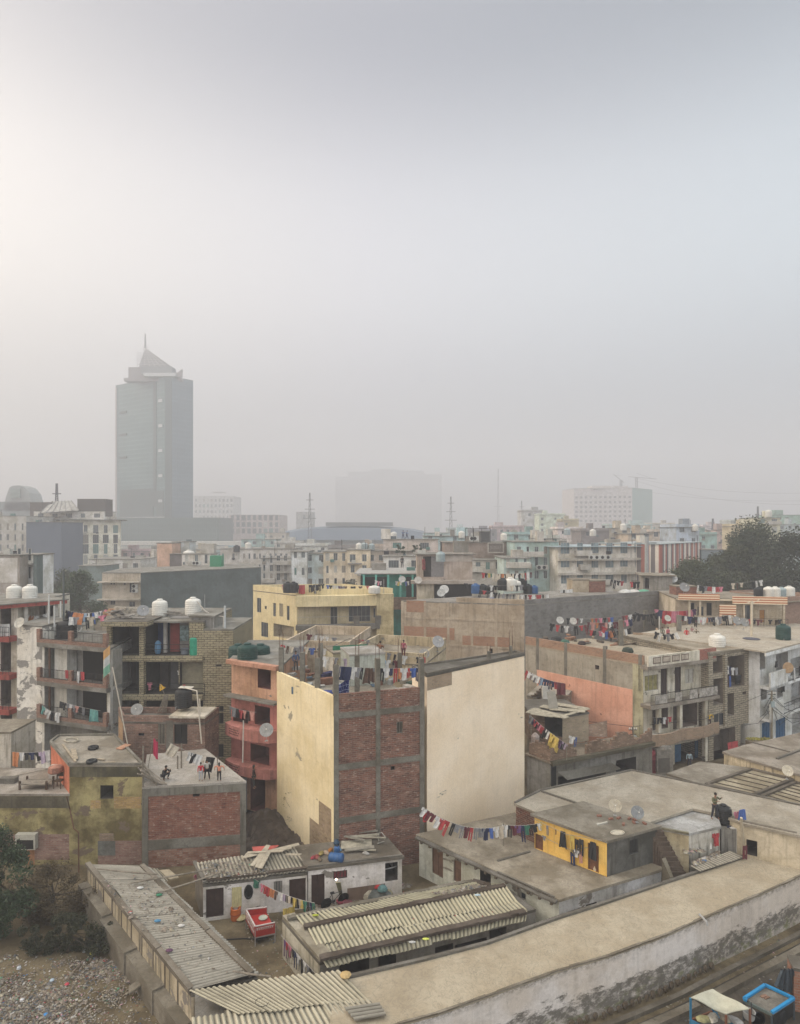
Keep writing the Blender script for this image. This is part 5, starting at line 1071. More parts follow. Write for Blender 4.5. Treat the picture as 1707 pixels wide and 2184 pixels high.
t = thing('pushcart', 'wooden pushcart with bright blue rim in the street', 'cart', (c[0].lerp(c[2],.5).x, c[0].lerp(c[2],.5).y, 0)); qq = [(p.x,p.y) for p in c]
m = MB(); m.prism(qq, .78, .84); m.build('deck', plain((.17,.155,.13),.85,var=.5), t)
BB = plain((.02,.20,.42),.5,var=.15)
for i in range(4):
    a,b = Vector(qq[i]), Vector(qq[(i+1)%4]); m = MB(); 
    if i == 0: m.beam((a.x,a.y,.84),(b.x,b.y,.84),.06,.12); m.build('front_board', plain((.10,.13,.12),.8), t); continue
    m.beam((a.x,a.y,.93),(b.x,b.y,.93),.11,.10); m.build('rim', BB, t)
m = MB(); m.beam((*qq[0],.93),(*Vector(qq[0]).lerp(Vector(qq[1]),.12),.93),.11,.10); m.build('rim', BB, t)
for p in qq: m = MB(); m.beam((p[0],p[1],0),(p[0],p[1],.8),.07); m.build('leg', plain((.05,.06,.07),.8), t)
for k in (0,1): p = Vector(qq[k]).lerp(Vector(qq[(k+1)%4]),.5); m = MB(); m.lathe([(.3,-.03),(.34,0),(.3,.03),(.28,0),(.3,-.03)], 18, M=Matrix.Translation((p.x,p.y,.34)) @ Matrix.Rotation(R(90),4,'X') @ Matrix.Rotation(.6*k,4,'Y')); m.build('wheel', PB['black'], t)
m = MB(); a,b = Vector(qq[1]),Vector(qq[2]); m.prism([tuple(a+(b-a)*.1),tuple(a+(b-a)*.98),tuple(a+(b-a)*.98+Vector((.05,.3))),tuple(a+(b-a)*.1+Vector((.05,.3)))], .2, .76); m.build('skirt', PB['black'], t)
m = MB(); p = zp(ZG,1487,1300,.86); m.beam(p, p+Vector((.28,.08,.02)), .12,.03); m.beam(p+Vector((.1,-.1,0)), p+Vector((.35,-.02,.02)), .08,.03); tag(m.build('cardboard', plain((.22,.13,.09),.9,var=.5)), 'torn brown cardboard on the blue-rimmed cart', 'cardboard')
m = MB(); p = zp(ZG,1590,1270,0); r = random.Random(9); n_ = 14; top = [zp(ZG,1600,1150,1.9), zp(ZG,1668,1142,1.9)]; bot = [zp(ZG,1562,1235,1.0), zp(ZG,1690,1300,.3)]
for i in range(n_):
    s0_, s1_ = i/n_, (i+1)/n_; f = lambda s_, q_: q_[0].lerp(q_[1], s_)+Vector((0,-.08*sin(s_*26),0)); a,b,cc,d = f(s0_,top), f(s1_,top), f(s1_,bot), f(s0_,bot); m.face([d,cc,b,a]); m.face([x+Vector((0,.03,0)) for x in (a,b,cc,d)])
tag(m.build('tarpaulin', plain((.10,.125,.15),.6,var=.3)), 'slate blue tarpaulin draped over sticks behind the blue cart', 'tarpaulin')
m = MB(); m.beam(zp(ZG,1598,1300,0), zp(ZG,1600,1140,1.95), .05); m.beam(zp(ZG,1610,1310,0), zp(ZG,1620,1140,2.0), .05); tag(m.build('stick', IRON), 'dark sticks propping up the slate blue tarpaulin', 'sticks')
hp = House('brick_pillar', 'raw orange brick wall end at the bottom right edge', 'wall', box_pts(zp(ZG,1672,1135,1.9), zp(ZG,1760,1150,1.9), .9), 0, 1.9, brick((.30,.13,.075),(.24,.10,.06),(.26,.22,.18),seed=2), CEM, over=.01); hp.done()
t = thing('tricycle_cart', 'dark handlebar frame and wire basket beside the canopy cart', 'cart', zp(ZG,1435,1450,0)); m = MB()
for a,b in (((1432,1330),(1436,1450)),((1410,1325),(1432,1330)),((1436,1400),(1480,1420))): m.tube([zp(ZG,*a,1.1), zp(ZG,*b,.5)], .025, 6)
m.build('handlebar_frame', PB['black'], t); m = MB(); m.lathe([(.2,0),(.25,.3),(.23,.3),(.18,.02)], 14, c=tuple(zp(ZG,1420,1420,.6))); m.build('wire_basket', STEEL, t)
# ------------------------------------------------------------------ shrubs at the left edge
tree('tree', 'dark green tree leaning in at the left edge', zp(ZE,-60,1000,0), 5.6, 2.3, 2.0, 15000, .075, (.030,.048,.026), 34, .2, .1, seed=11)
tree('shrub', 'brown withered shrub before the mossy yellow wall', zp(ZE,330,870,0), 2.9, 3.2, 1.9, 15000, .05, (.062,.048,.028), 44, .12, .05, 'shrub', seed=12)
tree('shrub', 'dense dark green shrub below the withered one', zp(ZE,430,1095,0), 1.9, 3.3, 1.2, 14000, .055, (.030,.034,.02), 44, .1, .02, 'shrub', seed=13)
# ------------------------------------------------------------------ tall narrow building in the centre: yellow side, raw brick front
def xy(p): return (p.x, p.y)
YW = plaster((.76,.655,.44), stain=(.86,.83,.74), streak=.14, peel=.25, sc=.7, peelc=(.34,.30,.22), seed=30, k=.35)
CB = brick((.225,.095,.065),(.12,.062,.048),(.22,.18,.15), seed=1, wear=.45)
CONC = concrete((.25,.235,.20), 90)
zc0 = 9.9
C0, C1, C2 = at(591,1427,44.6), at(712,1479,37.9), at(905,1460,39.7)
C3 = C2+(C0-C1)*1.4+Vector((3,0,0))
cb = House('building', 'tall narrow building with yellow side wall and raw brick front', 'building', [xy(C0),xy(C1),xy(C2),xy(C3)], 0, zc0, YW, concrete((.34,.31,.26), 91), over=.01)
cb.wmf[1] = CB
cb.px(1, ZB, (982,826), (1022,902), 'win', frame=CONC, pane=DARK, bars=3); cb.px(1, ZB, (944,1108), (970,1132), 'dark', dp=.4)
cb.done()
P = PF(cb,1); L1 = (Vector(cb.pts[2])-Vector(cb.pts[1])).length; r = random.Random(5)
def fs(h, i, u): P0, P1 = h.pts[i], h.pts[(i+1)%len(h.pts)]; return face_pt(P0, P1, u)[0]
part_box(cb.t, 'brick_parapet', P, 0, L1, zc0+.003, 11.05, -.02, .2, CB)
cols = [(0,.3), (fs(cb,1,802)-.0, fs(cb,1,811)), (L1-.3, L1)]
for z in (zc0-.32, 6.45, 3.2): part_box(cb.t, 'beam', P, .02, L1-.02, z, z+.36, -.05, .02, CONC)
tops = [wallpoint(cb,1,ZB,575,468).z, wallpoint(cb,1,ZB,857,425).z, wallpoint(cb,1,ZB,1145,425).z]
def rebar(par, c, z, r_, n=4, h=1.2):
    m = MB()
    for k in range(n): a = Vector((c[0]+(k%2-.5)*.22, c[1]+(k//2-.5)*.22, z)); m.tube([a, a+Vector((r_.uniform(-.06,.06),r_.uniform(-.05,.05),h*r_.uniform(.6,1.15)))], .012, 4)
    m.build('rebar', RUST, par)
for k, (s0, s1) in enumerate(cols):
    part_box(cb.t, 'column', P, s0, s1, 0, tops[k], -.07, .28, CONC); c = P((s0+s1)/2,0,.1); rebar(cb.t, c, tops[k], r, h=.9 if k == 1 else .35)
P0_ = PF(cb,0); L0 = (Vector(cb.pts[1])-Vector(cb.pts[0])).length
part_box(cb.t, 'yellow_parapet', P0_, .01, L0-.03, zc0-.15, 10.95, -.02, .18, YW)
for u, vt, lb in ((594,1380,0),(639,1391,1),(671,1403,0),(762,1397,2),(853,1392,2),(684,1372,2)):
    if lb < 2: s_, d = face_pt(cb.pts[0], cb.pts[1], u); c = P0_(s_,0,.22); d = c.y
    else: d = {762:41.5, 853:46, 684:47}[u]; c = at(u, 1400, d)
    zt = H-(vt-V0)/F*d; m = MB(); m.box(c.x-.16,c.y-.16,zc0,c.x+.16,c.y+.16,zt); m.build('column', CONC, cb.t); rebar(cb.t, c, zt, r, h=1.3)
# exposed brick at the foot of the yellow wall
for a, b in ((ZF(410,275),ZF(470,420)),(ZF(466,180),ZF(540,420))):
    s0,_ = face_pt(cb.pts[0],cb.pts[1],a[0]); s1,d = face_pt(cb.pts[0],cb.pts[1],b[0]); part_box(cb.t,'exposed_brick',P0_,s0,min(s1,L0-.02),0.0,H-(a[1]-V0)/F*d,-.014,.01,brick((.36,.27,.17),(.24,.17,.10),(.3,.26,.19),seed=6))
# tall cream building to its right
CW = plaster((.88,.74,.57), stain=(.93,.90,.85), streak=.06, peel=.03, sc=.6, peelc=(.3,.27,.22), seed=31, k=.22)
A_, B_ = at(911,1441,40.0), at(1119,1396,46.8)
bd = [xy(A_), xy(B_), (B_.x-.5, B_.y+.8), (A_.x-.9, A_.y+2.4)]
tc_ = House('building', 'tall windowless building with smooth cream wall right of the brick front', 'building', bd, 0, 11.75, CW, concrete((.16,.15,.13), 92), over=.03, par=.12, parm=concrete((.2,.18,.15),93)); tc_.done()
P = PF(tc_,0); LL_ = (Vector(bd[1])-Vector(bd[0])).length
part_box(tc_.t, 'brick_corner', P, .02, 2.3, 10.75, 11.6, -.012, .01, brick((.40,.30,.2),(.33,.24,.16),(.3,.27,.22),seed=7))
for k, u in enumerate((1043,1090)): c = at(u, 1400, 45+k*1.5); m = MB(); m.box(c.x-.12,c.y-.1,11.7,c.x+.12,c.y+.14,12.3+.1*k); m.build('column_stub', CONC, tc_.t); rebar(tc_.t, (c.x,c.y), 12.3, r, h=1.5 if k else .6)
# small rooms and goods on the brick building's terrace
def blk(label, name, cat, uL, uR, d, zb, vt, dep, wm, ang=0., rm=None, par=0, z1=None, **k):
    a, b = at(uL,1400,d), at(uR,1400,d+ang); z1 = z1 or H-(vt-V0)/F*d
    h = House(name, label, cat, box_pts(a,b,dep), zb, z1, wm, rm, par=par, over=k.pop('over',.03), **k); return h
PG = plaster((.44,.47,.43), streak=.4, seed=32)
h_ = blk('pale grey green room on the terrace of the brick building','rooftop_room','rooftop room',746,822,44.5,zc0+.006,1396,3,PG,.8,rm=concrete((.42,.4,.37),94)); h_.done()
h_ = blk('small yellowish stair room on the terrace of the brick building','rooftop_room','rooftop room',711,742,48,zc0+.006,1392,3,plaster((.50,.46,.33),streak=.5,seed=33),.4); h_.done()
BG = plaster((.58,.48,.37), streak=.5, peel=.3, seed=34)
h_ = blk('cream house with low walls behind the brick building terrace','house','house',610,745,57,0,1372,9,BG,-1,par=.0); h_.par = .9; h_.z1 -= .6; h_.done()
h_ = blk('patchy cream walled house behind the terrace at its right','house','house',742,905,54,0,1392,8,plaster((.56,.47,.33),streak=.5,peel=.5,seed=35),-2); h_.par=.9; h_.z1 -= .6; h_.done()
t = thing('awning', 'green tarpaulin awning on poles behind the terrace columns', 'awning', at(745,1400,50)); m = MB()
a,b = at(711,1378,49), at(783,1374,50); a2,b2 = at(711,1383,49)+Vector((0,-.3,-.25)), at(783,1380,50)+Vector((0,-.3,-.25)); m.face([a2,b2,b,a]); m.face([x+Vector((0,.04,0)) for x in (a,b,b2,a2)]); m.build('tarpaulin', plain((.02,.11,.06),.8), t)
for a_ in (a, b): m = MB(); m.beam(a_, Vector((a_.x,a_.y,zc0+.5)), .08); m.build('post', plain((.05,.12,.08),.8), t)
m = MB(); c = at(745,1362,51); m.beam(a, c, .05); m.beam(c, at(820,1378,50), .05); m.beam(at(760,1366,51), b, .04); m.build('ridge_pole', GREYWOOD, t)
def itemat(u, v, d): return at(u,v,d)
def terr(desc, uL, vL, dL, uR, vR, dR, items, sag=.1, sc=.8, poles=(0,0)): washline(desc, at(uL,vL,dL), at(uR,vR,dR), items, sag=sag, sc=sc, m0=0, m1=0, poles=poles)
terr('line behind the front parapet of the brick terrace', 712,1420,39.2, 905,1424,41, 'ww cw nc ws es kt hd hd es kt ws nw rt ot ws rt bs nt ws', sc=1.0)
terr('left side line of the brick terrace', 600,1375,50, 672,1382,50, 'rs ht cs ew kt . bs', sc=.9)
terr('line over the far cream house behind the terrace', 655,1352,58, 790,1365,58, 'ms ww ws ws es . . rs es', sc=.9)
terr('line on the right side of the brick terrace', 825,1392,50, 910,1402,52, 'es kt cs ws . ks rw', sc=.9)
m = MB(); a, b = at(711,1432,40.3), at(744,1469,39.3); c0 = at(711,1469,39); 
for i in range(8):
    for j in range(6):
        q_ = lambda s_,t_: Vector((at(711,1400,39.3).x*(1-s_)+at(745,1400,40.2).x*s_, 39.3+.9*s_+.12*sin(s_*9+t_*3), 9.95+(1.1+.5*s_)*(1-t_)))
        m.face([q_(i/8,(j+1)/6),q_((i+1)/8,(j+1)/6),q_((i+1)/8,j/6),q_(i/8,j/6)])
def plaidm(t_, b_):
    q = N(t_); k = q.n('ShaderNodeTexBrick'); q.l(q.uv(), k.inputs['Vector']); k.offset = 0; k.inputs['Scale'].default_value = 1; k.inputs['Brick Width'].default_value = .3; k.inputs['Row Height'].default_value = .3; k.inputs['Mortar Size'].default_value = .015
    k.inputs['Color1'].default_value = (.012,.02,.10,1); k.inputs['Color2'].default_value = (.02,.025,.13,1); k.inputs['Mortar'].default_value = (.25,.28,.4,1); q.l(k.outputs[0], b_.inputs['Base Color'])
tag(m.build('blanket', mat('plaid', plaidm)), 'navy checked blanket draped behind the left terrace corner', 'blanket')
terr('faded line across the middle of the brick terrace', 690,1400,45, 850,1408,46, 'ws cc es . ls ws bt . cw ws ks . hw ss ws . ms', sc=.95)
terr('short line between the rear terrace columns', 640,1378,50, 745,1384,50, 'ew cs . ns ws rs . kt lw', sc=.9)
terr('line over the patchy cream house right of the terrace', 762,1376,54, 905,1396,53, 'rs . ws ks . . es ow . ws ns', sc=.9)
r = random.Random(12)
for k in range(26):
    u = r.uniform(615,895); d = r.uniform(40.5,50)
    p = at(u,1400,d); m = MB(); box_tilt(m, Vector((p.x,p.y,zc0+.003)), r.uniform(.3,1.3), r.uniform(.2,.6), r.uniform(.06,.5), r.random()*3); c = r.choice(((.3,.27,.22),(.12,.1,.08),(.4,.38,.35),(.1,.15,.2),(.2,.1,.07),(.3,.31,.3)))
    tag(m.build(['crate','board','box'][k%3], plain(c,.9,var=.5)), 'odd boards, crates and boxes lying about the brick building terrace', 'clutter', 'clutter on the brick terrace')
for k, (u,v,d,c,lb,nm) in enumerate(((692,1450,41,(.05,.07,.25),'blue plastic sheet on the left edge of the terrace','sheet'),(880,1458,41.5,(.25,.22,.2),'pile of old boards at the right terrace corner','boards'),(862,1452,42,(.4,.38,.35),'pale rubble heap by the right terrace column','rubble'),(615,1400,46,(.3,.28,.26),'pale heap of sacks at the left end of the terrace','sacks'),(705,1400,47,(.05,.05,.12),'dark blue bundle on the terrace behind the columns','bundle'),(890,1440,43,(.05,.08,.06),'dark green crate at the right of the terrace','crate'))):
    m = MB(); rr = random.Random(k)
    for j in range(7): p = at(u,v,d); box_tilt(m, Vector((p.x+rr.uniform(-.5,.5), p.y+rr.uniform(-.3,.3), zc0+j*.08)), rr.uniform(.4,1.1), rr.uniform(.2,.5), rr.uniform(.05,.2), rr.random()*3)
    tag(m.build(nm, plain(c,.9,var=.5)), lb, nm)
dish(at(905,1395,53), 'white dish at the right rear of the brick terrace', 0, .9); dish(at(892,1398,55)+Vector((1.8,1,1)), 'larger grey dish against the patchy cream house', .3, 1.1, (.3,.3,.3))
person(at(811,1388,50)-Vector((0,0,.9)), R(160), 'person in a brown shirt on the roof behind the terrace awning', 'reach', (.2,.09,.05), (.06,.04,.03), 1.65)
person(at(631,1412,47)-Vector((0,0,.75)), R(30), 'person in a blue jacket on the left of the brick terrace', 'stand', (.07,.10,.18), (.08,.07,.07), 1.6)
person(at(861,1388,52)-Vector((0,0,.6)), R(-20), 'person in pink standing behind the right terrace columns', 'stand', (.35,.08,.12), (.1,.02,.03), 1.5, 'long')
# ------------------------------------------------------------------ mossy yellow building, lower left
MOSSY2 = plaster((.36,.31,.15), stain=(.35,.32,.28), streak=.25, peel=.6, sc=1.0, peelc=(.16,.12,.085), seed=36)
tm = thing('building', 'mossy yellow stained building with small barred hole and roof tyres', 'building', (-12, 40, 0))
f0, f1, f2 = at(-90,1693,39.4), at(148,1693,39.4), at(303,1628,39.4)
lo = House('x','x x x x','x', [xy(f0), xy(f1), (f1.x-.2,43.6), (f0.x-3,43.6)], 0, 4.45, MOSSY2, concrete((.42,.38,.33),95), t=tm, over=.03); 
lo.px(0, ZE, (140,362), (220,428), 'dark', dp=.35); lo.done()
hi = House('x','x x x x','x', [xy(f1), xy(f2), xy(zp(ZA,722,912,6.3)), xy(zp(ZA,372,916,6.3)), xy(zp(ZA,322,956,6.3))], 0, 6.3, MOSSY2, concrete((.36,.325,.27),96), t=tm, over=.05)
hi.px(0, ZE, (637,35), (720,120), 'dark', dp=.8); hi.wmf[4] = plaster((.60,.20,.12), streak=.3, seed=37); hi.done()
P = PF(hi,0); Lh = (Vector(hi.pts[1])-Vector(hi.pts[0])).length
part_box(tm, 'damp_band', P, .01, Lh-.01, 5.5, 6.13, -.012, .01, plaster((.13,.115,.075), stain=(.5,.5,.45), streak=.8, seed=38))
a = hi.sz(0,*ZE(632,340),*ZE(722,385)); part_box(tm, 'brick_infill', P, a[0],a[1],a[2],a[3],-.02,.01, brick((.28,.2,.14),(.2,.15,.1),seed=8)); a = hi.sz(0,*ZE(622,388),*ZE(732,480)); part_box(tm, 'cement_patch', P, a[0],a[1],a[2],a[3],-.02,.01, concrete((.23,.235,.22),97))
a = hi.sz(0,*ZE(725,108),*ZE(895,182)); part_box(tm, 'bare_brick', P, a[0],a[1],a[2],a[3],-.008,.01, brick((.50,.34,.14),(.36,.24,.10),(.3,.24,.14),seed=9)); a = hi.sz(0,*ZE(575,130),*ZE(640,182)); part_box(tm, 'bare_brick', P, a[0],a[1],a[2],a[3],-.008,.01, brick((.50,.34,.14),(.36,.24,.10),(.3,.24,.14),seed=9))
part_box(tm, 'low_brickwork', P, 1.8, Lh-.02, 0, 1.5, -.008, .01, brick((.22,.11,.09),(.3,.2,.16),(.25,.2,.17),seed=10,wear=.8)); P = PF(lo,0); Ll = (Vector(lo.pts[1])-Vector(lo.pts[0])).length
part_box(tm, 'damp_band', P, .01, Ll-.01, 3.55, 4.28, -.012, .01, plaster((.14,.12,.085), stain=(.5,.5,.45), streak=.8, seed=39)); part_box(tm, 'low_brickwork', P, Ll-4.4, Ll-.01, .3, 1.9, -.008, .01, brick((.22,.11,.09),(.3,.2,.16),(.25,.2,.17),seed=11,wear=.8)); a = lo.sz(0,*ZE(125,430),*ZE(220,610)); part_box(tm, 'pink_patch', P, a[0],a[1],a[2],a[3],-.012,.01, plaster((.34,.17,.09),seed=40))
m = MB(); rp = [Vector((*p,6.33)) for p in off(hi.pts,.0)]
for i in (1,2,3,4): m.beam(rp[i], rp[(i+1)%5], .16, .16)
m.beam(rp[0], rp[1], .14, .1); m.build('roof_kerb', CONC, tm)
acu = wallpoint(lo,0,ZE,180,428,-.3); t = thing('window_cooler', 'cream box air cooler set in the mossy wall', 'air cooler', acu); m = MB(); m.box(acu.x-.62,acu.y-.05,acu.z,acu.x+.62,acu.y+.5,acu.z+.95); m.build('casing', plain((.42,.40,.34),.6), t); m = MB()
for k in range(6): m.box(acu.x-.5,acu.y-.07,acu.z+.1+k*.085,acu.x+.5,acu.y-.05,acu.z+.15+k*.085)
m.box(acu.x-.52,acu.y-.06,acu.z+.06,acu.x+.52,acu.y-.052,acu.z+.62); m.build('grille', DARK, t)
def tyre(p, lb):
    m = MB(); m.lathe([(.2,.0),(.3,.0),(.34,.06),(.34,.14),(.3,.2),(.2,.2),(.2,.0)], 18, c=tuple(p)); tag(m.build('tyre', PB['black'], smooth=True), lb, 'tyre')
tyre(zp(ZA,592,1000,6.3), 'old tyre lying in the middle of the mossy building roof'); tyre(zp(ZA,582,1088,6.3), 'old tyre lying at the front edge of the mossy building roof')
m = MB(); q = [zp(ZA,455+52*cos(a*.55)*(1-a*.01),942+14*sin(a*.55),6.33+.003*a) for a in range(26)]; m.tube(q, .025, 5); tag(m.build('cable_coil', plain((.4,.36,.28))), 'coil of pale cable on the mossy building roof', 'cable')
for k,(p,q_,w_) in enumerate((((400,970),(480,1078),.12),((465,1000),(480,1065),.3),((620,1062),(665,1068),.12),((650,1085),(735,1082),.1),((755,1000),(815,970),.5))):
    m = MB(); m.beam(zp(ZA,*p,6.36), zp(ZA,*q_,6.4), w_, .06); tag(m.build('plank', plain((.36,.30,.22) if k<4 else (.4,.22,.14),.9,var=.4)), ['long plank along the left kerb of the mossy roof','short boards beside the long plank','loose stick between the two tyres','bar by the front edge of the mossy roof','tan board laid across the right kerb of the mossy roof'][k], 'plank')
# courtyard roof goods, far left
h_ = blk('cream wall block at the left edge beside the washing','house','house',-60,23,44.2,0,1561,3,plaster((.52,.47,.40),streak=.5,seed=41)); h_.done()
washline('low line on the roof at the left edge', at(22,1603,43.8), at(108,1600,43.4), 'oc ws ks ns ks ls ww', sag=.12, sc=1.0, m0=.02, m1=.02, poles=(0,1.6))
t = thing('cot', 'low wooden cot on the left roof edge', 'cot', zp(ZA,210,1270,4.45)); m = MB(); p = zp(ZA,210,1258,4.45); 
for x in (-.85,.85):
    for y in (0,.8): m.box(p.x+x-.05,p.y+y-.05,4.45,p.x+x+.05,p.y+y+.05,5.0)
m.build('leg', WOOD, t); m = MB(); m.box(p.x-.9,p.y-.04,4.75,p.x+.9,p.y+.04,4.83); m.box(p.x-.9,p.y+.76,4.75,p.x+.9,p.y+.84,4.83); m.box(p.x-.85,p.y,4.77,p.x+.85,p.y+.8,4.80); m.build('bed_frame', GREYWOOD, t)
t = thing('chair', 'small dark wooden chair beside the pink side wall', 'chair', zp(ZA,360,1255,4.45)); p = zp(ZA,362,1252,4.45); m = MB()
for x,y,h in ((-.22,0,.45),(.22,0,.45),(-.22,.42,.95),(.22,.42,.95)): m.beam((p.x+x,p.y+y,4.45),(p.x+x,p.y+y,4.45+h),.05)
m.build('leg', WOOD, t); m = MB(); m.box(p.x-.25,p.y-.02,4.88,p.x+.25,p.y+.45,4.93); m.build('seat', WOOD, t); m = MB(); m.box(p.x-.24,p.y+.40,5.1,p.x+.24,p.y+.44,5.36); m.build('backrest', WOOD, t)
m = MB(); p = zp(ZA,355,1190,4.45); box_tilt(m, p, .7,.5,.9,.1); tag(m.build('storage_box', plain((.45,.42,.37),.8)), 'pale cupboard standing by the pink side wall', 'cupboard')
m = MB(); m.lathe([(.35,0),(.45,.1),(.4,.4),(.1,.5)], 12, c=tuple(zp(ZA,352,1150,5.4))); tag(m.build('bundle', plain((.35,.17,.12),.9,var=.5)), 'striped reddish bundle on top of the pale cupboard', 'bundle')
m = MB(); box_tilt(m, zp(ZA,55,1212,4.45), 1.05,.45,.35,0); tag(m.build('block', CEM), 'grey concrete block lying on the left roof', 'block')
m = MB(); m.tube([zp(ZA,75,1175,4.6), zp(ZA,330,1120,5.2)], .03); tag(m.build('bamboo_pole', GREYWOOD), 'long thin pole lying across the left roof', 'pole')
m = MB(); m.tube([zp(ZA,440,1290,4.5)-Vector((0,.3,0)), zp(ZA,465,1365,3.5)-Vector((0,.4,0)), zp(ZE,490,290,2.6)-Vector((0,.4,0)), zp(ZE,525,310,2.4)-Vector((0,.5,0)), zp(ZE,527,560,.2)-Vector((0,.5,0))], .04, 6); tag(m.build('drain_pipe', RUST), 'rusty pipe running down the front of the mossy wall', 'pipe')
# ------------------------------------------------------------------ red brick house with the people on its terrace
RB = brick((.23,.085,.055),(.15,.06,.045),(.20,.14,.11), seed=12, wear=.2)
b0, b1, b2, b3 = zp(ZA,905,1238,5.1), zp(ZA,1560,1203,5.1), zp(ZA,1300,998,5.1), zp(ZA,935,1035,5.1)
rbh = House('brick_house', 'two storey red brick house in a concrete frame with flat terrace', 'house', [xy(b0),xy(b1),xy(b2),xy(b3)], 0, 5.1, RB, concrete((.45,.42,.38),98,(.8,.78,.74)), over=.03)
rbh.px(0, ZE, (1224,82), (1268,106), 'dark', dp=.4); rbh.px(0, ZE, (1047,473), (1080,499), 'dark', dp=.4); rbh.px(0, ZE, (1420,448), (1450,472), 'dark', dp=.4); rbh.done()
P = PF(rbh,0); Lr = (Vector(rbh.pts[1])-Vector(rbh.pts[0])).length; GRC = plaster((.20,.19,.165), streak=.8, seed=42)
part_box(rbh.t, 'top_band', P, .0, Lr, 4.48, 4.95, -.05, .02, GRC); part_box(rbh.t, 'beam', P, .0, Lr, 1.15, 1.75, -.05, .02, CONC); part_box(rbh.t, 'column', P, -.02, .34, 0, 4.48, -.06, .02, GRC); part_box(rbh.t, 'column', P, Lr-.34, Lr+.02, 0, 4.48, -.06, .02, GRC)
part_box(rbh.t, 'lower_brickwork', P, .34, Lr-.34, 0, 1.15, -.012, .01, brick((.22,.08,.05),(.34,.22,.17),(.2,.16,.13),seed=13,wear=.7))
person(zp(ZA,1045,1192,5.1), R(60), 'person in black squatting on the brick house terrace', 'squat', (.02,.02,.022), (.03,.03,.035), 1.62)
person(zp(ZA,1275,1203,5.1), R(10), 'child in a red hooded top and pale trousers on the terrace', 'stand', (.45,.03,.05), (.40,.40,.42), 1.18)
person(zp(ZA,1315,1197,5.1), R(-150), 'child in a grey top and black trousers on the terrace', 'reach', (.42,.40,.37), (.015,.015,.018), 1.32)
person(zp(ZA,1392,1206,5.1), R(-175), 'girl in a salmon top and black trousers on the terrace', 'arms', (.62,.26,.17), (.02,.02,.022), 1.2, 'long')
person(zp(ZA,1562,1190,5.1)+Vector((.5,0,-.6)), R(90), 'dark figure with head above the right terrace corner', 'stand', (.03,.02,.02), (.02,.02,.02), 1.5, 'long')
washline('line over the right side of the brick house terrace', zp(ZA,1070,955,7.6), zp(ZA,1380,1055,6.3), 'cc . . ws ks ww ww . kc', sag=.2, sc=.8, poles=(0,1.2))
t = thing('pole_bundle', 'heap of bamboo poles slanting down at the left of the terrace', 'poles', zp(ZA,980,1180,5.1)); r = random.Random(8)
for k in range(16): m = MB(); m.tube([zp(ZA,900+r.uniform(-30,12),1070+r.uniform(0,90),6.2+r.uniform(-.2,.3)), zp(ZA,1040+r.uniform(-70,20),1225-r.uniform(0,25),5.15)], .045, 5); m.build('bamboo_pole', plain((.30,.26,.21),.9,var=.4), t)
for k,(x,y0,y1,lb) in enumerate(((908,1240,980,'bamboo pole standing at the left terrace corner'),(1152,1120,965,'short bamboo pole standing in the middle of the terrace'),(1128,1125,1040,'thin post beside the short bamboo pole'))):
    p = zp(ZA,x,y0,5.1); q_ = at(*ZA(x,y1),p.y); m = MB(); m.tube([p, q_], .05, 6); tag(m.build('pole', GREYWOOD), lb, 'pole')
def flag(p, h, lb, c, w_=.6, fh=.9, lean=(0,0), tri=False, multi=None):
    t = thing('flag', lb, 'flag', p); q = Vector(p)+Vector((lean[0],lean[1],h)); m = MB(); m.tube([p,q], .025, 5); m.build('flag_pole', GREYWOOD, t)
    m = MB(); n = 8; ms = [plain(x,.8,var=.2) for x in (multi or [c])]
    for i in range(n):
        for j in range(3):
            m.cur = j if multi else 0; f = lambda s_, t_: q+Vector((w_*(s_ if not multi else s_), .1*sin(s_*7)*s_-.06*s_, -fh*(t_*(1-s_*(.9 if tri else 0))+(s_*.45 if tri else s_*.25))))
            m.face([f(i/n,(j+1)/3),f((i+1)/n,(j+1)/3),f((i+1)/n,j/3),f(i/n,j/3)])
    m.build('flag_cloth', ms, t); return t
flag(zp(ZA,935,1150,5.1), 2.3, 'dark pink flag hanging on a pole at the terrace left', (.40,.03,.08), .3, 1.15, (.4,0))
# brick hut behind the terrace, with the black tank on its slab
g0, g1 = at(262,1500,46.2), at(437,1500,45.9)
BK2 = brick((.24,.13,.095),(.15,.09,.07),(.22,.19,.16), seed=14, wear=.6)
bh = House('brick_hut', 'bare brick hut with black gate under the black tank', 'hut', [xy(g0),xy(g1),(g1.x+.3,48.4),(g0.x-1.3,48.4)], 0, 6.9, BK2, CEM, par=.45)
bh.px(0, ZA, (1106,803), (1190,968), 'door', pane=DARK, frame=PB['black'], bars=0); bh.px(0, ZA, (1003,838), (1050,972), 'win', frame=plain((.25,.22,.17)), pane=DARK, bars=4); bh.px(0, ZA, (880,898), (915,914), 'dark', dp=.3)
bh.wmf[3] = brick((.42,.25,.12),(.33,.2,.1),(.3,.24,.17),seed=15); bh.done()
P = PF(bh,0); s0 = fs(bh,0,ZA(1090,0)[0]); s1 = fs(bh,0,ZA(1300,0)[0])+.2; part_box(bh.t, 'canopy_slab', P, s0, s1, 7.35, 7.5, -.5, 2.0, plaster((.55,.50,.42),seed=43))
part_box(bh.t, 'upper_wall', P, s0+.2, s1-.2, 6.9, 7.35, 0, 1.9, BK2)
part_box(bh.t, 'plastered_pier', P, fs(bh,0,ZA(1055,0)[0]), fs(bh,0,ZA(1100,0)[0]), 4.5, 7.0, -.03, .05, CONC)
tank(at(*ZA(1165,732),47)-Vector((0,0,0.0)), 1.5, 'black ribbed water tank on the slab above the black gate', 'black', wide=.41)
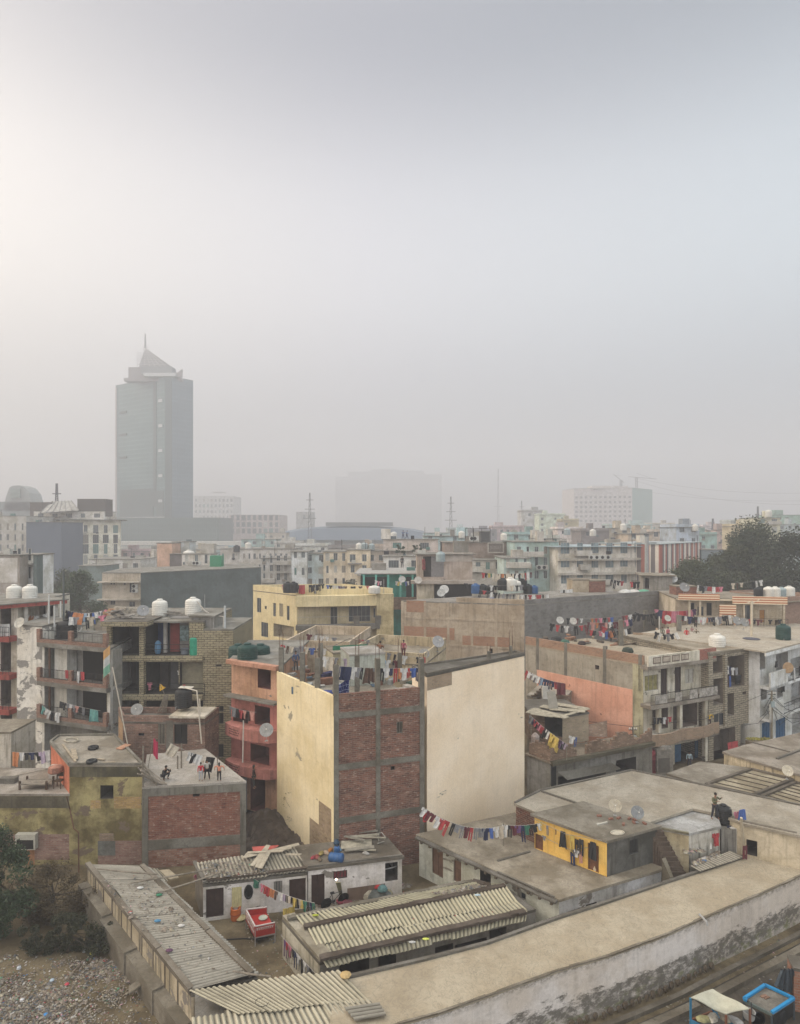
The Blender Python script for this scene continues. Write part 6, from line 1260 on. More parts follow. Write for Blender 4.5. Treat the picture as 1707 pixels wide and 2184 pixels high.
m = MB(); a = at(*ZA(1165,608),47); m.beam(a+Vector((-.3,0,.03)), a+Vector((.7,0,-.02)), .6, .04); tag(m.build('board', plain((.5,.47,.4),.8)), 'pale board weighting the lid of the black tank', 'board')
t = thing('pipe_stand', 'white bent pipe rising beside the black tank', 'pipe', at(*ZA(1280,960),45.6)); m = MB(); m.tube([at(*ZA(1280,965),45.4), at(*ZA(1250,630),45.4), at(*ZA(1180,612),45.8)], .05, 6); m.tube([at(*ZA(1272,780),45.3), at(*ZA(1268,680),45.3)], .04, 6); m.build('pipe', plain((.55,.5,.42)), t)
m = MB(); 
for k in range(5): m.beam(at(*ZA(1045+k*4,690),48)-Vector((.5-.1*k,0,.9)), at(*ZA(1048+k*5,655),48), .06)
tag(m.build('stick_bundle', GREYWOOD), 'sticks leaning beside the black tank slab', 'sticks')
flag(at(*ZA(1055,650),48)-Vector((0,0,.3)), 1.1, 'small yellow pennant on a leaning stick by the black tank', (.55,.33,.04), .45, .6, (-.5,0), tri=True)
dish(at(*ZA(870,750),48), 'pale dish on the brick hut wall', .2, .9)
m = MB(); m.tube([at(*ZA(715,480),47.5), at(*ZA(815,995),43.5)], .045, 7); tag(m.build('bamboo_pole', plain((.30,.27,.22),.9)), 'very long bamboo pole leaning against the stone-clad building', 'pole')
# ------------------------------------------------------------------ stone-clad open building with loggias
CLAD = brick((.36,.315,.21),(.26,.225,.15),(.085,.075,.05), bw=.5, bh=.19, seed=16, wear=.3, ms=.028, light=(.3,.27,.19))
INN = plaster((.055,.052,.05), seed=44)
dO = 53.
oc = thing('building', 'open stone clad building with dark loggias and two white roof tanks', 'building', at(365,1700,dO)*1.0); oc.location.z = 0; oc['_b'] = tuple(oc.location)
s0, s1, s2 = at(234,1500,dO), at(434,1500,dO), at(497,1500,dO)
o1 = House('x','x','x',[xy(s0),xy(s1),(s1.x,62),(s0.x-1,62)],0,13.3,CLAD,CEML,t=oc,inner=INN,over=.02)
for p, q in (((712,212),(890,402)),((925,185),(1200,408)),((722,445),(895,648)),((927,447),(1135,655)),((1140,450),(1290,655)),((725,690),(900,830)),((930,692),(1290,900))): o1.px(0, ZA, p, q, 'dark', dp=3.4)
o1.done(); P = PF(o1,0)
o2 = House('x','x','x',[xy(s1),xy(s2),(s2.x,60),(s1.x,60)],0,12.62,CLAD,CEML,t=oc,over=.02,par=.0)
for p, q in (((1366,725),(1420,762)),((1366,770),(1420,840)),((1368,462),(1408,478)),((1368,968),(1420,1052))): o2.px(0, ZA, p, q, 'win', pane=DARK, frame=plain((.1,.09,.08)))
o2.done()
def zA(y, d=dO): return H-(ZA(0,y)[1]-V0)/F*d
for ya, yb in ((405,437),(650,682)): part_box(oc, 'slab_band', P, -.1, fs(o1,0,434), zA(yb), zA(ya), -.35, .01, CLAD)
part_box(oc, 'canopy', P, -.15, fs(o1,0,ZA(975,0)[0]), zA(207), zA(180), -1.3, .01, CLAD); part_box(oc, 'canopy_top', P, -.15, fs(o1,0,ZA(975,0)[0]), zA(180)+.002, zA(180)+.05, -1.3, 2.2, CEM)
part_box(oc, 'column', P, fs(o1,0,ZA(893,0)[0]), fs(o1,0,ZA(922,0)[0]), zA(745), zA(208), -.3, .0, CLAD); part_box(oc, 'column', P, -.12, .28, zA(800), zA(208), -.3, .0, CLAD)
part_box(oc, 'stair_room', P, fs(o1,0,ZA(1200,0)[0]), fs(o1,0,ZA(1345,0)[0]), 10.35, 13.55, .6, 4, plaster((.38,.37,.36),streak=.6,seed=45)); part_box(oc, 'stair_room_roof', P, fs(o1,0,ZA(1190,0)[0]), fs(o1,0,ZA(1358,0)[0]), 13.55, 13.72, .3, 4.3, CEML)
part_box(oc, 'ledge_wall', P, fs(o1,0,ZA(1246,0)[0]), fs(o1,0,ZA(1290,0)[0]), 10.3, 12.62, -.02, .6, CLAD)
for (xa, xb, y) in ((712,890,402),(925,1200,408),(722,895,645),(927,1135,652),(1140,1300,655)):
    a, b = P(fs(o1,0,ZA(xa,0)[0]), zA(y), -.02), P(fs(o1,0,ZA(xb,0)[0]), zA(y), -.02); railing(oc, a, b, .95, .9, rails=(1.,.55,.12))
def inpart(nm, x0,y0,x1,y1, o0, o1_, c, **k): part_box(oc, nm, P, fs(o1,0,ZA(x0,0)[0]), fs(o1,0,ZA(x1,0)[0]), zA(y1), zA(y0), o0, o1_, plain(c,.85,**k))
inpart('back_wall',1040,180,1195,400,1.4,2.5,(.20,.19,.18)); inpart('red_door',1045,215,1105,400,1.3,1.38,(.20,.045,.04)); inpart('pillar',1015,180,1035,400,.8,1.1,(.30,.29,.27)); inpart('blue_curtain',945,215,1012,395,2.0,2.1,(.03,.05,.12)); inpart('shelf_poster',1108,230,1165,330,1.3,1.38,(.25,.33,.33),var=.7); inpart('inner_wall',1142,455,1290,650,.5,.7,(.22,.20,.14)); inpart('door_panel',950,480,1005,650,2.3,2.4,(.07,.06,.055)); inpart('door_panel',790,480,850,650,2.3,2.4,(.06,.06,.06)); inpart('door_panel',1040,470,1090,650,1.6,2.4,(.10,.10,.10))
m = MB(); p = P(fs(o1,0,ZA(1228,0)[0]), 10.4, .3); m.lathe([(.42,0),(.45,.1),(.45,1.4),(.35,1.5)], 14, c=tuple(p)); tag(m.build('drum', plain((.03,.27,.17),.6)), 'tall green drum on the top loggia of the stone clad building', 'drum')
m = MB(); p = P(fs(o1,0,ZA(980,0)[0]), zA(405), .8); m.lathe([(.2,0),(.28,.3),(.26,.9),(.1,1.1)], 12, c=tuple(p)); tag(m.build('drum', plain((.10,.22,.36),.6)), 'light blue drum in the top loggia', 'drum')
m = MB(); p = P(fs(o1,0,ZA(1168,0)[0]), zA(405), .4); m.lathe([(.35,0),(.4,.1),(.4,.5)], 12, c=tuple(p)); tag(m.build('tub', plain((.12,.14,.17),.6)), 'grey tub in the top loggia beside the green drum', 'tub')
garment('ps', P(fs(o1,0,ZA(945,0)[0]), zA(580), .2), 0, 'pink shirt hung in the second loggia', sc=.9); garment('ws', P(fs(o1,0,ZA(1130,0)[0]), zA(505), .2), 0, 'small white cloth hung in the second loggia', sc=.6); garment('rs', P(fs(o1,0,ZA(1172,0)[0]), zA(588), -.1), 0, 'red cloth on the railing of the second loggia', sc=.5)
tank(at(*ZA(1015,148),56)+Vector((0,0,-.1)), 1.55, 'white water tank with two dark slots on the stone clad roof', 'white', wide=.42); tank(at(*ZA(1226,140),56)+Vector((0,0,-.1)), 1.6, 'white ribbed water tank at the right of the stone clad roof', 'white', wide=.42)
m = MB(); m.tube([at(*ZA(1250,60),55), at(*ZA(1300,120),55), at(*ZA(1350,152),55), at(*ZA(1418,158),54), at(*ZA(1418,230),54)], .05, 6); tag(m.build('water_pipe', plain((.5,.46,.4))), 'pale pipe curving down from the right white tank', 'pipe')
m = MB(); p = at(*ZA(1428,232),53.5); m.tube([p, p+Vector((0,0,1.9))], .1, 8); tag(m.build('vent_pipe', plain((.45,.47,.47))), 'thick pale grey pipe standing on the stone clad tower', 'pipe')
m = MB(); p = at(*ZA(1300,150),57); m.tube([p, p+Vector((0,0,1.9))], .03, 5); tag(m.build('rod', STEEL), 'thin rod behind the right white tank', 'rod')
dish(at(*ZA(908,122),54), 'grey dish on the stone clad roof left of the tanks', .5, 1.0, (.28,.28,.28))
r = random.Random(4)
for k,(x,y,w_,c,lb,nm) in enumerate(((735,130,1.1,(.45,.27,.16),'orange box panels stacked on the stone clad roof','panels'),(800,118,1.6,(.4,.36,.3),'second stack of pale panels on the stone clad roof','panels'),(760,165,1.3,(.28,.25,.22),'heap of rubble on the left canopy','rubble'),(860,155,1.0,(.4,.37,.33),'plank pile on the canopy edge','planks'),(1060,130,1.9,(.35,.32,.28),'long poles lying before the first white tank','poles'))):
    m = MB(); p0 = at(*ZA(x,y+18),53.4 if k in (2,3) else 56)
    for j in range(6 if k != 2 else 16): box_tilt(m, p0+Vector((r.uniform(-.6,.6), r.uniform(-.3,.3), j*.06)), w_*r.uniform(.3,1.), .3, .25 if k < 2 else .08, r.uniform(-.4,.4) if k != 2 else r.random()*3)
    tag(m.build(nm, plain(c,.9,var=.5)), lb, nm)
# ------------------------------------------------------------------ balcony building with the tall peeling white wall
wb = thing('building', 'peeling white building with brick edged balconies and iron railings', 'building', (-30,55,0))
w0, w1, w2 = at(36,1500,54.5), at(90,1500,53.6), at(235,1500,51)
WPL = plaster((.74,.71,.65), stain=(.9,.88,.84), streak=.3, peel=1.0, sc=.8, peelc=(.27,.255,.235), seed=46); WPL2 = plaster((.70,.68,.64), streak=.4, peel=.3, seed=47, k=.6)
zz = [H-(ZA(0,y)[1]-V0)/F*53.2 for y in (330,575,808)]
wa = House('x','x','x',[xy(w0),xy(w1),(w1.x+.2,60),(w0.x-.5,60)],0,H-(ZA(0,213)[1]-V0)/F*54,WPL,CEML,t=wb); wa.done()
wc = House('x','x','x',[xy(w1),xy(w2),(w2.x-1,60),(w1.x,60)],0,zz[0],WPL2,CEML,t=wb,inner=plaster((.34,.33,.31),seed=48))
Pw = PF(wc,0); Lw = (Vector(wc.pts[1])-Vector(wc.pts[0])).length
for k, z in enumerate(zz+[1.2]):
    if k: wc.op(0, .25, Lw-.3, z+.02, zz[k-1]-.28, 'dark', dp=1.6)
wc.done()
BRE = brick((.27,.13,.09),(.2,.11,.08),(.28,.24,.2),seed=17,wear=.5)
for k, z in enumerate(zz):
    part_box(wb, 'slab_edge', Pw, -.1, Lw+.05, z-.25, z+.12, -.45, .01, CEML); part_box(wb, 'brick_edge', Pw, -.1, Lw+.05, z+.12, z+.42, -.45, -.25, BRE)
    for s_ in (-.1, Lw*.46, Lw-.3): part_box(wb, 'brick_pier', Pw, s_, s_+.38, z+.42, z+1.25, -.47, -.2, BRE)
    railing(wb, Pw(.2,z+.42,-.38), Pw(Lw-.3,z+.42,-.38), .75, .16, rails=(1.,.05))
    if k < 2:
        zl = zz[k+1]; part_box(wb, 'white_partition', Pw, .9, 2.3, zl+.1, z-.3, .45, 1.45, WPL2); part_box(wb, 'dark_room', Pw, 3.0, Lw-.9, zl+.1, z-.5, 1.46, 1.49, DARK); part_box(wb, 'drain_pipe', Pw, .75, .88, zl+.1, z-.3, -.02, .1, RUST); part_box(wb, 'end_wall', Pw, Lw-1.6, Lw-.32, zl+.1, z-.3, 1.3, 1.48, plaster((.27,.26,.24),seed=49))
tank(at(*ZA(425,280),56)+Vector((0,0,-.25)), 1.75, 'large black ribbed tank on the balcony building roof', 'black', wide=.46)
dish(at(*ZN(252,468),53.8), 'cream dish on top of the peeling white wall', -.2, .95, (.48,.45,.38))
washline('line along the second balcony railing', Pw(1.9,zz[1]+1.3,-.5), Pw(Lw-.4,zz[1]+1.3,-.5), '. rw . wt rw . ks', sag=.02, rope=False)
washline('sagging line below the lowest balcony', Pw(.6,zz[2]+1.35,-.6), Pw(2.9,zz[2]+.9,-.6), 'ts ws ws ks ws ws', sag=.25, sc=1.05)
washline('railing of the lowest balcony', Pw(2.0,zz[2]+1.75,-.3), Pw(Lw-.5,zz[2]+1.4,-.5), 'kw ks es ww es fs kw ew . tc', sag=.08, sc=.85)
terr('long line on the roof of the balcony building', 143,1302,56, 226,1300,56, 'ks ns kt oc kt sw ww ks bt ws ws es ps', sc=1.0, sag=.3); terr('lower line on the roof of the balcony building', 150,1316,55, 222,1312,55, 'ww es . kt cs . ps', sc=1.1)
flag(at(238,1430,49.5)-Vector((.1,0,0)), 2.0, 'faded saffron white and green flag hanging at the building corner', (.5,.3,.1), -.55, 2.1, (0,0), multi=[(.52,.30,.12),(.46,.47,.46),(.16,.33,.24)])
for k, (x, y0, y1) in enumerate(((310,215,20),(345,225,90),(385,165,60))): p = at(*ZA(x,y0),55); m = MB(); m.tube([p, at(*ZA(x,y1),55)], .07, 6); tag(m.build('pole', plain((.5,.5,.48))), ['white pole at the left of the roof washing','shorter white pole beside the dark tank','leaning white pole right of the dark tank'][k], 'pole')
m = MB(); p = at(*ZA(405,270),57); m.tube([p, at(*ZA(403,-130),57)], .09, 8); tag(m.build('pole', plain((.10,.11,.11))), 'tall dark grey electricity pole behind the roof washing', 'pole')
# ------------------------------------------------------------------ house with red painted slabs, far left
rd = thing('building', 'far left building with red painted floor slabs and dark balconies', 'building', (-36,60,0))
r0, r1, r2_ = at(-90,1400,58), at(38,1400,57), at(135,1400,60)
RP = plaster((.40,.10,.085),streak=.5,seed=50); WL = plaster((.58,.54,.47),streak=.4,seed=51)
za_ = [H-(ZA(0,y)[1]-V0)/F*57.5 for y in (70,272,505,722)]
ra = House('x','x','x',[xy(r0),xy(r1),(r1.x,66),(r0.x-2,66)],0,za_[0],WL,CEML,t=rd,inner=plaster((.2,.17,.15),seed=52))
for k in range(1,4):
    for p, q in (((8,0),(70,0)),): ra.op(0, fs(ra,0,ZA(5,0)[0]), fs(ra,0,ZA(70,0)[0]), za_[k]+.02, za_[k-1]-.45, 'dark', dp=1.6)
    ra.op(0, .3, fs(ra,0,-10), za_[k]+.9, za_[k-1]-.5, 'dark', dp=1.)
ra.op(0, fs(ra,0,2), fs(ra,0,26), 1.5, za_[3]-.5, 'dark', dp=1.6); ra.done(); Pr = PF(ra,0); Lr_ = (Vector(ra.pts[1])-Vector(ra.pts[0])).length
for k in range(1,4): part_box(rd, 'red_slab', Pr, 0, Lr_+.05, za_[k]-.45, za_[k], -1.1, .01, RP); railing(rd, Pr(.1,za_[k],-1.05), Pr(Lr_,za_[k],-1.05), .9, .3, rails=(1.,.5))
rt = House('x','x','x',[xy(r1),xy(r2_),(r2_.x,66),(r1.x,66)],0,za_[1]-.1,WL,CEML,t=rd); rt.done(); Pt = PF(rt,0); Lt = (Vector(rt.pts[1])-Vector(rt.pts[0])).length
part_box(rd, 'back_room', Pt, 0, Lt-.6, za_[1]-.1, za_[0]-.3, 2.2, 6, plaster((.30,.27,.24),seed=53)); part_box(rd, 'top_slab', Pt, -5.5, Lt+.2, za_[0]-.35, za_[0]-.02, -.4, 6.3, RP); part_box(rd, 'roof_top', Pt, -5.6, Lt+.3, za_[0]-.018, za_[0]+.08, -.5, 6.4, CEML)
for s_ in (.6, 2.5, Lt-.7): part_box(rd, 'column', Pt, s_, s_+.28, za_[1]-.1, za_[0]-.35, .1, .4, plain((.5,.47,.42),.9))
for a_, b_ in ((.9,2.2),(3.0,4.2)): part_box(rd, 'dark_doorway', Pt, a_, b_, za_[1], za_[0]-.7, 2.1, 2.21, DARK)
for p, lb in ((90,'left white ribbed tank on the red slab roof'),(190,'right white ribbed tank on the red slab roof')): tank(at(*ZH(p,1075),61)+Vector((0,0,-.15)), 1.65, lb, 'white', wide=.40)
terr('line under the red slabbed roof', 40,1303,58.5, 100,1308,59, 'ls ws ws ow ws . ws', sc=1.15, sag=.35); terr('balcony rail at the left edge below the red roof', -12,1331,56.5, 22,1331,56.5, 'rw ww ww', sc=1.35, sag=.02)
# ------------------------------------------------------------------ orange and pink building left of the yellow wall
pk = thing('building', 'orange and pink building with curved balconies and tiled vents', 'building', at(545,1700,47)); pk.location.z = 0; pk['_b'] = tuple(pk.location)
k0, k1 = at(494,1500,48), at(596,1500,45.6); ORG = plaster((.56,.33,.22),streak=.4,peel=.15,seed=54); PNK = plaster((.46,.18,.155),streak=.5,seed=55)
pa = House('x','x','x',[xy(k0),xy(k1),(k1.x+.5,56),(k0.x-.5,56)],0,11.15,ORG,CEML,t=pk,over=.15,inner=plaster((.16,.06,.055),seed=56))
pa.px(0,ZB,(100,482),(183,616),'dark',dp=1.0); pa.px(0,ZB,(82,728),(180,850),'dark',dp=1.2); pa.px(0,ZB,(-55,745),(40,850),'dark',dp=1.0); pa.px(0,ZB,(55,975),(175,1090),'dark',dp=.8); pa.op(0,.3,1.6,.05,2.6,'dark',dp=3); pa.op(0,1.95,3.4,.05,2.6,'dark',dp=3); pa.done(); Pk = PF(pa,0); Lk = (Vector(pa.pts[1])-Vector(pa.pts[0])).length
zb_ = lambda y, d=45.5: H-(ZB(0,y)[1]-V0)/F*d
w_ = [pa.sz(0,*ZB(-55,745),*ZB(40,850)), pa.sz(0,*ZB(82,728),*ZB(180,850)), pa.sz(0,*ZB(55,975),*ZB(175,1090))]
def around(z0, z1, holes, mt, nm):
    s_ = .0
    for (a,b,c,d) in sorted(holes):
        if a > s_: part_box(pk, nm, Pk, s_, a-.01, z0, z1, -.03, .01, mt)
        if c > z0: part_box(pk, nm, Pk, a, b, z0, c, -.03, .01, mt)
        if d < z1: part_box(pk, nm, Pk, a, b, d, z1, -.03, .01, mt)
        s_ = b+.01
    part_box(pk, nm, Pk, s_, Lk, z0, z1, -.03, .01, mt)
around(zb_(950), zb_(715), [(max(0,w_[0][0]),w_[0][1],w_[0][2],w_[0][3]), w_[1]], PNK, 'pink_facing'); around(zb_(1180), zb_(950)-.01, [w_[2]], PNK, 'pink_facing')
part_box(pk, 'chajja', Pk, -.2, Lk+.1, zb_(712), zb_(700), -.7, .01, CEML); part_box(pk, 'roof_edge', Pk, -.1, Lk+.1, 10.85, 11.16, -.5, .01, plaster((.5,.27,.19),seed=57))
for za2, zb2 in ((zb_(958),zb_(882)),(zb_(1188),zb_(1125))):
    m = MB(); n_ = 12; pts_ = [(Lk*1.0*i/n_, -.25-.85*sin(pi*min(1,max(0,(i+1)/(n_+1))))**.5) for i in range(n_+1)]
    for i in range(n_): a,b = Pk(pts_[i][0],0,pts_[i][1]), Pk(pts_[i+1][0],0,pts_[i+1][1]); c,d = Pk(pts_[i+1][0],0,.0), Pk(pts_[i][0],0,.0); m.prism([xy(a),xy(b),xy(c),xy(d)], za2, zb2)
    m.build('balcony', plaster((.50,.21,.18),streak=.4,seed=58), pk)
    m = MB()
    for i in range(7):
        for j in range(3):
            s_ = .7+i*.17+(j%2)*.08; k_ = s_/Lk*n_; i0 = int(k_); o_ = pts_[i0][1]+(pts_[i0+1][1]-pts_[i0][1])*(k_-i0); c = Pk(s_, (za2+zb2)/2+(j-1)*.17, o_-.012); d = Pk(1,0,0)-Pk(0,0,0); m.face([c-d*.06,c-Vector((0,0,.06)),c+d*.06,c+Vector((0,0,.06))])
    m.build('vent_tiles', DARK, pk)
part_box(pk, 'porch_column', Pk, 1.68, 1.9, 0, 2.6, -.6, -.3, plain((.36,.36,.35),.8))
dish(at(*ZB(155,880),43.5), 'grey dish on the upper pink balcony', .2, .95, (.3,.3,.29))
for u, lb in ((508,'first dark green tank from left on the orange roof'),(528,'second dark green tank from left on the orange roof'),(556,'dark green tank nearest the yellow wall on the orange roof')): tank(at(u,1411,50 if u != 528 else 48)+Vector((0,0,-.1)), 1.55, lb, 'green', wide=.48)
washline('line on the upper pink balcony', Pk(.0,zb_(770),-.5), Pk(3.0,zb_(780),-.5), 'es ew kt rs fs kt fs', sc=.85, sag=.1)
m = MB(); m.tube([at(*ZB(5,1085),43.5), at(*ZB(10,820),43.5)], .05, 6); tag(m.build('pipe', plain((.4,.36,.33))), 'pale pipe down the left of the pink building', 'pipe')
# ------------------------------------------------------------------ right: house with pink lower side wall and white balcony front
d0, d1, d2 = at(1121,1356,64.5), at(1373,1397,54.6), at(1513,1381,58.2)
zq = 9.25; UPW = plaster((.36,.325,.265), stain=(.85,.83,.8), streak=.35, sc=.7, seed=60); WF = plaster((.66,.62,.53),streak=.55,peel=.25,seed=61)
ph = House('house', 'three storey house with pink lower side wall and busy rooftop', 'house', quadpts(d0,d1,d2), 0, zq, UPW, concrete((.46,.40,.31),100,(.8,.78,.72)), inner=plaster((.24,.19,.165),seed=62), over=.02)
ph.px(0, ZC, (498,435), (521,460), 'dark', dp=.4)
DD = plain((.055,.04,.038),.8)
ph.px(1,ZC,(790,492),(870,585),'win',pane=plain((.30,.27,.12),.9,var=.5)); ph.px(1,ZC,(885,455),(923,618),'door',pane=DD,frame=DD); ph.px(1,ZC,(968,445),(1005,600),'door',pane=DD,frame=DD); ph.px(1,ZC,(1030,457),(1080,540),'win',pane=plain((.42,.40,.35),.9),frame=plain((.36,.33,.3)))
ph.px(1,ZC,(836,678),(928,812),'dark',dp=1.6); ph.px(1,ZC,(958,650),(1100,800),'dark',dp=2.0); ph.px(1,ZC,(1108,650),(1160,790),'dark',dp=1.2)
ph.px(1,ZC,(875,925),(935,1075),'dark',dp=1.); ph.px(1,ZC,(968,885),(1160,1030),'dark',dp=2.2)
ph.wmf[1] = WF; ph.done(); P = PF(ph,0); Lp = (Vector(ph.pts[1])-Vector(ph.pts[0])).length; Q = PF(ph,1); Lq = (Vector(ph.pts[2])-Vector(ph.pts[1])).length
part_box(ph.t, 'pink_lower_wall', P, 1.5, Lp-1.0, 0, 6.9, -.05, .01, plaster((.66,.36,.26),stain=(.88,.82,.78),streak=.2,peel=.2,peelc=(.25,.12,.09),seed=63,k=.5)); part_box(ph.t, 'brick_parapet', P, 0, Lp, zq+.003, 10.05, -.0, .2, brick((.36,.2,.12),(.28,.16,.1),(.32,.27,.22),seed=18))
for u in (1147,1207,1290,1366): s_ = fs(ph,0,u); part_box(ph.t, 'column', P, s_-.16, min(s_+.16,Lp), 6.9, 10.35 if u == 1290 else 10.08, -.03, .22, CONC)
part_box(ph.t, 'corner_strip', P, Lp-1.0, Lp-.02, 0, 9.2, -.03, .01, plaster((.42,.39,.26),streak=.6,seed=64))
part_box(ph.t, 'balustrade', Q, -.2, Lq-2.2, zq+.003, 10.15, -.75, -.6, WF); part_box(ph.t, 'brick_balustrade', Q, Lq-2.2, Lq, zq+.003, 10.2, -.75, -.6, brick((.33,.1,.07),(.25,.08,.06),(.3,.22,.18),seed=19))
for k in range(4): a_ = .3+k*1.15; part_box(ph.t, 'fretwork_panel', Q, a_, a_+.95, zq+.18, 10.0, -.765, -.75, plain((.16,.12,.10),.9)); part_box(ph.t, 'panel_fill', Q, a_+.08, a_+.87, zq+.28, 9.92, -.775, -.765, plain((.44,.38,.31),.9,var=.4))
for z, t_, o_ in ((zq,.3,-.8),(5.95,.3,-1.15),(2.6,.28,-1.0)): part_box(ph.t, 'slab', Q, -.35, Lq, z-t_, z, o_, .01, concrete((.36,.32,.27),101))
railing(ph.t, Q(-.3,5.95,-1.1), Q(Lq-.1,5.95,-1.1), .95, .16, rails=(1.,.1))
for a_, b_ in ((.2,1.6),(2.6,3.4),(4.4,5.4),(5.6,Lq-.3)): part_box(ph.t, 'railing_panel', Q, a_, b_, 6.05, 6.8, -1.13, -1.1, plain((.40,.37,.33),.9,var=.6))
m = MB(); n_ = 14
for i in range(n_):
    f = lambda k: (-.2+(Lq+.1)*k/n_, -1.0-.45*abs(sin(pi*2*k/n_+.3)))
    (sa,oa),(sb,ob) = f(i), f(i+1); m.prism([xy(Q(sa,0,oa)),xy(Q(sb,0,ob)),xy(Q(sb,0,ob+.14)),xy(Q(sa,0,oa+.14))], 2.6, 3.5); m.prism([xy(Q(sa,0,oa)),xy(Q(sb,0,ob)),xy(Q(sb,0,0)),xy(Q(sa,0,0))], 2.5, 2.62)
m.build('curved_parapet', brick((.36,.25,.17),(.28,.2,.14),(.32,.27,.2),seed=20), ph.t)
for u in (1373+18, 1436, 1490): part_box(ph.t, 'pillar', Q, fs(ph,1,u), fs(ph,1,u)+.32, 0 if u>1480 else 3.4, 5.65, -.75, -.4, WF)
BL = plain((.03,.10,.20),.7,var=.3)
for x0,x1 in ((968,1022),(1105,1158)): a_ = ph.sz(1,*ZC(x0,895),*ZC(x1,1035)); part_box(ph.t, 'blue_door', Q, a_[0], a_[1], a_[2], 2.3, .3, .36, BL)
person(Q(fs(ph,1,ZC(1128,0)[0]), 2.6, -.75)+Vector((0,0,.35)), R(5), 'woman in a bright yellow top on the curved brick balcony', 'arms', (.66,.42,.02), (.05,.02,.02), 1.5, 'long')
person(zp(ZC,1035,1030,0.0)+Vector((0,-.6,.05)), R(-10), 'person in a pale shirt before the blue doors', 'stand', (.35,.45,.5), (.03,.03,.05), 1.5)
washline('line on the middle balcony of the pink walled house', Q(.1,4.9,-.9), Q(2.6,4.7,-.9), 'kw kw ks ws mt rs', sc=.8, sag=.05)
# rooftop life
zr = zq
def rp(Z,x,y,h=0): p = zp(Z,x,y,zr); p.z += h; return p
rl = lambda desc, a, b, it, h=1.75, **k: washline(desc, rp(ZC,*a,h), rp(ZC,*b,h), it, m0=0, m1=0, **k)
rl('washing line at the left of the pink house roof', (235,292), (455,300), 'ks rs kt ws es kt rs mt', sc=1.1, h=1.9)
rl('second washing line on the pink house roof', (450,290), (720,265), 'mw fs os ms fw ws ms ms rs ps ns', sc=1.15, h=2.0, poles=(2,2)); rl('short low line on the pink house roof', (540,330), (610,325), 'rs kt', sc=1.2, h=2.2)
rl('low white line near the pink house front', (855,330), (980,335), 'ks wt ks es ks ww', sc=.9, h=1.6)
rl('dark line at the back of the pink house roof', (735,230), (860,235), 'kt ks ks kt kt ks', sc=1.2, h=2.2); rl('patterned sheets behind the roof pillar', (855,225), (1090,222), 'ps nc rq pq rq pq vs', sc=1.1, h=2.4)
rl('back line reaching the orange striped house', (990,248), (1300,248), 'kt ks ws ns ks kt ww ws ww . kt wt es ks kt wt', sc=1.1, h=2.1)
rl('crowded line before the roof pillars', (470,312), (700,300), 'rs ks . ps ws bs ms os . ks rs cs ws ks', sc=1.0, h=1.5); rl('far line against the grey wall', (330,262), (740,232), 'ks rs ms ws . os rs ps ks rs bs . ms rs ws ks', sc=1.0, h=2.0)
for k, (x,y,h,lb) in enumerate(((650,318,2.6,'concrete pillar standing in the middle of the pink house roof'),(796,225,2.3,'concrete pillar at the back left of the pink house roof'),(993,268,2.4,'thick grey pillar at the back of the pink house roof'))):
    p = rp(ZC,x,y); m = MB(); m.box(p.x-.2,p.y-.2,zr,p.x+.2,p.y+.2,zr+h); m.box(p.x-.24,p.y-.24,zr,p.x+.24,p.y+.24,zr+.2); tag(m.build('pillar', CONC), lb, 'pillar')
m = MB(); a,b = rp(ZC,722,280), rp(ZC,880,290); m.beam(a+Vector((0,0,.35)),b+Vector((0,0,.35)),.2,.7); m.beam(b+Vector((0,0,.3)), rp(ZC,860,245)+Vector((0,0,.3)),.2,.6); tag(m.build('low_wall', brick((.36,.24,.14),(.28,.19,.12),(.33,.27,.2),seed=21)), 'low brick wall on the pink house roof', 'wall')
r = random.Random(13)
for k in range(22):
    p = rp(ZC, r.uniform(200,1150), r.uniform(255,330)); m = MB(); box_tilt(m, p, r.uniform(.3,1.4), r.uniform(.2,.5), r.uniform(.05,.4), r.random()*3)
    tag(m.build(['brick_stack','board','box'][k%3], plain(r.choice(((.3,.24,.17),(.12,.1,.08),(.35,.2,.13),(.4,.37,.33))),.9,var=.5)), 'low stack or board lying about the pink house roof', 'clutter', 'clutter on the pink house roof')
for nm,x,y,s_,c,lb in (('bag',690,352,.8,(.03,.04,.03),'dark green bag near the parapet of the pink house roof'),('bag',270,290,.9,(.03,.03,.03),'black sacks at the left end of the pink house roof'),('tub',320,300,.7,(.05,.12,.09),'green tub beside the black sacks'),('bag',420,305,.6,(.04,.03,.03),'dark cloth lying by the long parapet'),('box',590,185,.5,(.2,.3,.36),'pale blue bin against the grey wall')):
    m = MB(); m.lathe([(.5,0),(.6,.2),(.45,.55),(.1,.65)], 10); o = m.build(nm, plain(c,.8), loc=(0,0,0)); o.location = rp(ZC,x,y+8); o.scale = (s_*1.2,s_,s_); tag(o, lb, nm)
m = MB(); m.beam(rp(ZC,660,318,.05), rp(ZC,790,298,.05), .12,.1); tag(m.build('beam', WOOD), 'dark beam lying on the pink house roof', 'beam')
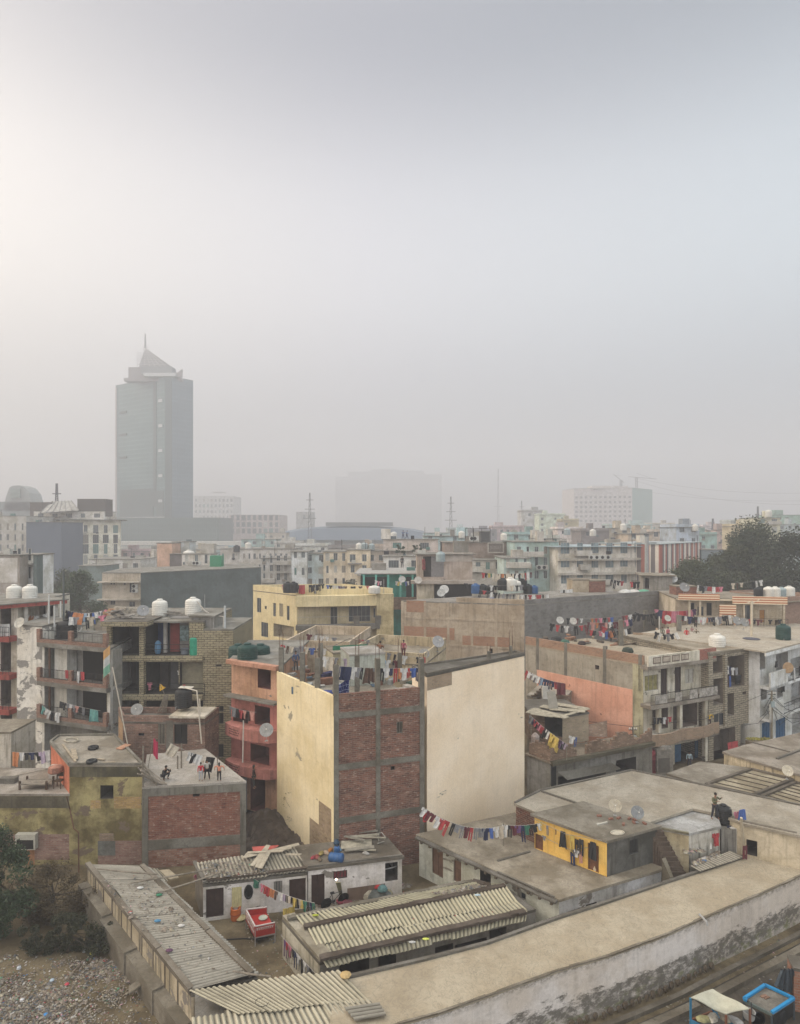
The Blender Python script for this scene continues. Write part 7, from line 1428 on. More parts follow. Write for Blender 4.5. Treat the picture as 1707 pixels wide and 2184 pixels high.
for x,y,pose,tp,bt,h,lb in ((1038,290,'walk',(.55,.03,.04),(.5,.04,.05),1.35,'child in a bright red outfit on the pink house roof'),(1095,282,'arms',(.14,.11,.07),(.08,.07,.06),1.1,'child in brown with arms out on the pink house roof'),(1070,270,'walk',(.40,.22,.22),(.03,.03,.04),1.2,'child in a pale top running behind the red one'),(928,290,'stand',(.45,.14,.16),(.03,.03,.04),1.45,'person in a pink shirt at the back of the roof'),(895,285,'stand',(.16,.17,.13),(.12,.12,.1),1.4,'person in drab clothes left of the pink shirted one'),(590,300,'stand',(.3,.08,.06),(.06,.06,.06),1.4,'person standing among the red washing')):
    person(rp(ZC,x,y), R(rnd.uniform(-60,60)), lb, pose, tp, bt, h)
dish(at(*ZC(290,170),66), 'first cream dish on the grey wall', .1, .8, (.42,.41,.38)); dish(at(*ZC(368,175),66), 'second cream dish on the grey wall', .1, .78, (.42,.40,.36)); dish(at(*ZC(925,158),70), 'cream dish above the back line of the roof', .1, .75, (.44,.44,.38))
m = MB(); p = rp(ZC,877,245); m.tube([p,p+Vector((0,0,1.9))], .07, 6); tag(m.build('post', plain((.55,.53,.48))), 'white post at the back of the pink house roof', 'post')
tank(rp(ZC,1218,352), 1.75, 'large white water tank between the pink house and the stone clad one', 'white', wide=.42)
# stone clad house
e0, e1 = at(1512,1394,57.0), at(1623,1381,60.0); SC2 = brick((.38,.335,.26),(.28,.245,.185),(.12,.105,.08), bw=.55, bh=.2, seed=22, wear=.3, ms=.03, light=(.3,.27,.2))
sc = House('house', 'narrow stone clad house with open corner balcony', 'house', box_pts(e0,e1,11), 0, 9.75, SC2, concrete((.42,.37,.29),102), inner=plaster((.22,.19,.16),seed=65), over=.02, par=.0)
for p,q,kd in (((1270,378),(1380,560),'dark'),((1193,378),(1250,482),'dark'),((1196,512),(1253,665),'dark'),((1200,718),(1262,793),'win'),((1278,600),(1318,732),'dark'),((1415,607),(1453,682),'win'),((1368,590),(1390,608),'dark'),((1197,808),(1325,1000),'dark'),((1356,772),(1465,900),'dark'),((1417,430),(1432,445),'dark')): sc.px(0,ZC,p,q,kd, **({'dp':.6} if kd=='dark' and q[0]-p[0]<30 else {}))
sc.done(); Ps = PF(sc,0); s_ = fs(sc,0,ZC(1265,0)[0]); part_box(sc.t, 'corner_pillar', Ps, s_-.25, s_+.1, 3, 9.6, -.18, .01, SC2); m = MB(); o_ = off(sc.pts,.02)
m.beam((*o_[0],9.82),(*o_[1],9.82),.2,.14); m.beam((*o_[0],9.82),(*o_[3],9.82),.2,.14); m.build('roof_kerb', concrete((.4,.36,.29),103), sc.t)
for code,x,y,lb in (('ws',1283,440,'white shirt hung in the stone clad corner balcony'),('ns',1297,445,'navy striped shirt hung in the corner balcony'),('ws',1315,450,'second white shirt in the corner balcony'),('es',1335,450,'grey patterned shirt in the corner balcony'),('bt',1300,500,'blue jeans hung low in the corner balcony'),('mt',1278,480,'maroon trousers at the left of the corner balcony')): garment(code, wallpoint(sc,0,ZC,x,y,.1), wang(sc,0), lb, sc=1.1)
garment('kq', wallpoint(sc,0,ZC,1350,495,.15), wang(sc,0), 'dark green sheet over the corner balcony rail', sc=.7); garment('rq', wallpoint(sc,0,ZC,1292,880,-.3), wang(sc,0), 'crimson cloth hung at the ground floor of the stone clad house', sc=.95)
for k,(x,y,w_,c,lb) in enumerate(((1405,865,2.6,(.22,.19,.13),'brick counter heaped with produce beside the stone clad house'),(1450,885,1.6,(.22,.04,.035),'red box in front of the brick counter'))):
    p = wallpoint(sc,0,ZC,x,y,-1.0); m = MB(); box_tilt(m, Vector((p.x,p.y,0)), w_,.8,1.5 if k==0 else .9,wang(sc,0)); tag(m.build('counter' if k == 0 else 'box', brick((.26,.22,.15),(.2,.16,.1),(.15,.13,.1),seed=23) if k==0 else plain(c,.8)), lb, 'counter' if k==0 else 'box')
    if k==0:
        m = MB(); r = random.Random(6)
        for j in range(60): c_ = Vector((p.x+r.uniform(-1.1,1.1),p.y+r.uniform(-.3,.3),1.5)); m.lathe([(.02,0),(.09,.04),(.07,.12),(.01,.15)],6,c=tuple(c_))
        o = m.build('produce', plain((.42,.38,.10),.8,var=.6)); struct(o,'stuff'); o['label'] = 'heap of yellow green produce on the brick counter'
# white and blue house at the right edge
f0_, f1_ = at(1621,1388,58.5), at(1790,1345,70.2); WB = plaster((.72,.73,.73),streak=.35,seed=66,k=.6)
wh = House('house', 'white house with solid balcony walls and blue shutters at the right edge', 'house', box_pts(f0_,f1_,11), 0, 9.9, WB, concrete((.50,.45,.37),104,(.85,.82,.78)), inner=plaster((.5,.5,.5),seed=67), over=.9)
for p,q in (((1470,352),(1502,458)),((1565,362),(1636,470)),((1652,375),(1800,490)),((1476,552),(1512,638)),((1572,535),(1606,625)),((1655,505),(1800,655)),((1660,665),(1800,830))): wh.px(0,ZC,p,q,'dark',dp=.9)
for p,q in (((1482,768),(1532,890)),((1563,748),(1622,868))): wh.px(0,ZC,p,q,'door',pane=BL,frame=BL)
wh.done(); Pv = PF(wh,0)
def wz(y,x=1500): u,v = ZC(x,y); s_,d = face_pt(wh.pts[0],wh.pts[1],u); return H-(v-V0)/F*d
part_box(wh.t, 'balcony_wall', Pv, -.1, fs(wh,0,ZC(1570,0)[0]), wz(560), wz(462), -1.0, -.85, WB); part_box(wh.t, 'balcony_slab', Pv, -.1, 14, wz(560), wz(545), -1.0, .01, WB); part_box(wh.t, 'lower_balcony', Pv, -.1, 14, wz(745), wz(730), -1.0, .01, WB); part_box(wh.t, 'lower_balcony_wall', Pv, -.1, fs(wh,0,ZC(1545,0)[0]), wz(745), wz(640), -1.0, -.85, WB); part_box(wh.t, 'roof_band', Pv, -.9, 14, 9.45, 9.76, -.92, -.8, WB)
railing(wh.t, Pv(fs(wh,0,ZC(1570,0)[0]),wz(545),-.95), Pv(13,wz(545),-.95), 1., .2); railing(wh.t, Pv(fs(wh,0,ZC(1545,0)[0]),wz(730),-.95), Pv(13,wz(730),-.95), 1., .2)
washline('upper balcony rail of the white house', Pv(fs(wh,0,ZC(1580,0)[0]),wz(545)+1.2,-1.05), Pv(11,wz(545)+1.2,-1.05), 'wt . kt ws kt . wt . rs', sc=1.1, sag=.02, rope=False); washline('lower balcony rail of the white house', Pv(fs(wh,0,ZC(1620,0)[0]),wz(730)+1.2,-1.05), Pv(11,wz(730)+1.2,-1.05), 'kt bw bw', sc=1.15, sag=.02, rope=False)
m = MB(); p = Pv(fs(wh,0,ZC(1562,0)[0]), wz(455), -1.1); m.lathe([(.1,-.06),(.5,-.03),(.52,.03),(.1,.06)], 16, M=Matrix.Translation(p) @ Matrix.Rotation(R(85),4,'X')); tag(m.build('wicker_tray', plain((.42,.28,.16),.9,var=.4)), 'round wicker tray hung on the white balcony wall', 'tray')
garment('kq', Pv(fs(wh,0,ZC(1500,0)[0]), wz(400), -1.0), wang(wh,0), 'black cloth over the white balcony wall', sc=.6); garment('kd', Pv(fs(wh,0,ZC(1590,0)[0]), wz(535), -.3), wang(wh,0), 'dark patterned cloth hung between the white floors', sc=1.3)
tank(zp(ZC,1608,282,9.9), 1.6, 'dark green tank on the white house roof', 'green', wide=.42)
t = thing('pole', 'cream pipe post with bent arm on the white house roof', 'post', zp(ZC,1422,262,9.9)); m = MB(); p = zp(ZC,1422,262,9.9); m.tube([p, p+Vector((0,0,3.7))], .12, 8); m.tube([p+Vector((0,0,3.4)), p+Vector((.9,0,3.85))], .04, 6); m.tube([p+Vector((0,0,3.6)), p+Vector((-.6,0,3.4))], .04, 6); m.build('post', plain((.55,.48,.37),.8), t)
m = MB(); m.lathe([(.2,0),(.8,.02),(.8,.06),(.1,.08)], 14, c=tuple(zp(ZC,1420,280,9.9))); tag(m.build('mat', plain((.08,.08,.10),.9)), 'dark round mat on the white house roof', 'mat')
for x,y,lb in ((1333,172,'left of two grey dishes before the striped house'),(1378,182,'right of two grey dishes before the striped house')): dish(at(*ZC(x,y),66), lb, .1, .95, (.25,.25,.24))
def epole(p, h, lb, lean=0.):
    t = thing('electric_pole', lb, 'electric pole', p); q = Vector(p); m = MB(); m.tube([q, q+Vector((lean,0,h))], [.11,.08], 8); m.build('pole_shaft', concrete((.33,.29,.22),105), t)
    m = MB(); a = q+Vector((lean*.93,0,h*.93)); m.beam(a-Vector((.35,0,0)), a+Vector((.35,0,0)), .06); m.beam(a-Vector((.25,0,.4)), a+Vector((.25,0,-.4)), .05); m.build('cross_arm', IRON, t)
    m = MB(); 
    for x in (-.3,-.12,.12,.3): m.lathe([(.05,0),(.06,.1),(.03,.16)],8,c=tuple(a+Vector((x,0,.04))))
    m.build('insulator', PB['white'], t); m = MB(); a = q+Vector((lean*.7,-.12,h*.68)); m.box(a.x-.16,a.y-.1,a.z,a.x+.16,a.y+.1,a.z+.5); m.build('meter_box', PB['grey'], t); return q+Vector((lean,0,h))
pe1 = epole(zp(ZC,752,1062,0), 3.9, 'banded pole with meter box leaning before the shop row', -.5); pe2 = epole(zp(ZC,1540,880,1.6), 4.6, 'tangled wire pole before the white house')
t = thing('wire_tangle', 'tangle of black wires around the pole by the white house', 'wires', pe2); r = random.Random(2)
for k in range(14):
    a = pe2+Vector((0,0,-.4-.25*(k%6))); b = a+Vector((r.uniform(-3,4),r.uniform(-.5,2),r.uniform(-2.4,-.2))); m = MB(); m.tube([a, a.lerp(b,.5)-Vector((0,0,r.uniform(.3,1.2))), b], .022, 4, False); m.build('wire', PB['black'], t)
for k,(a,b) in enumerate(((pe1, pe2),(pe1, at(1130,1480,60)),(pe2, at(1707,1440,70)))):
    m = MB(); m.tube([a, a.lerp(b,.5)-Vector((0,0,1.0)), b], .02, 4, False); tag(m.build('cable', PB['black']), ['black cable between the two street poles','black cable from the banded pole to the left houses','black cable from the tangled pole towards the right edge'][k], 'cable')
# shop row with rough brick terrace
g0_, g1_, g2_ = zp(ZC,95,955,3.35), zp(ZC,232,1004,3.35), zp(ZC,835,886,3.35)
sr = House('shop_row', 'low shop row with dark eaves and broken brick terrace', 'shop', quadpts(g0_,g1_,g2_), 0, 3.35, plaster((.26,.25,.23),streak=.6,seed=68), concrete((.30,.25,.19),106), over=.12)
sr.px(1,ZC,(278,1060),(560,1150),'dark',dp=2); sr.px(1,ZC,(620,985),(740,1075),'dark',dp=1.5); sr.done(); Px = PF(sr,1); Lx = (Vector(sr.pts[2])-Vector(sr.pts[1])).length; Px0 = PF(sr,0); Lx0 = (Vector(sr.pts[1])-Vector(sr.pts[0])).length
part_box(sr.t, 'dark_pillar', Px, .1, .55, 0, 3.1, -.05, .01, PB['black']); part_box(sr.t, 'mossy_eave', Px, 0, Lx, 3.1, 3.4, -.35, .0, concrete((.14,.125,.085),107))
BRN = brick((.24,.15,.10),(.17,.11,.075),(.2,.17,.13),seed=24,wear=.7); r = random.Random(7)
def ragged(par, Pf, a, b, z, h, o, nm='broken_brick_wall'):
    m = MB(); n = int((b-a)/.28)
    for k in range(n):
        hh = h*(.75+.3*sin(k*.5)+r.uniform(-.12,.12)); s_ = a+(b-a)*k/n; c = [Pf(s_,z,o),Pf(s_+(b-a)/n,z,o),Pf(s_+(b-a)/n,z,o+.22),Pf(s_,z,o+.22)]; m.prism([xy(x) for x in c], z, z+hh)
    m.build(nm, BRN, par)
ragged(sr.t, Px0, .2, Lx0, 3.36, 1.2, .02); ragged(sr.t, Px, .05, 2.6, 3.36, 1.2, .02); ragged(sr.t, Px, 3.6, 6.2, 3.36, .9, .02); ragged(sr.t, Px, 6.2, Lx, 3.36, 1.15, .02)
a,b,c,d = zp(ZC,278,1062,2.5), zp(ZC,335,1110,1.75), zp(ZC,650,1045,1.75), zp(ZC,592,1008,2.6); m = MB(); n=6
for i in range(n): p_ = lambda s_: (a.lerp(d,s_)+Vector((0,0,-.08*sin(pi*s_*2)**2)), b.lerp(c,s_)); (x1,y1),(x2,y2) = p_(i/n),p_((i+1)/n); m.face([y1,y2,x2,x1]); m.face([q-Vector((0,0,.03)) for q in (x1,x2,y2,y1)])
tag(m.build('awning', plain((.27,.26,.23),.9)), 'sagging grey canvas awning before the shop row', 'awning')
for x,y,w_,h_,c,lb,nm in ((655,1060,1.7,1.6,(.22,.035,.045),'dark red stall cloth left of the banded pole','stall'),(805,1065,1.8,2.1,(.26,.035,.045),'crimson kiosk right of the banded pole','kiosk'),(885,1065,1.5,2.5,(.26,.24,.21),'grey plastic wrapped kiosk beside the crimson one','kiosk')):
    p = zp(ZC,x,y+6,0); m = MB(); box_tilt(m, p, w_,1.3,h_*.92,.15); m.lathe([(w_*.62,h_*.9),(w_*.55,h_),(.05,h_*1.08)], 4, c=tuple(p)); t = thing(nm, lb, nm, p); m.build('cover', plain(c,.8,var=.4), t); m = MB(); box_tilt(m, p+Vector((0,-.66,.3)), w_*.7,.04,h_*.5,.15); m.build('front_panel', plain(dk(c,.5),.8), t)
m = MB(); m.tube([zp(ZC,876,1072,0), zp(ZC,876,1072,0)+Vector((0,0,3.2)), zp(ZC,840,1072,0)+Vector((0,0,3.4))], .06, 6); tag(m.build('pipe_post', plain((.5,.5,.48))), 'white bent pipe before the grey kiosk', 'post')
# brick hut and upper terrace behind the shop row
hh0, hh1, hh2 = at(1128,1530,53), at(1200,1533,51.4), at(1256,1511,52.5)
bh2 = House('brick_hut', 'small pale brick hut with a roof of loose boards', 'hut', [xy(hh0),xy(hh1),xy(hh2),(hh2.x-1,56.5),(hh0.x,56.5)], 3.36, 5.75, BRN, CEM, over=.05)
bh2.px(0,ZC,(200,738),(308,850),'dark',dp=1.5); bh2.wmf[1] = brick((.38,.31,.21),(.3,.24,.17),(.3,.26,.2),seed=25); bh2.done()
for k,(p,q,w_) in enumerate((((100,705),(300,735),1.0),((130,690),(330,745),.7),((180,675),(340,700),.9),((250,660),(450,692),.8),((230,690),(440,705),.8),((300,735),(460,690),.35),((120,720),(250,738),.4))):
    m = MB(); m.beam(zp(ZC,*p,5.9), zp(ZC,*q,5.95), w_, .05); m.build('roof_board', plain((.38,.34,.26),.9,var=.5), bh2.t)
m = MB(); p = zp(ZC,225,690,5.95); m.face([p,p+Vector((.8,0,0)),p+Vector((.6,.3,1.4)),p+Vector((-.1,.3,1.3))]); m.face([p+Vector((0,.04,0)),p+Vector((-.1,.34,1.3)),p+Vector((.6,.34,1.4)),p+Vector((.8,.04,0))]); tag(m.build('board', plain((.3,.28,.24),.9)), 'board propped upright on the pale brick hut roof', 'board')
t = thing('lean_to_roof', 'brown tiled lean-to wall sloping beside the pale brick hut', 'roof', zp(ZC,480,830,3.4)); m = MB(); a,b,c,d = at(*ZC(405,850),52.5), at(*ZC(570,860),53.5), at(*ZC(568,762),54.5), at(*ZC(440,790),53.5); m.face([a,b,c,d]); m.face([q+Vector((0,.2,-.05)) for q in (d,c,b,a)]); m.build('slope', BRN, t)
ut = House('house', 'low house with upper terrace of washing against the pink wall', 'house', box_pts(at(1125,1490,58.5),at(1202,1483,57),6), 0, 5.6, plaster((.36,.31,.25),streak=.5,seed=69), concrete((.42,.38,.32),108), over=.05); ut.done(); part_box(ut.t,'brick_kerb',PF(ut,0),1.2,3.9,5.6,6.0,-.04,.15,BRN)
washline('long line against the pink wall', at(1124,1430,58), at(1202,1457,56), 'rt ws mt ws nt ws nt sw nt nt nt kt ns rs ms mc', sc=1.0, sag=.2, m0=0, m1=0)
m = MB(); p = at(1165,1484,57); box_tilt(m, p-Vector((0,0,.6)), .7,.35,1.5,.1); tag(m.build('cabinet', plain((.52,.5,.46),.8)), 'small white cabinet on the upper terrace', 'cabinet')
m = MB(); p = at(1150,1480,57.3)
for k in range(6): box_tilt(m, p+Vector((r.uniform(-.5,.5),0,-.6+k*.18)), .9,.3,.12,r.uniform(-.6,.6))
tag(m.build('wood_pile', WOOD), 'pile of broken wood beside the white cabinet', 'wood pile')
washline('line over the rough brick terrace', zp(ZC,120,735,6.2), zp(ZC,330,900,4.9), 'es ns rs ks ps rs kt ks ws ms ys yc hs vs ks ls', sc=1.0, sag=.1, m0=0, m1=0, poles=(1.5,1.2)); washline('short line right of the rough terrace', zp(ZC,350,850,4.9), zp(ZC,395,860,4.8), 'ws bt', sc=.9, sag=.02)
m = MB(); m.lathe([(.2,0),(.35,.1),(.33,1.0),(.1,1.25)], 12, c=tuple(zp(ZC,145,925,3.4))); tag(m.build('sack', plain((.4,.33,.3),.9,var=.4)), 'tall pale sack standing at the terrace corner', 'sack')
# ------------------------------------------------------------------ long bare cement building behind
cw0, cw1, cw2 = at(856,1276,76), at(1119,1286,72.0), at(1446,1262,85.0); CMW = plaster((.46,.38,.29), stain=(.8,.77,.72), streak=.35, sc=.8, seed=70)
cw = House('building', 'long bare cement building crowded with rooftop tanks and washing', 'building', quadpts(cw0,cw1,cw2), 0, 12.45, CMW, concrete((.33,.31,.28),109), over=.02)
cw.wmf[1] = brick((.23,.22,.205),(.18,.17,.16),(.24,.23,.215), bw=.5, bh=.3, seed=26, wear=.6, light=(.2,.2,.2)); cw.px(0,ZB,(1572,345),(1592,392),'dark',dp=.5); cw.done(); P = PF(cw,0); Lc_ = (Vector(cw.pts[1])-Vector(cw.pts[0])).length
for z in (10.3, 7.2): part_box(cw.t,'beam',P,0,Lc_,z,z+.22,-.05,.01,CMW)
for k in range(6): part_box(cw.t,'column',P,Lc_*k/5.2,Lc_*k/5.2+.3,0,12.4,-.04,.01,CMW)
for (x0,y0,x1,y1) in ((1045,58,1168,130),(1030,225,1350,300),(1400,285,1700,345)): a_ = cw.sz(0,*ZB(x0,y0),*ZB(x1,y1)); part_box(cw.t,'exposed_brick',P,a_[0],a_[1],a_[2],a_[3],-.02,.01,brick((.40,.20,.12),(.33,.17,.1),(.34,.27,.2),seed=27))
part_box(cw.t,'parapet',P,Lc_*.46,Lc_,12.45,13.0,0,.2,CMW); part_box(cw.t,'parapet',PF(cw,1),.01,(Vector(cw.pts[2])-Vector(cw.pts[1])).length,12.45,12.95,0,.2,cw.wmf[1])
def roofstuff(us, vs, ds, desc, kinds):
    for k,(u,v,d,kd,s_) in enumerate(kinds): tank(at(u,v,d)-Vector((0,0,.1)), s_, f"{kd} water tank, {ORD[k+1]} from left on {desc}", kd, wide=.45)
roofstuff(0,0,0,'the crowded cement roof',[(1015,1264,80,'blue',1.3),(1030,1265,80,'black',1.3),(1045,1265,81,'black',1.2),(1073,1257,82,'black',1.6),(1089,1259,82,'white',1.8),(1101,1259,83,'white',1.5),(1114,1256,84,'black',1.5),(1126,1264,84,'black',1.3),(1140,1264,84,'blue',1.1)])
def far(desc, x0,y0,x1,y1,d,it,sc_=1.3,sag=.2,Z=ZU): washline(desc, at(*Z(x0,y0),d), at(*Z(x1,y1),d+.5), it, sc=sc_*.8, sag=sag, m0=0, m1=0)
far('top line over the crowded cement roof',690,510,1220,505,83,'rs ks ys gs cc ks ow hs cc ks ws ks cs rt wt mt',1.35); far('middle line on the crowded cement roof',500,620,1130,640,80,'ks ks es hs . ws ks ks . cs ks es',1.2); far('front line above the cement wall',660,690,1400,740,76,'kt rs kt wt ks kt et kt et kt cs ws kt rs ww rc kt wt',1.25,.3)
garment('bs', at(*ZU(795,775),73.5), .2, 'bright blue cloth over the cement parapet', sc=1.3); garment('wt', at(*ZU(790,725),73.6), .2, 'white cloth above the bright blue one', sc=1.2)
dish(at(*ZU(290,690),80),'white dish at the left of the cement roof',0,1.2,(.5,.5,.48)); dish(at(*ZU(262,725),79),'pale dish half behind the white one',-.3,1.1,(.36,.37,.36))
far('line on the grey walled part of the roof',1280,750,1420,745,82,'rs rs kt wt kt',1.2); far('line at the far grey roof',1520,690,1650,680,85,'ww kt ww wc',1.5,.1)
h_ = blk('beige rooftop box on the grey walled building','rooftop_room','rooftop room',1222,1258,86,12.45,1236,3,plaster((.45,.38,.29),seed=71)); h_.done(); h_ = blk('red brick rooftop room beside the beige box','rooftop_room','rooftop room',1259,1292,85.7,12.45,1238,3,RB,.4); h_.done()
h_ = blk('grey rooftop room with dark doorway and white slab','rooftop_room','rooftop room',1372,1435,92,0,1226,5,plaster((.33,.31,.28),streak=.5,seed=72),-1,over=.5); h_.px(0,ZJ,(722,768),(748,835),'dark',dp=1.5); h_.done()
dish(at(*ZJ(897,770),92),'white meshed dish on the grey rooftop room',0,1.4,(.5,.5,.48)); dish(at(*ZJ(853,775),92),'grey dish left of the meshed one',0,1.4,(.25,.25,.25))
far('line on the roof before the grey rooftop room',505,775,690,790,88,'kt kt ks rs . rs ks ks',1.5,.15,ZJ)
for x,c,lb in ((600,(.5,.5,.48),'white sheeting lying on the grey wall roof'),(650,(.5,.48,.46),'second white sheeting on the grey wall roof'),(715,(.10,.3,.2),'green sheeting on the grey wall roof')): m = MB(); m.lathe([(.3,0),(1.0,.1),(.6,.4),(.1,.5)],9,c=tuple(at(*ZJ(x,862),86))); tag(m.build('sheeting', plain(c,.8)), lb, 'sheeting')
# ------------------------------------------------------------------ orange and cream striped houses
ORS = mat('striped_band', lambda t_, b_: (lambda q: (lambda k: (setattr(k,'bands_direction','Y'), q.l(q.uv(), k.inputs['Vector']), setattr(k.inputs['Scale'],'default_value',1.12), setattr(k.inputs['Distortion'],'default_value',0), q.l(q.mix(q.rng(k.outputs[0],.42,.58),(.36,.12,.055),(.66,.55,.40)), b_.inputs['Base Color'])))(q.n('ShaderNodeTexWave')))(N(t_)))
st0, st1 = at(1441,1290,75), at(1672,1290,73); SWL = plaster((.60,.52,.41),streak=.3,seed=73)
so = House('house', 'house with orange and cream striped parapets and open balconies', 'house', box_pts(st0,st1,9), 0, 12.9, SWL, ROOFC, over=.1, inner=SWL)
for (p,q,kd) in (((500,715),(545,905),'door'),((575,755),(645,860),'win'),((675,715),(738,860),'door'),((1078,740),(1160,900),'win'),((1258,792),(1322,935),'door'),((1430,905),(1470,985),'dark')): so.px(0,ZL,p,q,kd, **({'pane':plain((.35,.18,.06),.8)} if p[0] == 1258 else ({'pane':DARK} if kd=='door' else {})))
so.done(); P = PF(so,0); fz = lambda x: fs(so,0,ZL(x,0)[0]); lz = lambda y: H-(ZL(0,y)[1]-V0)/F*73.5
part_box(so.t,'striped_parapet',P,fz(340),fz(782),lz(688),lz(618),-1.3,-1.1,ORS); part_box(so.t,'striped_parapet',P,fz(925),fz(1515),lz(718),lz(635),-1.3,-1.1,ORS); part_box(so.t,'roof_slab',P,fz(338),fz(1516),lz(690),lz(682),-1.1,.0,SWL); part_box(so.t,'striped_pillar',P,fz(782),fz(960),lz(840),lz(732),-1.3,-1.1,ORS); part_box(so.t,'striped_post',P,fz(782),fz(806),lz(950),lz(840),-1.3,-1.1,ORS); part_box(so.t,'striped_post',P,fz(936),fz(960),lz(950),lz(840),-1.3,-1.1,ORS); part_box(so.t,'cream_panel',P,fz(808),fz(934),lz(940),lz(842),-1.2,-1.1,SWL)
part_box(so.t,'striped_balcony',P,fz(920),fz(1062),lz(1005),lz(960),-1.5,-1.3,ORS); part_box(so.t,'striped_balcony',P,fz(1215),fz(1460),lz(1062),lz(980),-2.2,-2.0,ORS); part_box(so.t,'balcony_floor',P,fz(345),fz(1516),lz(1010),lz(985),-1.5,.0,CEM)
for x in (452,568,1045,1480): part_box(so.t,'column',P,fz(x),fz(x)+.22,lz(985),lz(690),-1.0,-.75,SWL)
railing(so.t, P(fz(350),lz(985),-1.4), P(fz(920),lz(985),-1.4), 1.2, .3); railing(so.t, P(fz(1062),lz(985),-1.4), P(fz(1516),lz(985),-1.4), 1.2, .3)
far('balcony line of the striped house left half',360,850,780,880,72,'kt kt ks . ks wt ps ws ps ws ows ns ns ws'.replace('ows','os'),1.0,.1,ZL); far('balcony line of the striped house right half',970,880,1500,900,71.5,'ks ks ks . rs ks ms ms . ks . ks',1.05,.1,ZL)
far('roof line of the striped house with red clothes',575,520,850,540,78,'wt ks ks es rs rs ww rs rs ps',1.3,.1,ZL); far('high line running under the big trees',950,500,1300,462,82,'cs ht cs . kt wt ws',1.5,.1,ZL)
h_ = blk('low brick parapet room on the striped house roof','rooftop_room','rooftop room',1443,1487,78,12.9,1250,2,RB); h_.done(); dish(at(*ZL(430,548),76),'grey dish on the low brick parapet room',0,1.2,(.22,.22,.22))
roofstuff(0,0,0,'the striped house roof',[(1618,1270,75,'black',1.1),(1640,1271,75,'white',1.25),(1654,1271,75,'white',1.25),(1667,1271,76,'grey',1.2),(1684,1271,77,'white',1.35)])
h_ = blk('plain brown brick house right of the striped one','house','house',1674,1760,74,0,1288,8,brick((.30,.19,.145),(.25,.16,.12),(.28,.22,.18),seed=28),2,over=.4,par=.5); h_.z1 = 12.6; h_.done()
# ------------------------------------------------------------------ yellow building
yl = House('building', 'pale yellow three storey building with corner balcony and rooftop washing', 'building', quadpts(at(540,1258,104),at(634,1275,96),at(838,1272,98)), 0, 11.0, plaster((.72,.61,.37),stain=(.9,.88,.82),streak=.25,seed=74,k=.4), ROOFC, over=.02, par=.9)
YB = yl.wm; yl.inner = plaster((.50,.43,.32),seed=75)
for p,q in (((95,40),(122,132)),((198,72),(215,158)),((238,76),(262,158)),((285,90),(302,182)),((122,195),(166,288)),((145,90),(157,112)),((200,212),(330,295))): yl.px(0,ZB,p,q,'win' if q[0]-p[0] < 60 else 'dark', **({'pane':plain((.3,.25,.16),.8)} if p[0]==238 else {}))
for p,q,kd in (((562,98),(606,215),'door'),((678,85),(815,190),'win'),((835,105),(847,165),'win'),((890,62),(902,77),'dark'),((365,262),(520,330),'dark'),((560,240),(700,320),'win'),((770,230),(812,290),'dark')): yl.px(1,ZB,p,q,kd, **({'pane':DARK} if kd=='door' else {}))
yl.wmf[1] = plaster((.53,.45,.29),streak=.35,seed=76,k=.5); yl.done(); P = PF(yl,1); fy = lambda x: fs(yl,1,ZB(x,0)[0]); yz = lambda y: H-(ZB(0,y)[1]-V0)/F*95.5
part_box(yl.t,'roof_overhang',P,-.2,fy(850),yz(92),yz(25),-1.6,-.0,YB); part_box(yl.t,'balcony_slab',P,-.2,fy(870),yz(240),yz(212),-1.6,-.0,CEM); part_box(yl.t,'end_bay',P,fy(850),fy(955),0,yz(18),-1.5,-.0,plaster((.58,.48,.28),streak=.3,seed=77)); railing(yl.t,P(.2,yz(212),-1.5),P(fy(850),yz(212),-1.5),1.3,.9,mt=STEEL)
for x in (705,840): part_box(yl.t,'grey_pier',P,fy(x),fy(x)+.9,yz(212),yz(155),-1.7,-1.4,CEM)
far('roof line at the left of the yellow building',0,640,440,630,95,'ps kq ks rs ks rc . kt ks kt ks kt ks',1.6,.1,ZV); far('roof line at the right of the yellow building',470,640,920,650,97,'bs ks ws wt vs es hs . ks . hs . rs',1.6,.15,ZV)
for x,lb in ((60,'black tank at the left corner of the yellow roof'),(120,'second black tank on the yellow roof')): tank(at(*ZV(x,722),95), 1.7, lb, 'black', wide=.42)
tank(at(*ZV(975,728),96), 1.2, 'squat white tank on the yellow roof', 'white', wide=.75)
m = MB(); 
for k,(x) in enumerate((60,350,1075)): p = at(*ZV(x,735),95); m = MB(); m.tube([p,p+Vector((0,0,2.2))],.05,6); tag(m.build('post',STEEL), ['pale post at the left corner of the yellow roof','pale post in the middle of the yellow roof','pale post at the right of the yellow roof'][k],'post')
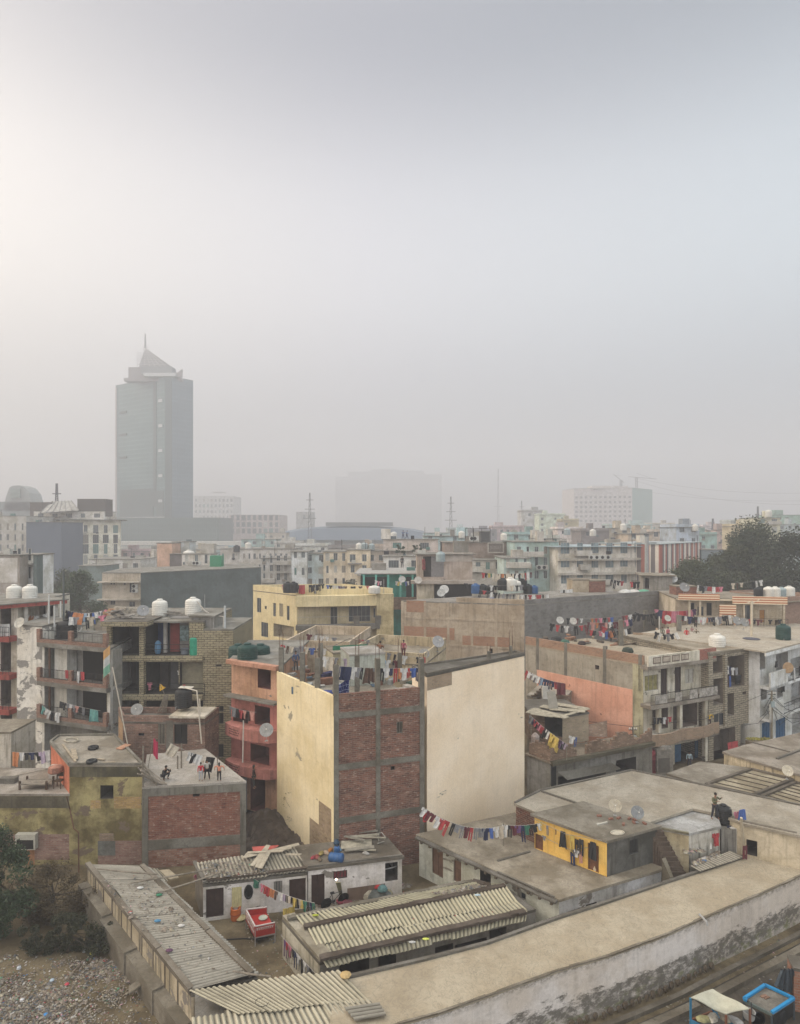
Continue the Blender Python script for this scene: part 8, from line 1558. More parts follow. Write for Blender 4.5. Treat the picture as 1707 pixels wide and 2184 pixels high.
# ------------------------------------------------------------------ middle distance and skyline
def B_(label, uL, uR, vt, d, dep, wm, dR=None, name='building', rows=0, cols=0, rv=None, wh=.55, ww=.4, par=0., zb=0, pane=None, rm=None, side=None, over=.15, frame=None, group=None, skip=0):
    """house front between two columns of the photo, roof edge at row vt; rv: rows of the photo for window bands"""
    dR = dR or d; a, b = at(uL,vt,d), at(uR,vt,dR); z1 = (a.z+b.z)/2
    h = House(name, label, 'building', box_pts(a, b, dep), zb, z1, wm, rm or CEML, over=over, par=par, group=group)
    L = math.hypot(b.x-a.x, b.y-a.y)
    fr = frame or plain((.45,.44,.42),.8); pn = pane or glass((.05,.06,.065))
    for v in (rv or []):
        z = H-(v-V0)/F*(d+dR)/2; hh = wh*3.2*RJ.uniform(.85,1.25)
        for j in range(cols):
            if skip and (j+int(v)) % skip == 0: continue
            c = L*(j+.5)/cols; w2 = L/cols*ww/2; w2 *= RJ.uniform(.7,1.2); h.op(0, c-w2, c+w2, z+RJ.uniform(-.1,.1), z+hh, 'win', frame=fr, pane=pn if pane or RJ.random()<.6 else RJ.choice(PANES))
    h.done()
    if zb == 0 and d < 280 and L > 4:
        P = PF(h,0); A0, B0 = Vector(h.pts[0]), Vector(h.pts[1])
        for k in range(int(L/3.5)):
            c = A0.lerp(B0, RJ.random()); y = c.y+RJ.uniform(.5,dep*.7); w_ = RJ.uniform(.4,1.6); q = RJ.random()
            m = MB()
            if q < .3: m.box(c.x-w_,y,h.z1,c.x+w_,y+2,h.z1+RJ.uniform(1.,2.6)); m.build('stair_room', PL(dk((.45,.42,.38),RJ.uniform(.4,1.2)),RJ.randrange(6)), h.t)
            elif q < .6: m.box(c.x-w_*.5,y,h.z1,c.x+w_*.5,y+.8,h.z1+RJ.uniform(.4,1.)); m.build('roof_box', RJ.choice(PANES), h.t)
            else: m.tube([(c.x,y,h.z1),(c.x+RJ.uniform(-.2,.2),y,h.z1+RJ.uniform(1.5,3.6))],.07,5); m.build('antenna', IRON, h.t)
        for v in (rv or [])[:3]:
            z = H-(v-V0)/F*d-.35
            if RJ.random() < .6: a = RJ.uniform(0,L*.5); part_box(h.t, 'balcony', P, a, min(L,a+RJ.uniform(2,6)), z-.2, z+RJ.choice((.05,.9)), -1.1, .01, PL(dk((.42,.40,.37),RJ.uniform(.5,1.2)),RJ.randrange(6)))
            if RJ.random() < .7: a = RJ.uniform(0,L-1); part_box(h.t, 'cooler_box', P, a, a+.9, z+.1, z+.7, -.5, .01, RJ.choice(PANES))
    return h
RJ = random.Random(77); PANES = [plain((.45,.44,.4),.8), plain((.12,.15,.16),.7), plain((.25,.22,.18),.8), plain((.03,.03,.035),.7), plain((.10,.2,.18),.8)]
PL = lambda c, s=0, st=.45, pe=.1: plaster(tuple(min(.8,x*1.3) for x in c), streak=st*.7, peel=pe*.5, seed=100+s, k=.45)
# block with the big dark side wall
k0,k1,k2 = at(218,1221,122), at(300,1221,122), at(557,1208,140)
db = House('building','long block with cream front and huge dark stained side wall','building',[xy(k0),xy(k1),xy(k2),(k2.x-6,k2.y+14),(k0.x-2,k0.y+14)],0,k1.z,PL((.40,.35,.29),1),CEML,over=.1)
for (x,y,x2,y2) in ((700,955,712,980),(718,955,730,980),(785,960,798,982),(822,962,852,1030),(700,1082,732,1108),(820,1088,858,1120)): db.px(0,ZH,(x,y),(x2,y2),'win')
db.wmf[1] = plaster((.10,.125,.125),stain=(.7,.72,.7),streak=.25,sc=.5,seed=79); db.done(); P = PF(db,0); L_ = k1.x-k0.x
for v in (1240,1277): part_box(db.t,'ledge',P,-.6,L_,H-(v-V0)/F*122-.25,H-(v-V0)/F*122,-.9,.01,PL((.4,.36,.31),2))
for y in (990,1018): acunit(wallpoint(db,0,ZH,858,y+12,-.35), 0, ['upper air conditioner on the cream front of the long block','lower air conditioner on the cream front of the long block'][y>1000], 1.3)
B_('pink rooftop box with slab on the long dark block',335,367,1158,150,6,PL((.52,.35,.27),3),name='rooftop_room'); B_('pale rooftop room with two doors on the dark block',388,450,1181,146,5,PL((.50,.47,.44),4),rv=(1202,),cols=3,name='rooftop_room')
B_('pale grey shed wall behind the pink rooftop box',367,404,1155,156,5,PL((.45,.47,.47),5),name='rooftop_room'); B_('small dark rooftop room below the pink box',362,388,1181,148,3,PL((.13,.12,.12),6),name='rooftop_room')
m = MB(); p = at(460,1208,141); m.box(p.x-1.3,p.y,p.z-.5,p.x+1.3,p.y+2,p.z+2.4); tag(m.build('cabin', plain((.03,.22,.11),.7)), 'bright green cabin on the dark block roof', 'cabin')
tank(at(403,1199,150),3.0,'cream water tank on the pale rooftop room','white'); acunit(at(415,1205,142),0,'first of the rooftop air conditioner pair on the dark block',1.4); acunit(at(422,1205,142),0,'second of the rooftop air conditioner pair on the dark block',1.4)
# left edge
B_('white peeling building with grey stair shaft at the left edge',-60,74,1182,92,5,PL((.66,.67,.67),7,.3,.25),rv=(1196,1234),cols=6,wh=.5,ww=.3); h=B_('grey frame wall at the left edge before the white building',-50,42,1183,89,2,PL((.30,.27,.25),8),dR=89); part_box(h.t,'white_panel',PF(h,0),.2,5.8,13.5,17.0,-.03,.01,PL((.5,.48,.47),9,.4,.6))
B_('narrow dark green shaft on the white peeling building',71,79,1182,90.5,1.5,plain((.12,.15,.145),.8),name='stair_shaft')
B_('cream office block with rows of square windows and wide eave',128,257,1108,230,22,PL((.64,.59,.5),10,.1,.0),dR=238,rv=(1137,1159,1181,1203,1225),cols=6,ww=.5,wh=.9,over=2.2)
B_('grey beige block with small windows at the far left',-70,56,1100,215,18,PL((.40,.385,.36),11,.1,0),rv=(1131,1153,1175,1197),cols=8,ww=.3,wh=.7); B_('tall slate blue glass wall before the cream office block',56,131,1113,205,14,plain((.10,.125,.17),.5),over=.3)
B_('white roof structure on the cream office block',72,222,1090,236,10,PL((.55,.53,.5),12,.2,0),name='rooftop_room',rv=(1104,),cols=5); B_('dark brown box on top of the cream office block',165,225,1064,237,6,plain((.10,.085,.075),.8),name='rooftop_room',zb=26); B_('second dark brown box at the left of the office roof',64,110,1071,238,6,plain((.13,.11,.10),.8),name='rooftop_room',zb=26)
t = thing('glass_canopy','sloping glazed canopy on the cream office block','canopy',at(120,1090,232)); m = MB(); a,b,c,d = at(85,1094,231),at(168,1088,231),at(152,1068,240),at(112,1069,240); m.face([a,b,c,d]); m.face([q-Vector((0,0,.2)) for q in (d,c,b,a)]); m.build('glazing', glass((.17,.165,.15),.5), t)
for k in range(7): m = MB(); m.beam(a.lerp(b,k/6), d.lerp(c,k/6), .25); m.build('glazing_bar', plain((.22,.21,.2),.8), t)
# domed glass building
t = thing('building','hazy building with tall curved glass fin on its roof','building',at(35,1200,420)); t.location.z = 0; t['_b'] = tuple(t.location); m = MB(); a,b = at(-80,1070,420), at(68,1070,420); m.prism([(a.x,a.y),(b.x,b.y),(b.x,b.y+30),(a.x,a.y+30)],0,a.z); m.build('block', plain((.16,.19,.19),.6), t)
m = MB(); q_ = [(12,1062),(20,1040),(27,1036),(41,1035),(52,1040),(62,1052),(70,1078),(70,1090),(8,1090)]; n_ = len(q_); f_ = [at(u,v,420) for u,v in q_]; i = m.vs(f_+[p+Vector((0,14,0)) for p in f_]); m.f.append(tuple(i+k for k in range(n_))[::-1]); m.m.append(0); m.f.append(tuple(i+n_+k for k in range(n_))); m.m.append(0)
for k in range(n_): m.f.append((i+k,i+(k+1)%n_,i+n_+(k+1)%n_,i+n_+k)); m.m.append(0)
m.build('curved_fin', plain((.26,.28,.27),.6), t); m = MB(); a,b = at(22,1042,418), at(42,1062,418); m.box(a.x,a.y,b.z,b.x,a.y+1,a.z); m.build('window', glass((.12,.15,.14)), t)
# the tower
def spandrel(c1,c2,seed):
    def fn(t_,b_):
        q = N(t_); k = q.n('ShaderNodeTexBrick'); q.l(q.uv(), k.inputs['Vector']); k.offset = 0
        for n_,v in (('Scale',1),('Brick Width',1.6),('Row Height',3.7),('Mortar Size',.45),('Mortar Smooth',.1)): k.inputs[n_].default_value = v
        k.inputs['Color1'].default_value = c1+(1,); k.inputs['Color2'].default_value = dk(c1,.8)+(1,); k.inputs['Mortar'].default_value = c2+(1,); w = q.noise(q.uv((.02,.06,1)),1,4); q.l(q.mix(q.rng(w,.4,.6,0,.4),k.outputs[0],dk(c1,.7)), b_.inputs['Base Color']); b_.inputs['Roughness'].default_value = .35
    return mat(('curtain',c1,seed), fn)
TG = spandrel((.015,.08,.09),(.12,.19,.19),1); TG2 = spandrel((.022,.075,.11),(.10,.155,.18),2)
D_ = 510.; p0,p1,p2,p3 = at(247,822,D_*1.065), at(352,802,D_), at(367,803,D_), at(412,811,D_*1.03)
tw = House('skyscraper','tall glass office tower with pyramid crown and mast','skyscraper',[xy(p0),xy(p1),xy(p2),xy(p3),(p3.x-20,p3.y+40),(p0.x+6,p0.y+34)],0,p1.z,TG,CEML,over=.2); tw.wmf[1] = plain((.04,.07,.07),.5); tw.wmf[2] = TG2
tw.done(); P = PF(tw,0); Lt_ = (Vector(tw.pts[1])-Vector(tw.pts[0])).length; ft_ = lambda u: fs(tw,0,u); tz = lambda v, d=D_: H-(v-V0)/F*d
part_box(tw.t,'dark_shaft',P,ft_(328),ft_(334),40,p1.z,-.5,.1,plain((.05,.07,.07),.6)); part_box(tw.t,'pale_edge',P,0,1.8,0,p1.z-2,-.6,.1,plain((.40,.36,.36),.7)); part_box(tw.t,'lower_dark_band',P,ft_(256),ft_(328),tz(1103),tz(1040),-.5,.1,plain((.035,.065,.065),.4)); part_box(tw.t,'lower_dark_band',P,ft_(334),Lt_-1,tz(1103),tz(1046),-.5,.1,plain((.045,.075,.075),.4)); part_box(tw.t,'ledge',P,0,Lt_,tz(1105),tz(1102),-1.2,.1,plain((.4,.42,.42),.7))
for v in (853,907,960,1014,1068,1122): part_box(tw.t,'service_window',P,ft_(339),ft_(347),tz(v+3),tz(v-3),-.7,.1,plain((.5,.52,.52),.6))
for v in (866,916,968): part_box(tw.t,'open_floor',P,ft_(256),ft_(271),tz(v+2.5),tz(v-2.5),-.6,.1,plain((.03,.04,.04),.8))
def slabp(nm,uL,uR,vb,vt,d,dep,mt,par): m = MB(); a,b = at(uL,vb,d), at(uR,vt,d); m.box(a.x,d,a.z,b.x,d+dep,b.z); m.build(nm, mt, par)
GT = plain((.24,.22,.215),.8,var=.15); slabp('crown_step',264,388,812,806,D_+4,9,GT,tw.t); slabp('crown_block',274,322,806,783,D_+6,10,GT,tw.t); slabp('crown_block',300,366,797,781,D_+2,10,plain((.20,.21,.21),.8),tw.t); slabp('white_terrace',306,374,802,795,D_-1,8,plain((.5,.51,.5),.8),tw.t); slabp('lift_room',374,388,804,794,D_+2,2,GT,tw.t)
m = MB(); a = at(388,787,D_+3); b = at(377,796,D_+3); c = at(388,796,D_+3); m.face([b,c,a]); m.face([q+Vector((0,2,0)) for q in (a,c,b)]); m.face([b,a,a+Vector((0,2,0)),b+Vector((0,2,0))]); m.build('sail_fin', GT, tw.t)
ap = at(310,742,D_+16); bs = [at(297,783,D_+4), at(366,782,D_+4), at(362,783,D_+30), at(300,783,D_+30)]; m = MB()
for k in range(4): m.face([bs[k],bs[(k+1)%4],ap])
m.build('pyramid_roof', plain((.185,.18,.18),.7), tw.t); m = MB()
for k in range(8):
    a = bs[0].lerp(ap,k/8), bs[1].lerp(ap,k/8); m.beam(a[0]+Vector((0,-.4,0)),a[1]+Vector((0,-.4,0)),.35)
for k in range(7): m.beam(bs[0].lerp(bs[1],k/6)+Vector((0,-.4,0)), ap+Vector((0,-.4,0)), .3)
m.build('lattice', plain((.45,.43,.42),.7), tw.t)
m = MB(); m.tube([ap, at(310,712,D_+16)], [.9,.5], 6); m.build('mast', plain((.2,.19,.2),.7), tw.t)
m = MB()
for u in (293,297,301,306,314,318): m.beam(at(u,784 if u<303 else 748,D_+5), at(u,752 if u<303 else 738,D_+5), .25)
for v in (752,758,764,770,777): m.beam(at(292,v,D_+5), at(302,v,D_+5), .25)
m.build('scaffold', plain((.4,.38,.38),.8), tw.t)
B_('dark green glass base spreading right of the tower',250,466,1104,455,40,spandrel((.06,.105,.10),(.10,.145,.14),3),over=.2)
B_('pale hazy block of flats just right of the tower',414,498,1058,820,40,PL((.42,.42,.42),14,.1,0),rv=(1070,1082,1094,1106,1118),cols=10,ww=.5,wh=1.2); B_('small lift room on the hazy block right of the tower',452,476,1049,825,12,PL((.4,.4,.4),15,.1,0),name='rooftop_room',zb=70)
B_('pinkish unfinished block with dark open floors',490,596,1098,560,40,PL((.40,.34,.33),16,.2,0),rv=(1110,1124,1138),cols=9,ww=.7,wh=1.3); B_('small grey roof house at the left of the far mast',632,666,1092,600,20,PL((.34,.34,.34),17,.3,.2),rv=(1106,),cols=3,wh=1.2)
# ghostly towers far behind
gh = thing('apartment_block','huge ghostly apartment block almost lost in the smog','apartment block',at(830,1200,1400)); gh.location.z = 0; gh['_b'] = tuple(gh.location); GM_ = spandrel((.15,.15,.155),(.33,.33,.335),5)
for (a_,b_,v_) in ((716,744,1017),(744,790,1006),(790,842,1001),(851,905,1004),(905,942,1012)):
    a,b = at(a_,v_,1400), at(b_,v_,1400); m = MB(); m.box(a.x,a.y,0,b.x,a.y+40,a.z); m.build('wing', GM_, gh)
m = MB(); a,b = at(842,1001,1396), at(851,1003,1396); m.box(a.x-.5,a.y,0,b.x+.5,a.y+44,a.z); m.build('stair_core', plain((.3,.3,.3),.8), gh)
# metro station and viaduct
ms_ = thing('station','long low blue grey station roof with flat upper deck','station',at(760,1180,430)); ms_.location.z = 0; ms_['_b'] = tuple(ms_.location)
m = MB(); n_ = 12
for (uL,uR,vm,vb,nm,c) in ((610,905,1122,1152,'barrel_roof',(.075,.11,.155)),):
    for i in range(n_):
        u1_,u2_ = uL+(uR-uL)*i/n_, uL+(uR-uL)*(i+1)/n_; f_ = lambda u: vm+(vb-vm)*.35*abs(2*(u-uL)/(uR-uL)-1)**3
        m.face([at(u1_,vb,420),at(u2_,vb,420),at(u2_,f_(u2_)+4,426),at(u1_,f_(u1_)+4,426)]); m.face([at(u1_,f_(u1_)+4,426),at(u2_,f_(u2_)+4,426),at(u2_,f_(u2_),450),at(u1_,f_(u1_),450)])
    m.build(nm, plain(c,.5), ms_)
slabp('upper_deck',695,838,1122,1114,432,14,plain((.17,.18,.185),.8),ms_); slabp('concourse',605,900,1175,1152,424,20,plain((.18,.215,.21),.7),ms_); slabp('dark_base',640,880,1195,1172,415,16,plain((.09,.115,.115),.8),ms_)
vi = thing('viaduct','pale elevated concrete viaduct running behind the town','viaduct',at(430,1180,330)); vi.location.z = 0; vi['_b'] = tuple(vi.location)
slabp('girder',200,640,1163,1155,330,9,plain((.50,.485,.45),.8),vi); slabp('girder',200,640,1171,1166,326,6,plain((.46,.45,.42),.8),vi)
for k in range(8): u = 215+k*56; slabp('pier',u,u+9,1225,1163,331,5,plain((.4,.39,.36),.8),vi)
# hotel with green net
D2 = 740.; a,b,c = at(1225,1047,D2*1.02), at(1349,1040,D2), at(1392,1045,D2*1.05); ho = House('building','hazy pale hotel block with window grid and green netted side','building',[xy(a),xy(b),xy(c),(c.x-20,c.y+45),(a.x-4,a.y+40)],0,b.z,PL((.42,.39,.395),18,.1,0),CEML,over=.3); ho.wmf[1] = plain((.10,.24,.20),.9)
L_ = (Vector(ho.pts[1])-Vector(ho.pts[0])).length
for v in (1062,1073,1083,1093,1103,1113):
    for j in range(12): c_ = L_*(j+.5)/12; z = H-(v-V0)/F*D2; ho.op(0,c_-1.4,c_+1.4,z,z+2.6,'win',pane=glass((.04,.04,.045)),frame=plain((.4,.38,.37)))
ho.done(); slabp('roof_room',1263,1340,1042,1036,D2+6,20,PL((.5,.46,.45),19,.1,0),ho.t)
def crane(u, vb, vt, d, jib, lb):
    p,q = at(u,vb,d), at(u,vt,d); t = thing('tower_crane', lb, 'crane', p); m = MB()
    for x in (-1,1):
        for y in (-1,1): m.beam(p+Vector((x,y,0)), q+Vector((x,y,0)), .35)
    h_ = q.z-p.z
    for k in range(8): m.beam(p+Vector((-1,-1,h_*k/8)), p+Vector((1,-1,h_*(k+1)/8)), .25)
    m.build('crane_mast', IRON, t); m = MB(); m.beam(q, q+Vector(jib), .5, .5); m.beam(q, q-Vector(jib)*.4, .5, .5); m.beam(q+Vector((0,0,5)), q+Vector(jib)*.8, .25); m.build('jib', IRON, t)
crane(1325,1037,1024,D2+5,(-9,0,7),'small roof crane on the hotel block'); crane(1358,1046,1018,D2+14,(24,0,-2),'faint tower crane over the green net')
# pylons
def pylon(u, vt, d, lb, vb=1160, w=1.2, arms=3):
    t = thing('pylon', lb, 'pylon', at(u,vb,d)); a,b = at(u,vb,d), at(u,vt,d); m = MB(); h_ = b.z-a.z
    for x in (-1,1): m.beam(a+Vector((x*w,0,0)), b+Vector((x*.25,0,0)), .32)
    for k in range(10): m.beam(a.lerp(b,k/10)+Vector((-w*(1-k/11),0,0)), a.lerp(b,(k+1)/10)+Vector((w*(1-(k+1)/11),0,0)), .22)
    m.build('lattice_mast', plain((.09,.09,.10),.8), t); m = MB()
    for k in range(arms): c = a.lerp(b,.5+.18*k); m.beam(c-Vector((w*3.4-.9*k,0,0)), c+Vector((w*3.4-.9*k,0,0)), .35)
    m.build('cross_arms', plain((.09,.09,.10),.8), t); return b
q1 = pylon(661,1051,400,'tall pylon rising between the tower and ghostly block'); q2 = pylon(962,1059,430,'pylon rising right of the ghostly block'); q3 = pylon(1063,1000,800,'very faint tall mast right of the ghostly block',w=1.6,arms=1); q4 = pylon(1113,1068,600,'faint pylon left of the cream rooftops'); q5 = pylon(1617,1080,330,'pylon rising above the trees at the right',w=.7,arms=2); q6 = pylon(121,1031,250,'thin mast on the cream office roof',vb=1075,w=.5,arms=1); q7 = pylon(1521,1106,300,'round topped short mast left of the trees',vb=1150,w=.6,arms=1)
for k,(a,b,s_) in enumerate(((at(1358,1020,650),at(1760,1050,560),6),(at(1358,1026,650),at(1760,1075,560),8),(at(1358,1045,650),at(1760,1066,560),5))):
    m = MB(); m.tube([a.lerp(b,j/8)-Vector((0,0,s_*4*(j/8)*(1-j/8))) for j in range(9)], .08, 4, False); tag(m.build('power_line', IRON), ['uppermost power line sweeping right from the crane','second power line sweeping right from the crane','lowest power line sweeping right from the crane'][k], 'power line')
m = MB(); p = at(440,940,300); m.face([p+Vector((-.9,0,.3)),p+Vector((0,.2,0)),p+Vector((0,-.2,0))]); m.face([p+Vector((.9,0,.3)),p+Vector((0,-.2,0)),p+Vector((0,.2,0))]); m.lathe([(.02,-.5),(.16,0),(.02,.4)],6,M=Matrix.Translation(p) @ Matrix.Rotation(R(90),4,'X')); tag(m.build('bird', IRON), 'small dark bird flying right of the tower', 'bird')
# middle rows, nearest first: (label, uL, uR, v top, distance, depth, colour, window rows, columns)
ROWS = [
 ('whitish low building with lattice windows left of the dark block',190,300,1192,190,16,(.46,.45,.43),(1212,),5),
 ('dark green glazed shop behind the dark block',168,220,1206,175,10,(.12,.16,.155),(),0),
 ('long pale building with arched roof end behind the dark block',470,628,1170,205,18,(.46,.44,.42),(1192,1215),14),
 ('grey balcony building with many air conditioners',556,632,1190,170,14,(.40,.39,.38),(1200,1218,1238),5),
 ('pale blue white house with tall plain corner',622,655,1176,150,12,(.52,.54,.55),(1190,1226),2),
 ('light blue three storey house left of the cream one',648,698,1180,152,12,(.42,.50,.53),(1196,1224,1250),2),
 ('cream apartment house with paired windows',690,742,1176,148,14,(.55,.48,.38),(1196,1222,1250),3),
 ('taller cream house with square windows behind the yellow roof',740,790,1172,147,14,(.58,.50,.38),(1198,1222,1250),2),
 ('pale pink house with wide window right of the cream one',785,822,1174,150,14,(.52,.46,.42),(1196,),2),
 ('white house with three big blue windows',818,950,1186,140,14,(.58,.56,.54),(1212,),3),
 ('pink topped upper storey above the white house',818,935,1150,150,10,(.50,.44,.41),(1170,),2),
 ('pale green house behind the crowded cement roof',1075,1130,1190,125,12,(.38,.46,.44),(1205,1232),3),
 ('teal tinted corner block with air conditioner boxes',1098,1192,1155,132,14,(.33,.43,.42),(1182,1208,1234),5),
 ('wide brown topped restaurant floor with signboard',948,1100,1156,142,14,(.24,.19,.16),(),0),
 ('grey balcony floor below the restaurant sign',948,1072,1194,134,10,(.42,.39,.36),(1214,),6),
]
for k,(lb,uL,uR,vt,d,dep,c,rv,n_) in enumerate(ROWS): B_(lb,uL,uR,vt,d,dep,PL(c,20+k,.4,.15),rv=rv,cols=n_,wh=.5 if d<160 else .55,ww=.42,over=.3)
t = thing('signboard','dark cream framed restaurant signboard','sign',at(1057,1170,140)); m = MB(); p,q_ = at(1040,1178,140.5), at(1072,1158,140.5); m.box(p.x,139.4,p.z,q_.x,139.9,q_.z); m.build('board', plain((.16,.13,.11),.7), t); m = MB()
for a,b in (((p.x,p.z),(q_.x,p.z)),((q_.x,p.z),(q_.x,q_.z)),((q_.x,q_.z),(p.x,q_.z)),((p.x,q_.z),(p.x,p.z))): m.beam((a[0],139.3,a[1]),(b[0],139.3,b[1]),.14)
m.build('frame', plain((.5,.46,.4),.7), t); strokes(Vector((p.x+.3,139.32)),Vector((q_.x-.3,139.32)),p.z+.7,q_.z-.7,Vector((0,-1)),6,t,9)
m = MB(); a,b = at(993,1127,141), at(1046,1127,141)
for x in (0,.33,.66,1): m.beam(a.lerp(b,x), a.lerp(b,x)-Vector((0,0,3.2)), .12)
m.beam(a,b,.12); tag(m.build('roof_frame', IRON), 'bare iron pergola frame on the restaurant roof', 'frame'); B_('dark cabin under the iron pergola frame',1026,1045,1133,143,3,plain((.07,.07,.07),.8),zb=18)
for k,u in enumerate((1008,1015,1105,1112,1152,1163)): acunit(at(u,1153 if k<2 else 1215,141 if k<2 else 131.2), 0, f"{['first','second'][k%2]} air conditioner {['on the restaurant roof edge','at the left of the teal block','at the right of the teal block'][k//2]}", 1.6)
# three-row white building with long blue-grey roof
h = B_('wide white building with three rows of big windows',1190,1408,1165,128,16,PL((.56,.53,.48),40,.6,.3),dR=132,rv=(1180,1210,1243),cols=7,wh=.62,ww=.5,pane=glass((.10,.13,.14),.4),rm=plain((.30,.36,.38),.7),over=1.0); P = PF(h,0)
for v in (1190,1220): part_box(h.t,'ledge',P,0,20.5,H-(v-V0)/F*130-.5,H-(v-V0)/F*130,-.8,.01,PL((.42,.39,.35),41,.7,.3))
m = MB(); p = at(1380,1240,126); m.tube([p,at(1380,1145,126)],[.45,.4],8); tag(m.build('chimney_pipe', plain((.33,.34,.34),.7)), 'thick grey pipe standing before the wide white building', 'pipe')
for k in range(4): acunit(at(1263+k*12,1193,126.6), 0, f"{ORD[k+1]} of four air conditioners in a row on the white building", 1.35)
# striped hall
def strip(t_,b_):
    q = N(t_); k = q.n('ShaderNodeTexWave', bands_direction='X'); q.l(q.uv(), k.inputs['Vector']); k.inputs['Scale'].default_value = .085; k.inputs['Distortion'].default_value = .0
    k2 = q.n('ShaderNodeTexWave', bands_direction='X'); q.l(q.uv((1,1,1),(1.3,0,0)), k2.inputs['Vector']); k2.inputs['Scale'].default_value = .11
    c = q.mix(q.rng(k.outputs[0],.45,.55),(.34,.12,.09),(.62,.57,.5)); q.l(q.mix(q.rng(k2.outputs[0],.78,.8),c,(.16,.14,.14)), b_.inputs['Base Color'])
a,b = at(1408,1160,128), at(1497,1171,152); s_ = House('hall','low hall with red and cream striped metal side','hall',box_pts(a,b,14),0,a.z,mat('red_stripes',strip),plain((.3,.33,.33),.7),over=.2); s_.done(); part_box(s_.t,'lower_wall',PF(s_,0),0,26,0,11.5,-.05,.01,PL((.20,.15,.14),42)); B_('slate grey shed wall between striped hall and trees',1497,1545,1172,150,12,plain((.22,.26,.28),.7))
# green verandah building and brown hut in front of the white house
vb = B_('low building with turquoise verandah and ragged tin roof',770,905,1222,104,12,PL((.03,.22,.18),43,.3,0),zb=0,over=1.0,rm=plain((.36,.35,.33),.9,var=.4)); P = PF(vb,0)
for k in range(6): part_box(vb.t,'verandah_post',P,.4+k*2.0,.7+k*2.0,9,13.6,-1.2,-.9,plain((.12,.42,.36),.8))
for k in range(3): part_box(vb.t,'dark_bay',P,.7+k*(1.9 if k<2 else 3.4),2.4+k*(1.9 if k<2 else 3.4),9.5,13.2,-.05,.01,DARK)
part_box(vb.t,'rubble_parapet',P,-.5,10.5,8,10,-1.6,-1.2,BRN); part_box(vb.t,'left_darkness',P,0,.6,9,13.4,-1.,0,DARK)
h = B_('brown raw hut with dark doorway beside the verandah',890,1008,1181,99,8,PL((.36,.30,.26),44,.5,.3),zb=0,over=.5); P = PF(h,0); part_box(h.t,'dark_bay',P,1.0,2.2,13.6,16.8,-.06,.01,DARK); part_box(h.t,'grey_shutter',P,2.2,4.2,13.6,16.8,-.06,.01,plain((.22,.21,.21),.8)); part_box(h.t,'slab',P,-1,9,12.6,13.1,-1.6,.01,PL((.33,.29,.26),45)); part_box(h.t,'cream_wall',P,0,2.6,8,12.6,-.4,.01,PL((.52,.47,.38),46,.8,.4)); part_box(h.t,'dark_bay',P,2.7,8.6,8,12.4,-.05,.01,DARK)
part_box(h.t,'upper_lean',P,4.3,8.7,16.0,17.4,-.06,.2,PL((.40,.36,.33),47))
tank(at(940,1198,97),1.6,'pale green tank beside the brown raw hut','grey'); dish(at(892,1238,97),'pale dish under the brown raw hut',0,1.2,(.45,.42,.38)); dish(at(858,1236,99),'grey dish before the turquoise verandah',0,1.1,(.4,.4,.38))
person(at(858,1207,104)-Vector((0,0,0.4)), .3, 'man in dark clothes standing on the verandah tin roof', 'stand', (.03,.03,.035), (.03,.03,.04), 2.0); person(at(904,1204,97)-Vector((0,0,1.)), .9, 'woman in a maroon dress beside the brown raw hut', 'stand', (.25,.05,.05), (.25,.05,.05), 2.2, 'long', skirt=True)
for k,u in enumerate((860,868)): person(at(u,1146,150)-Vector((0,0,.6)), .5+k, ['left of two people in blue on the far flat roof','right of two people in blue bending on the far roof'][k], ['reach','walk'][k], (.12,.17,.3), (.08,.1,.16), 2.3)
far('small line under the turquoise verandah',990,590,1050,600,101,'ws ps ws',1.2,.1,ZV); far('second small line under the turquoise verandah',1200,600,1340,600,101,'ws ys ws . bs ws',1.2,.1,ZV)
# skyline filler roofs: hazy blocks, each told apart by colour, neighbours and place in its row
r = random.Random(21); cols_ = [('cream',(.52,.46,.37)),('pale grey',(.44,.44,.43)),('pinkish',(.46,.38,.35)),('pale blue',(.36,.43,.46)),('white',(.55,.54,.52)),('tan',(.42,.35,.27)),('sea green',(.30,.40,.38)),('dark grey',(.20,.21,.21))]
fill = {'front skyline row behind the white building':[(905,1010,1143,190),(1085,1150,1140,200),(1150,1195,1148,175),(1190,1245,1128,230),(1240,1300,1132,210),(1296,1345,1126,220),(1340,1392,1138,200),(1385,1445,1134,215),(1443,1492,1124,190),(1492,1530,1140,230)],
 'back skyline row before the hotel':[(1112,1160,1090,380),(1150,1206,1098,360),(1000,1060,1132,330),(1050,1118,1124,340),(1200,1235,1110,330),(1390,1440,1118,400),(1300,1392,1120,340),(905,960,1136,330),(955,1005,1128,350)],
 'right skyline row behind the trees':[(1528,1580,1130,260),(1575,1625,1122,240),(1615,1665,1104,230),(1660,1712,1118,280),(1640,1720,1098,330),(1560,1640,1112,340),(1500,1560,1122,380)],
 'left skyline row beneath the tower':[(258,330,1176,260),(320,380,1182,240),(400,470,1172,260),(460,520,1178,250),(515,590,1150,300),(585,640,1158,290),(630,700,1164,250),(700,770,1168,240),(560,610,1136,380),(766,830,1166,235)]}
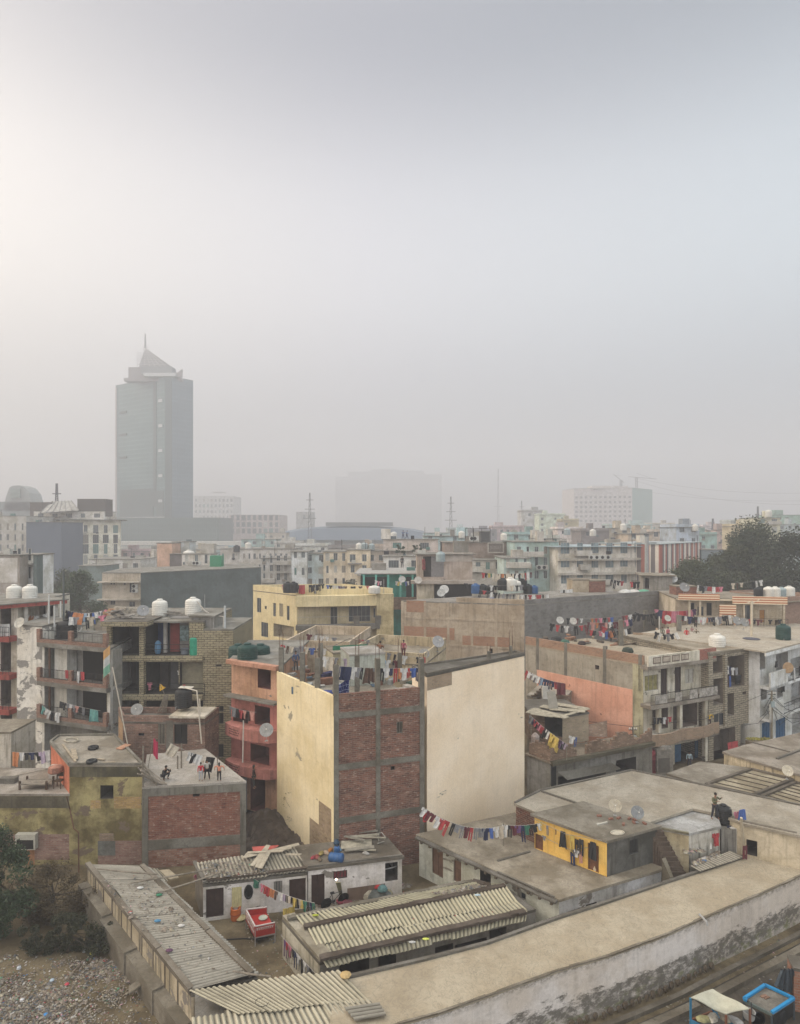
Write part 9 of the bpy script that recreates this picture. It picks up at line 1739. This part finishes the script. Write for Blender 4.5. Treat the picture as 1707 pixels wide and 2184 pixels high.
for rn,L in fill.items():
    for k,(uL,uR,vt,d) in enumerate(L):
        cn,c = cols_[(k*3+len(rn)) % 8]; c = tuple(x*r.uniform(.9,1.08) for x in c)
        n_ = max(2,int((uR-uL)/F*d/3.4)); h = B_(f"hazy {cn} block, {ORD[k+1]} listed along the {rn}".replace(' listed',''),uL,uR,vt,d,12,PL(c,60+k+len(rn),.4,.1),rv=[vt+11+ (3.3/d*F)*j+(2.6/d*F-11 if False else 0) for j in range(2 if d<300 else 3)],cols=n_,ww=.4,wh=.45,skip=r.choice((0,3,4)),over=.4,par=r.choice((0,.8,.9)),group='hazy skyline blocks')
        a = Vector(h.pts[0]); b = Vector(h.pts[1]); c_ = a.lerp(b,r.uniform(.2,.8)); m = MB(); w_ = (b-a).length*r.uniform(.15,.3); m.box(c_.x-w_/2,c_.y+3,h.z1,c_.x+w_/2,c_.y+6,h.z1+2.6); m.build('roof_room', PL(dk(c,r.uniform(.6,1.1)),80+k,.3,0), h.t)
for k,(u,v,d,kd) in enumerate(((766,1171,152,'white'),(778,1170,152,'grey'),(793,1172,152,'grey'),(840,1148,300,'white'),(1075,1150,150,'white'),(1210,1140,205,'grey'),(1265,1142,205,'white'),(1483,1131,190,'white'),(1600,1118,238,'grey'),(1640,1101,228,'white'),(505,1176,205,'black'),(530,1170,206,'white'),(1330,1130,215,'white'),(985,1146,190,'white'))):
    tank(at(u,v,d)-Vector((0,0,.2)), 1.7*d/150, f"{kd} tank, {ORD[k+1]} of the skyline tanks scattered over hazy roofs", kd)
# trees
tree('tree','big dark tree, tallest crown at the right edge',at(1608,1260,118)-Vector((0,0,9.5)),22.8,9.5,6,34000,.22,(.026,.038,.015),46,.5,.3,seed=31)
tree('tree','lighter olive tree rising left of the tallest crown',at(1560,1262,116)-Vector((0,0,9.5)),18.0,6.5,5,20000,.22,(.036,.046,.018),34,.4,.3,seed=32)
tree('tree','broad tree crown cut by the right edge of the view',at(1690,1262,112)-Vector((0,0,9.5)),20.5,8,5,22000,.24,(.024,.034,.016),36,.4,.3,seed=33)
tree('tree','low bushy tree before the striped hall',at(1478,1262,112)-Vector((0,0,9.9)),15.6,6.5,4,16000,.2,(.042,.055,.022),34,.3,.35,seed=34)
tree('tree','second low tree between striped hall and big tree',at(1525,1265,110)-Vector((0,0,9.9)),15.0,5.5,4,13000,.2,(.036,.048,.02),30,.3,.35,seed=35)
tree('tree','green tree before the slate blue wall at the left',at(172,1330,112)-Vector((0,0,4.3)),13.8,4.6,5,12000,.2,(.04,.062,.03),36,.3,.2,seed=36)
tree('tree','hazier green tree left of the cream block front',at(140,1320,135)-Vector((0,0,2)),12.8,5.5,5,9000,.22,(.045,.06,.035),30,.3,.2,seed=37)
tree('tree','small round grey green tree behind the yellow roof',at(745,1262,125)-Vector((0,0,8.7)),11.2,4.2,3,6000,.2,(.04,.052,.035),24,.25,.5,seed=38)
for k,(u,v,d) in enumerate(((848,1179,137),(860,1181,137),(882,1180,136),(893,1178,136))): tree('potted_plant', f"{ORD[k+1]} potted plant from left on the white house roof", at(u,v+6,d), 2.6, .9,.9, 500, .14, (.03,.05,.025), 8, .06, .3, 'potted plant', 'potted plants on the white house roof', seed=40+k)
HAZE=.0014
# ------------------------------------------------------------------ winter smog over the whole town
m = MB(); m.box(-1600, -60, -1.0, 1600, 1560, 205)
hz = m.build('haze', []) if False else None
me = bpy.data.meshes.new('haze'); me.from_pydata([tuple(p) for p in m.v], [], m.f); me.update()
hz = bpy.data.objects.new('haze', me); COL.objects.link(hz); struct(hz, 'stuff')
hm = bpy.data.materials.new('smog'); hm.use_nodes = True; t = hm.node_tree; t.nodes.clear()
pv = t.nodes.new('ShaderNodeVolumePrincipled'); oo = t.nodes.new('ShaderNodeOutputMaterial'); t.links.new(pv.outputs[0], oo.inputs['Volume'])
pv.inputs['Color'].default_value = (.70,.712,.755,1); pv.inputs['Density'].default_value = HAZE; pv.inputs['Anisotropy'].default_value = .1
me.materials.append(hm)
for o in COL.objects:
    if '_b' in o: del o['_b']
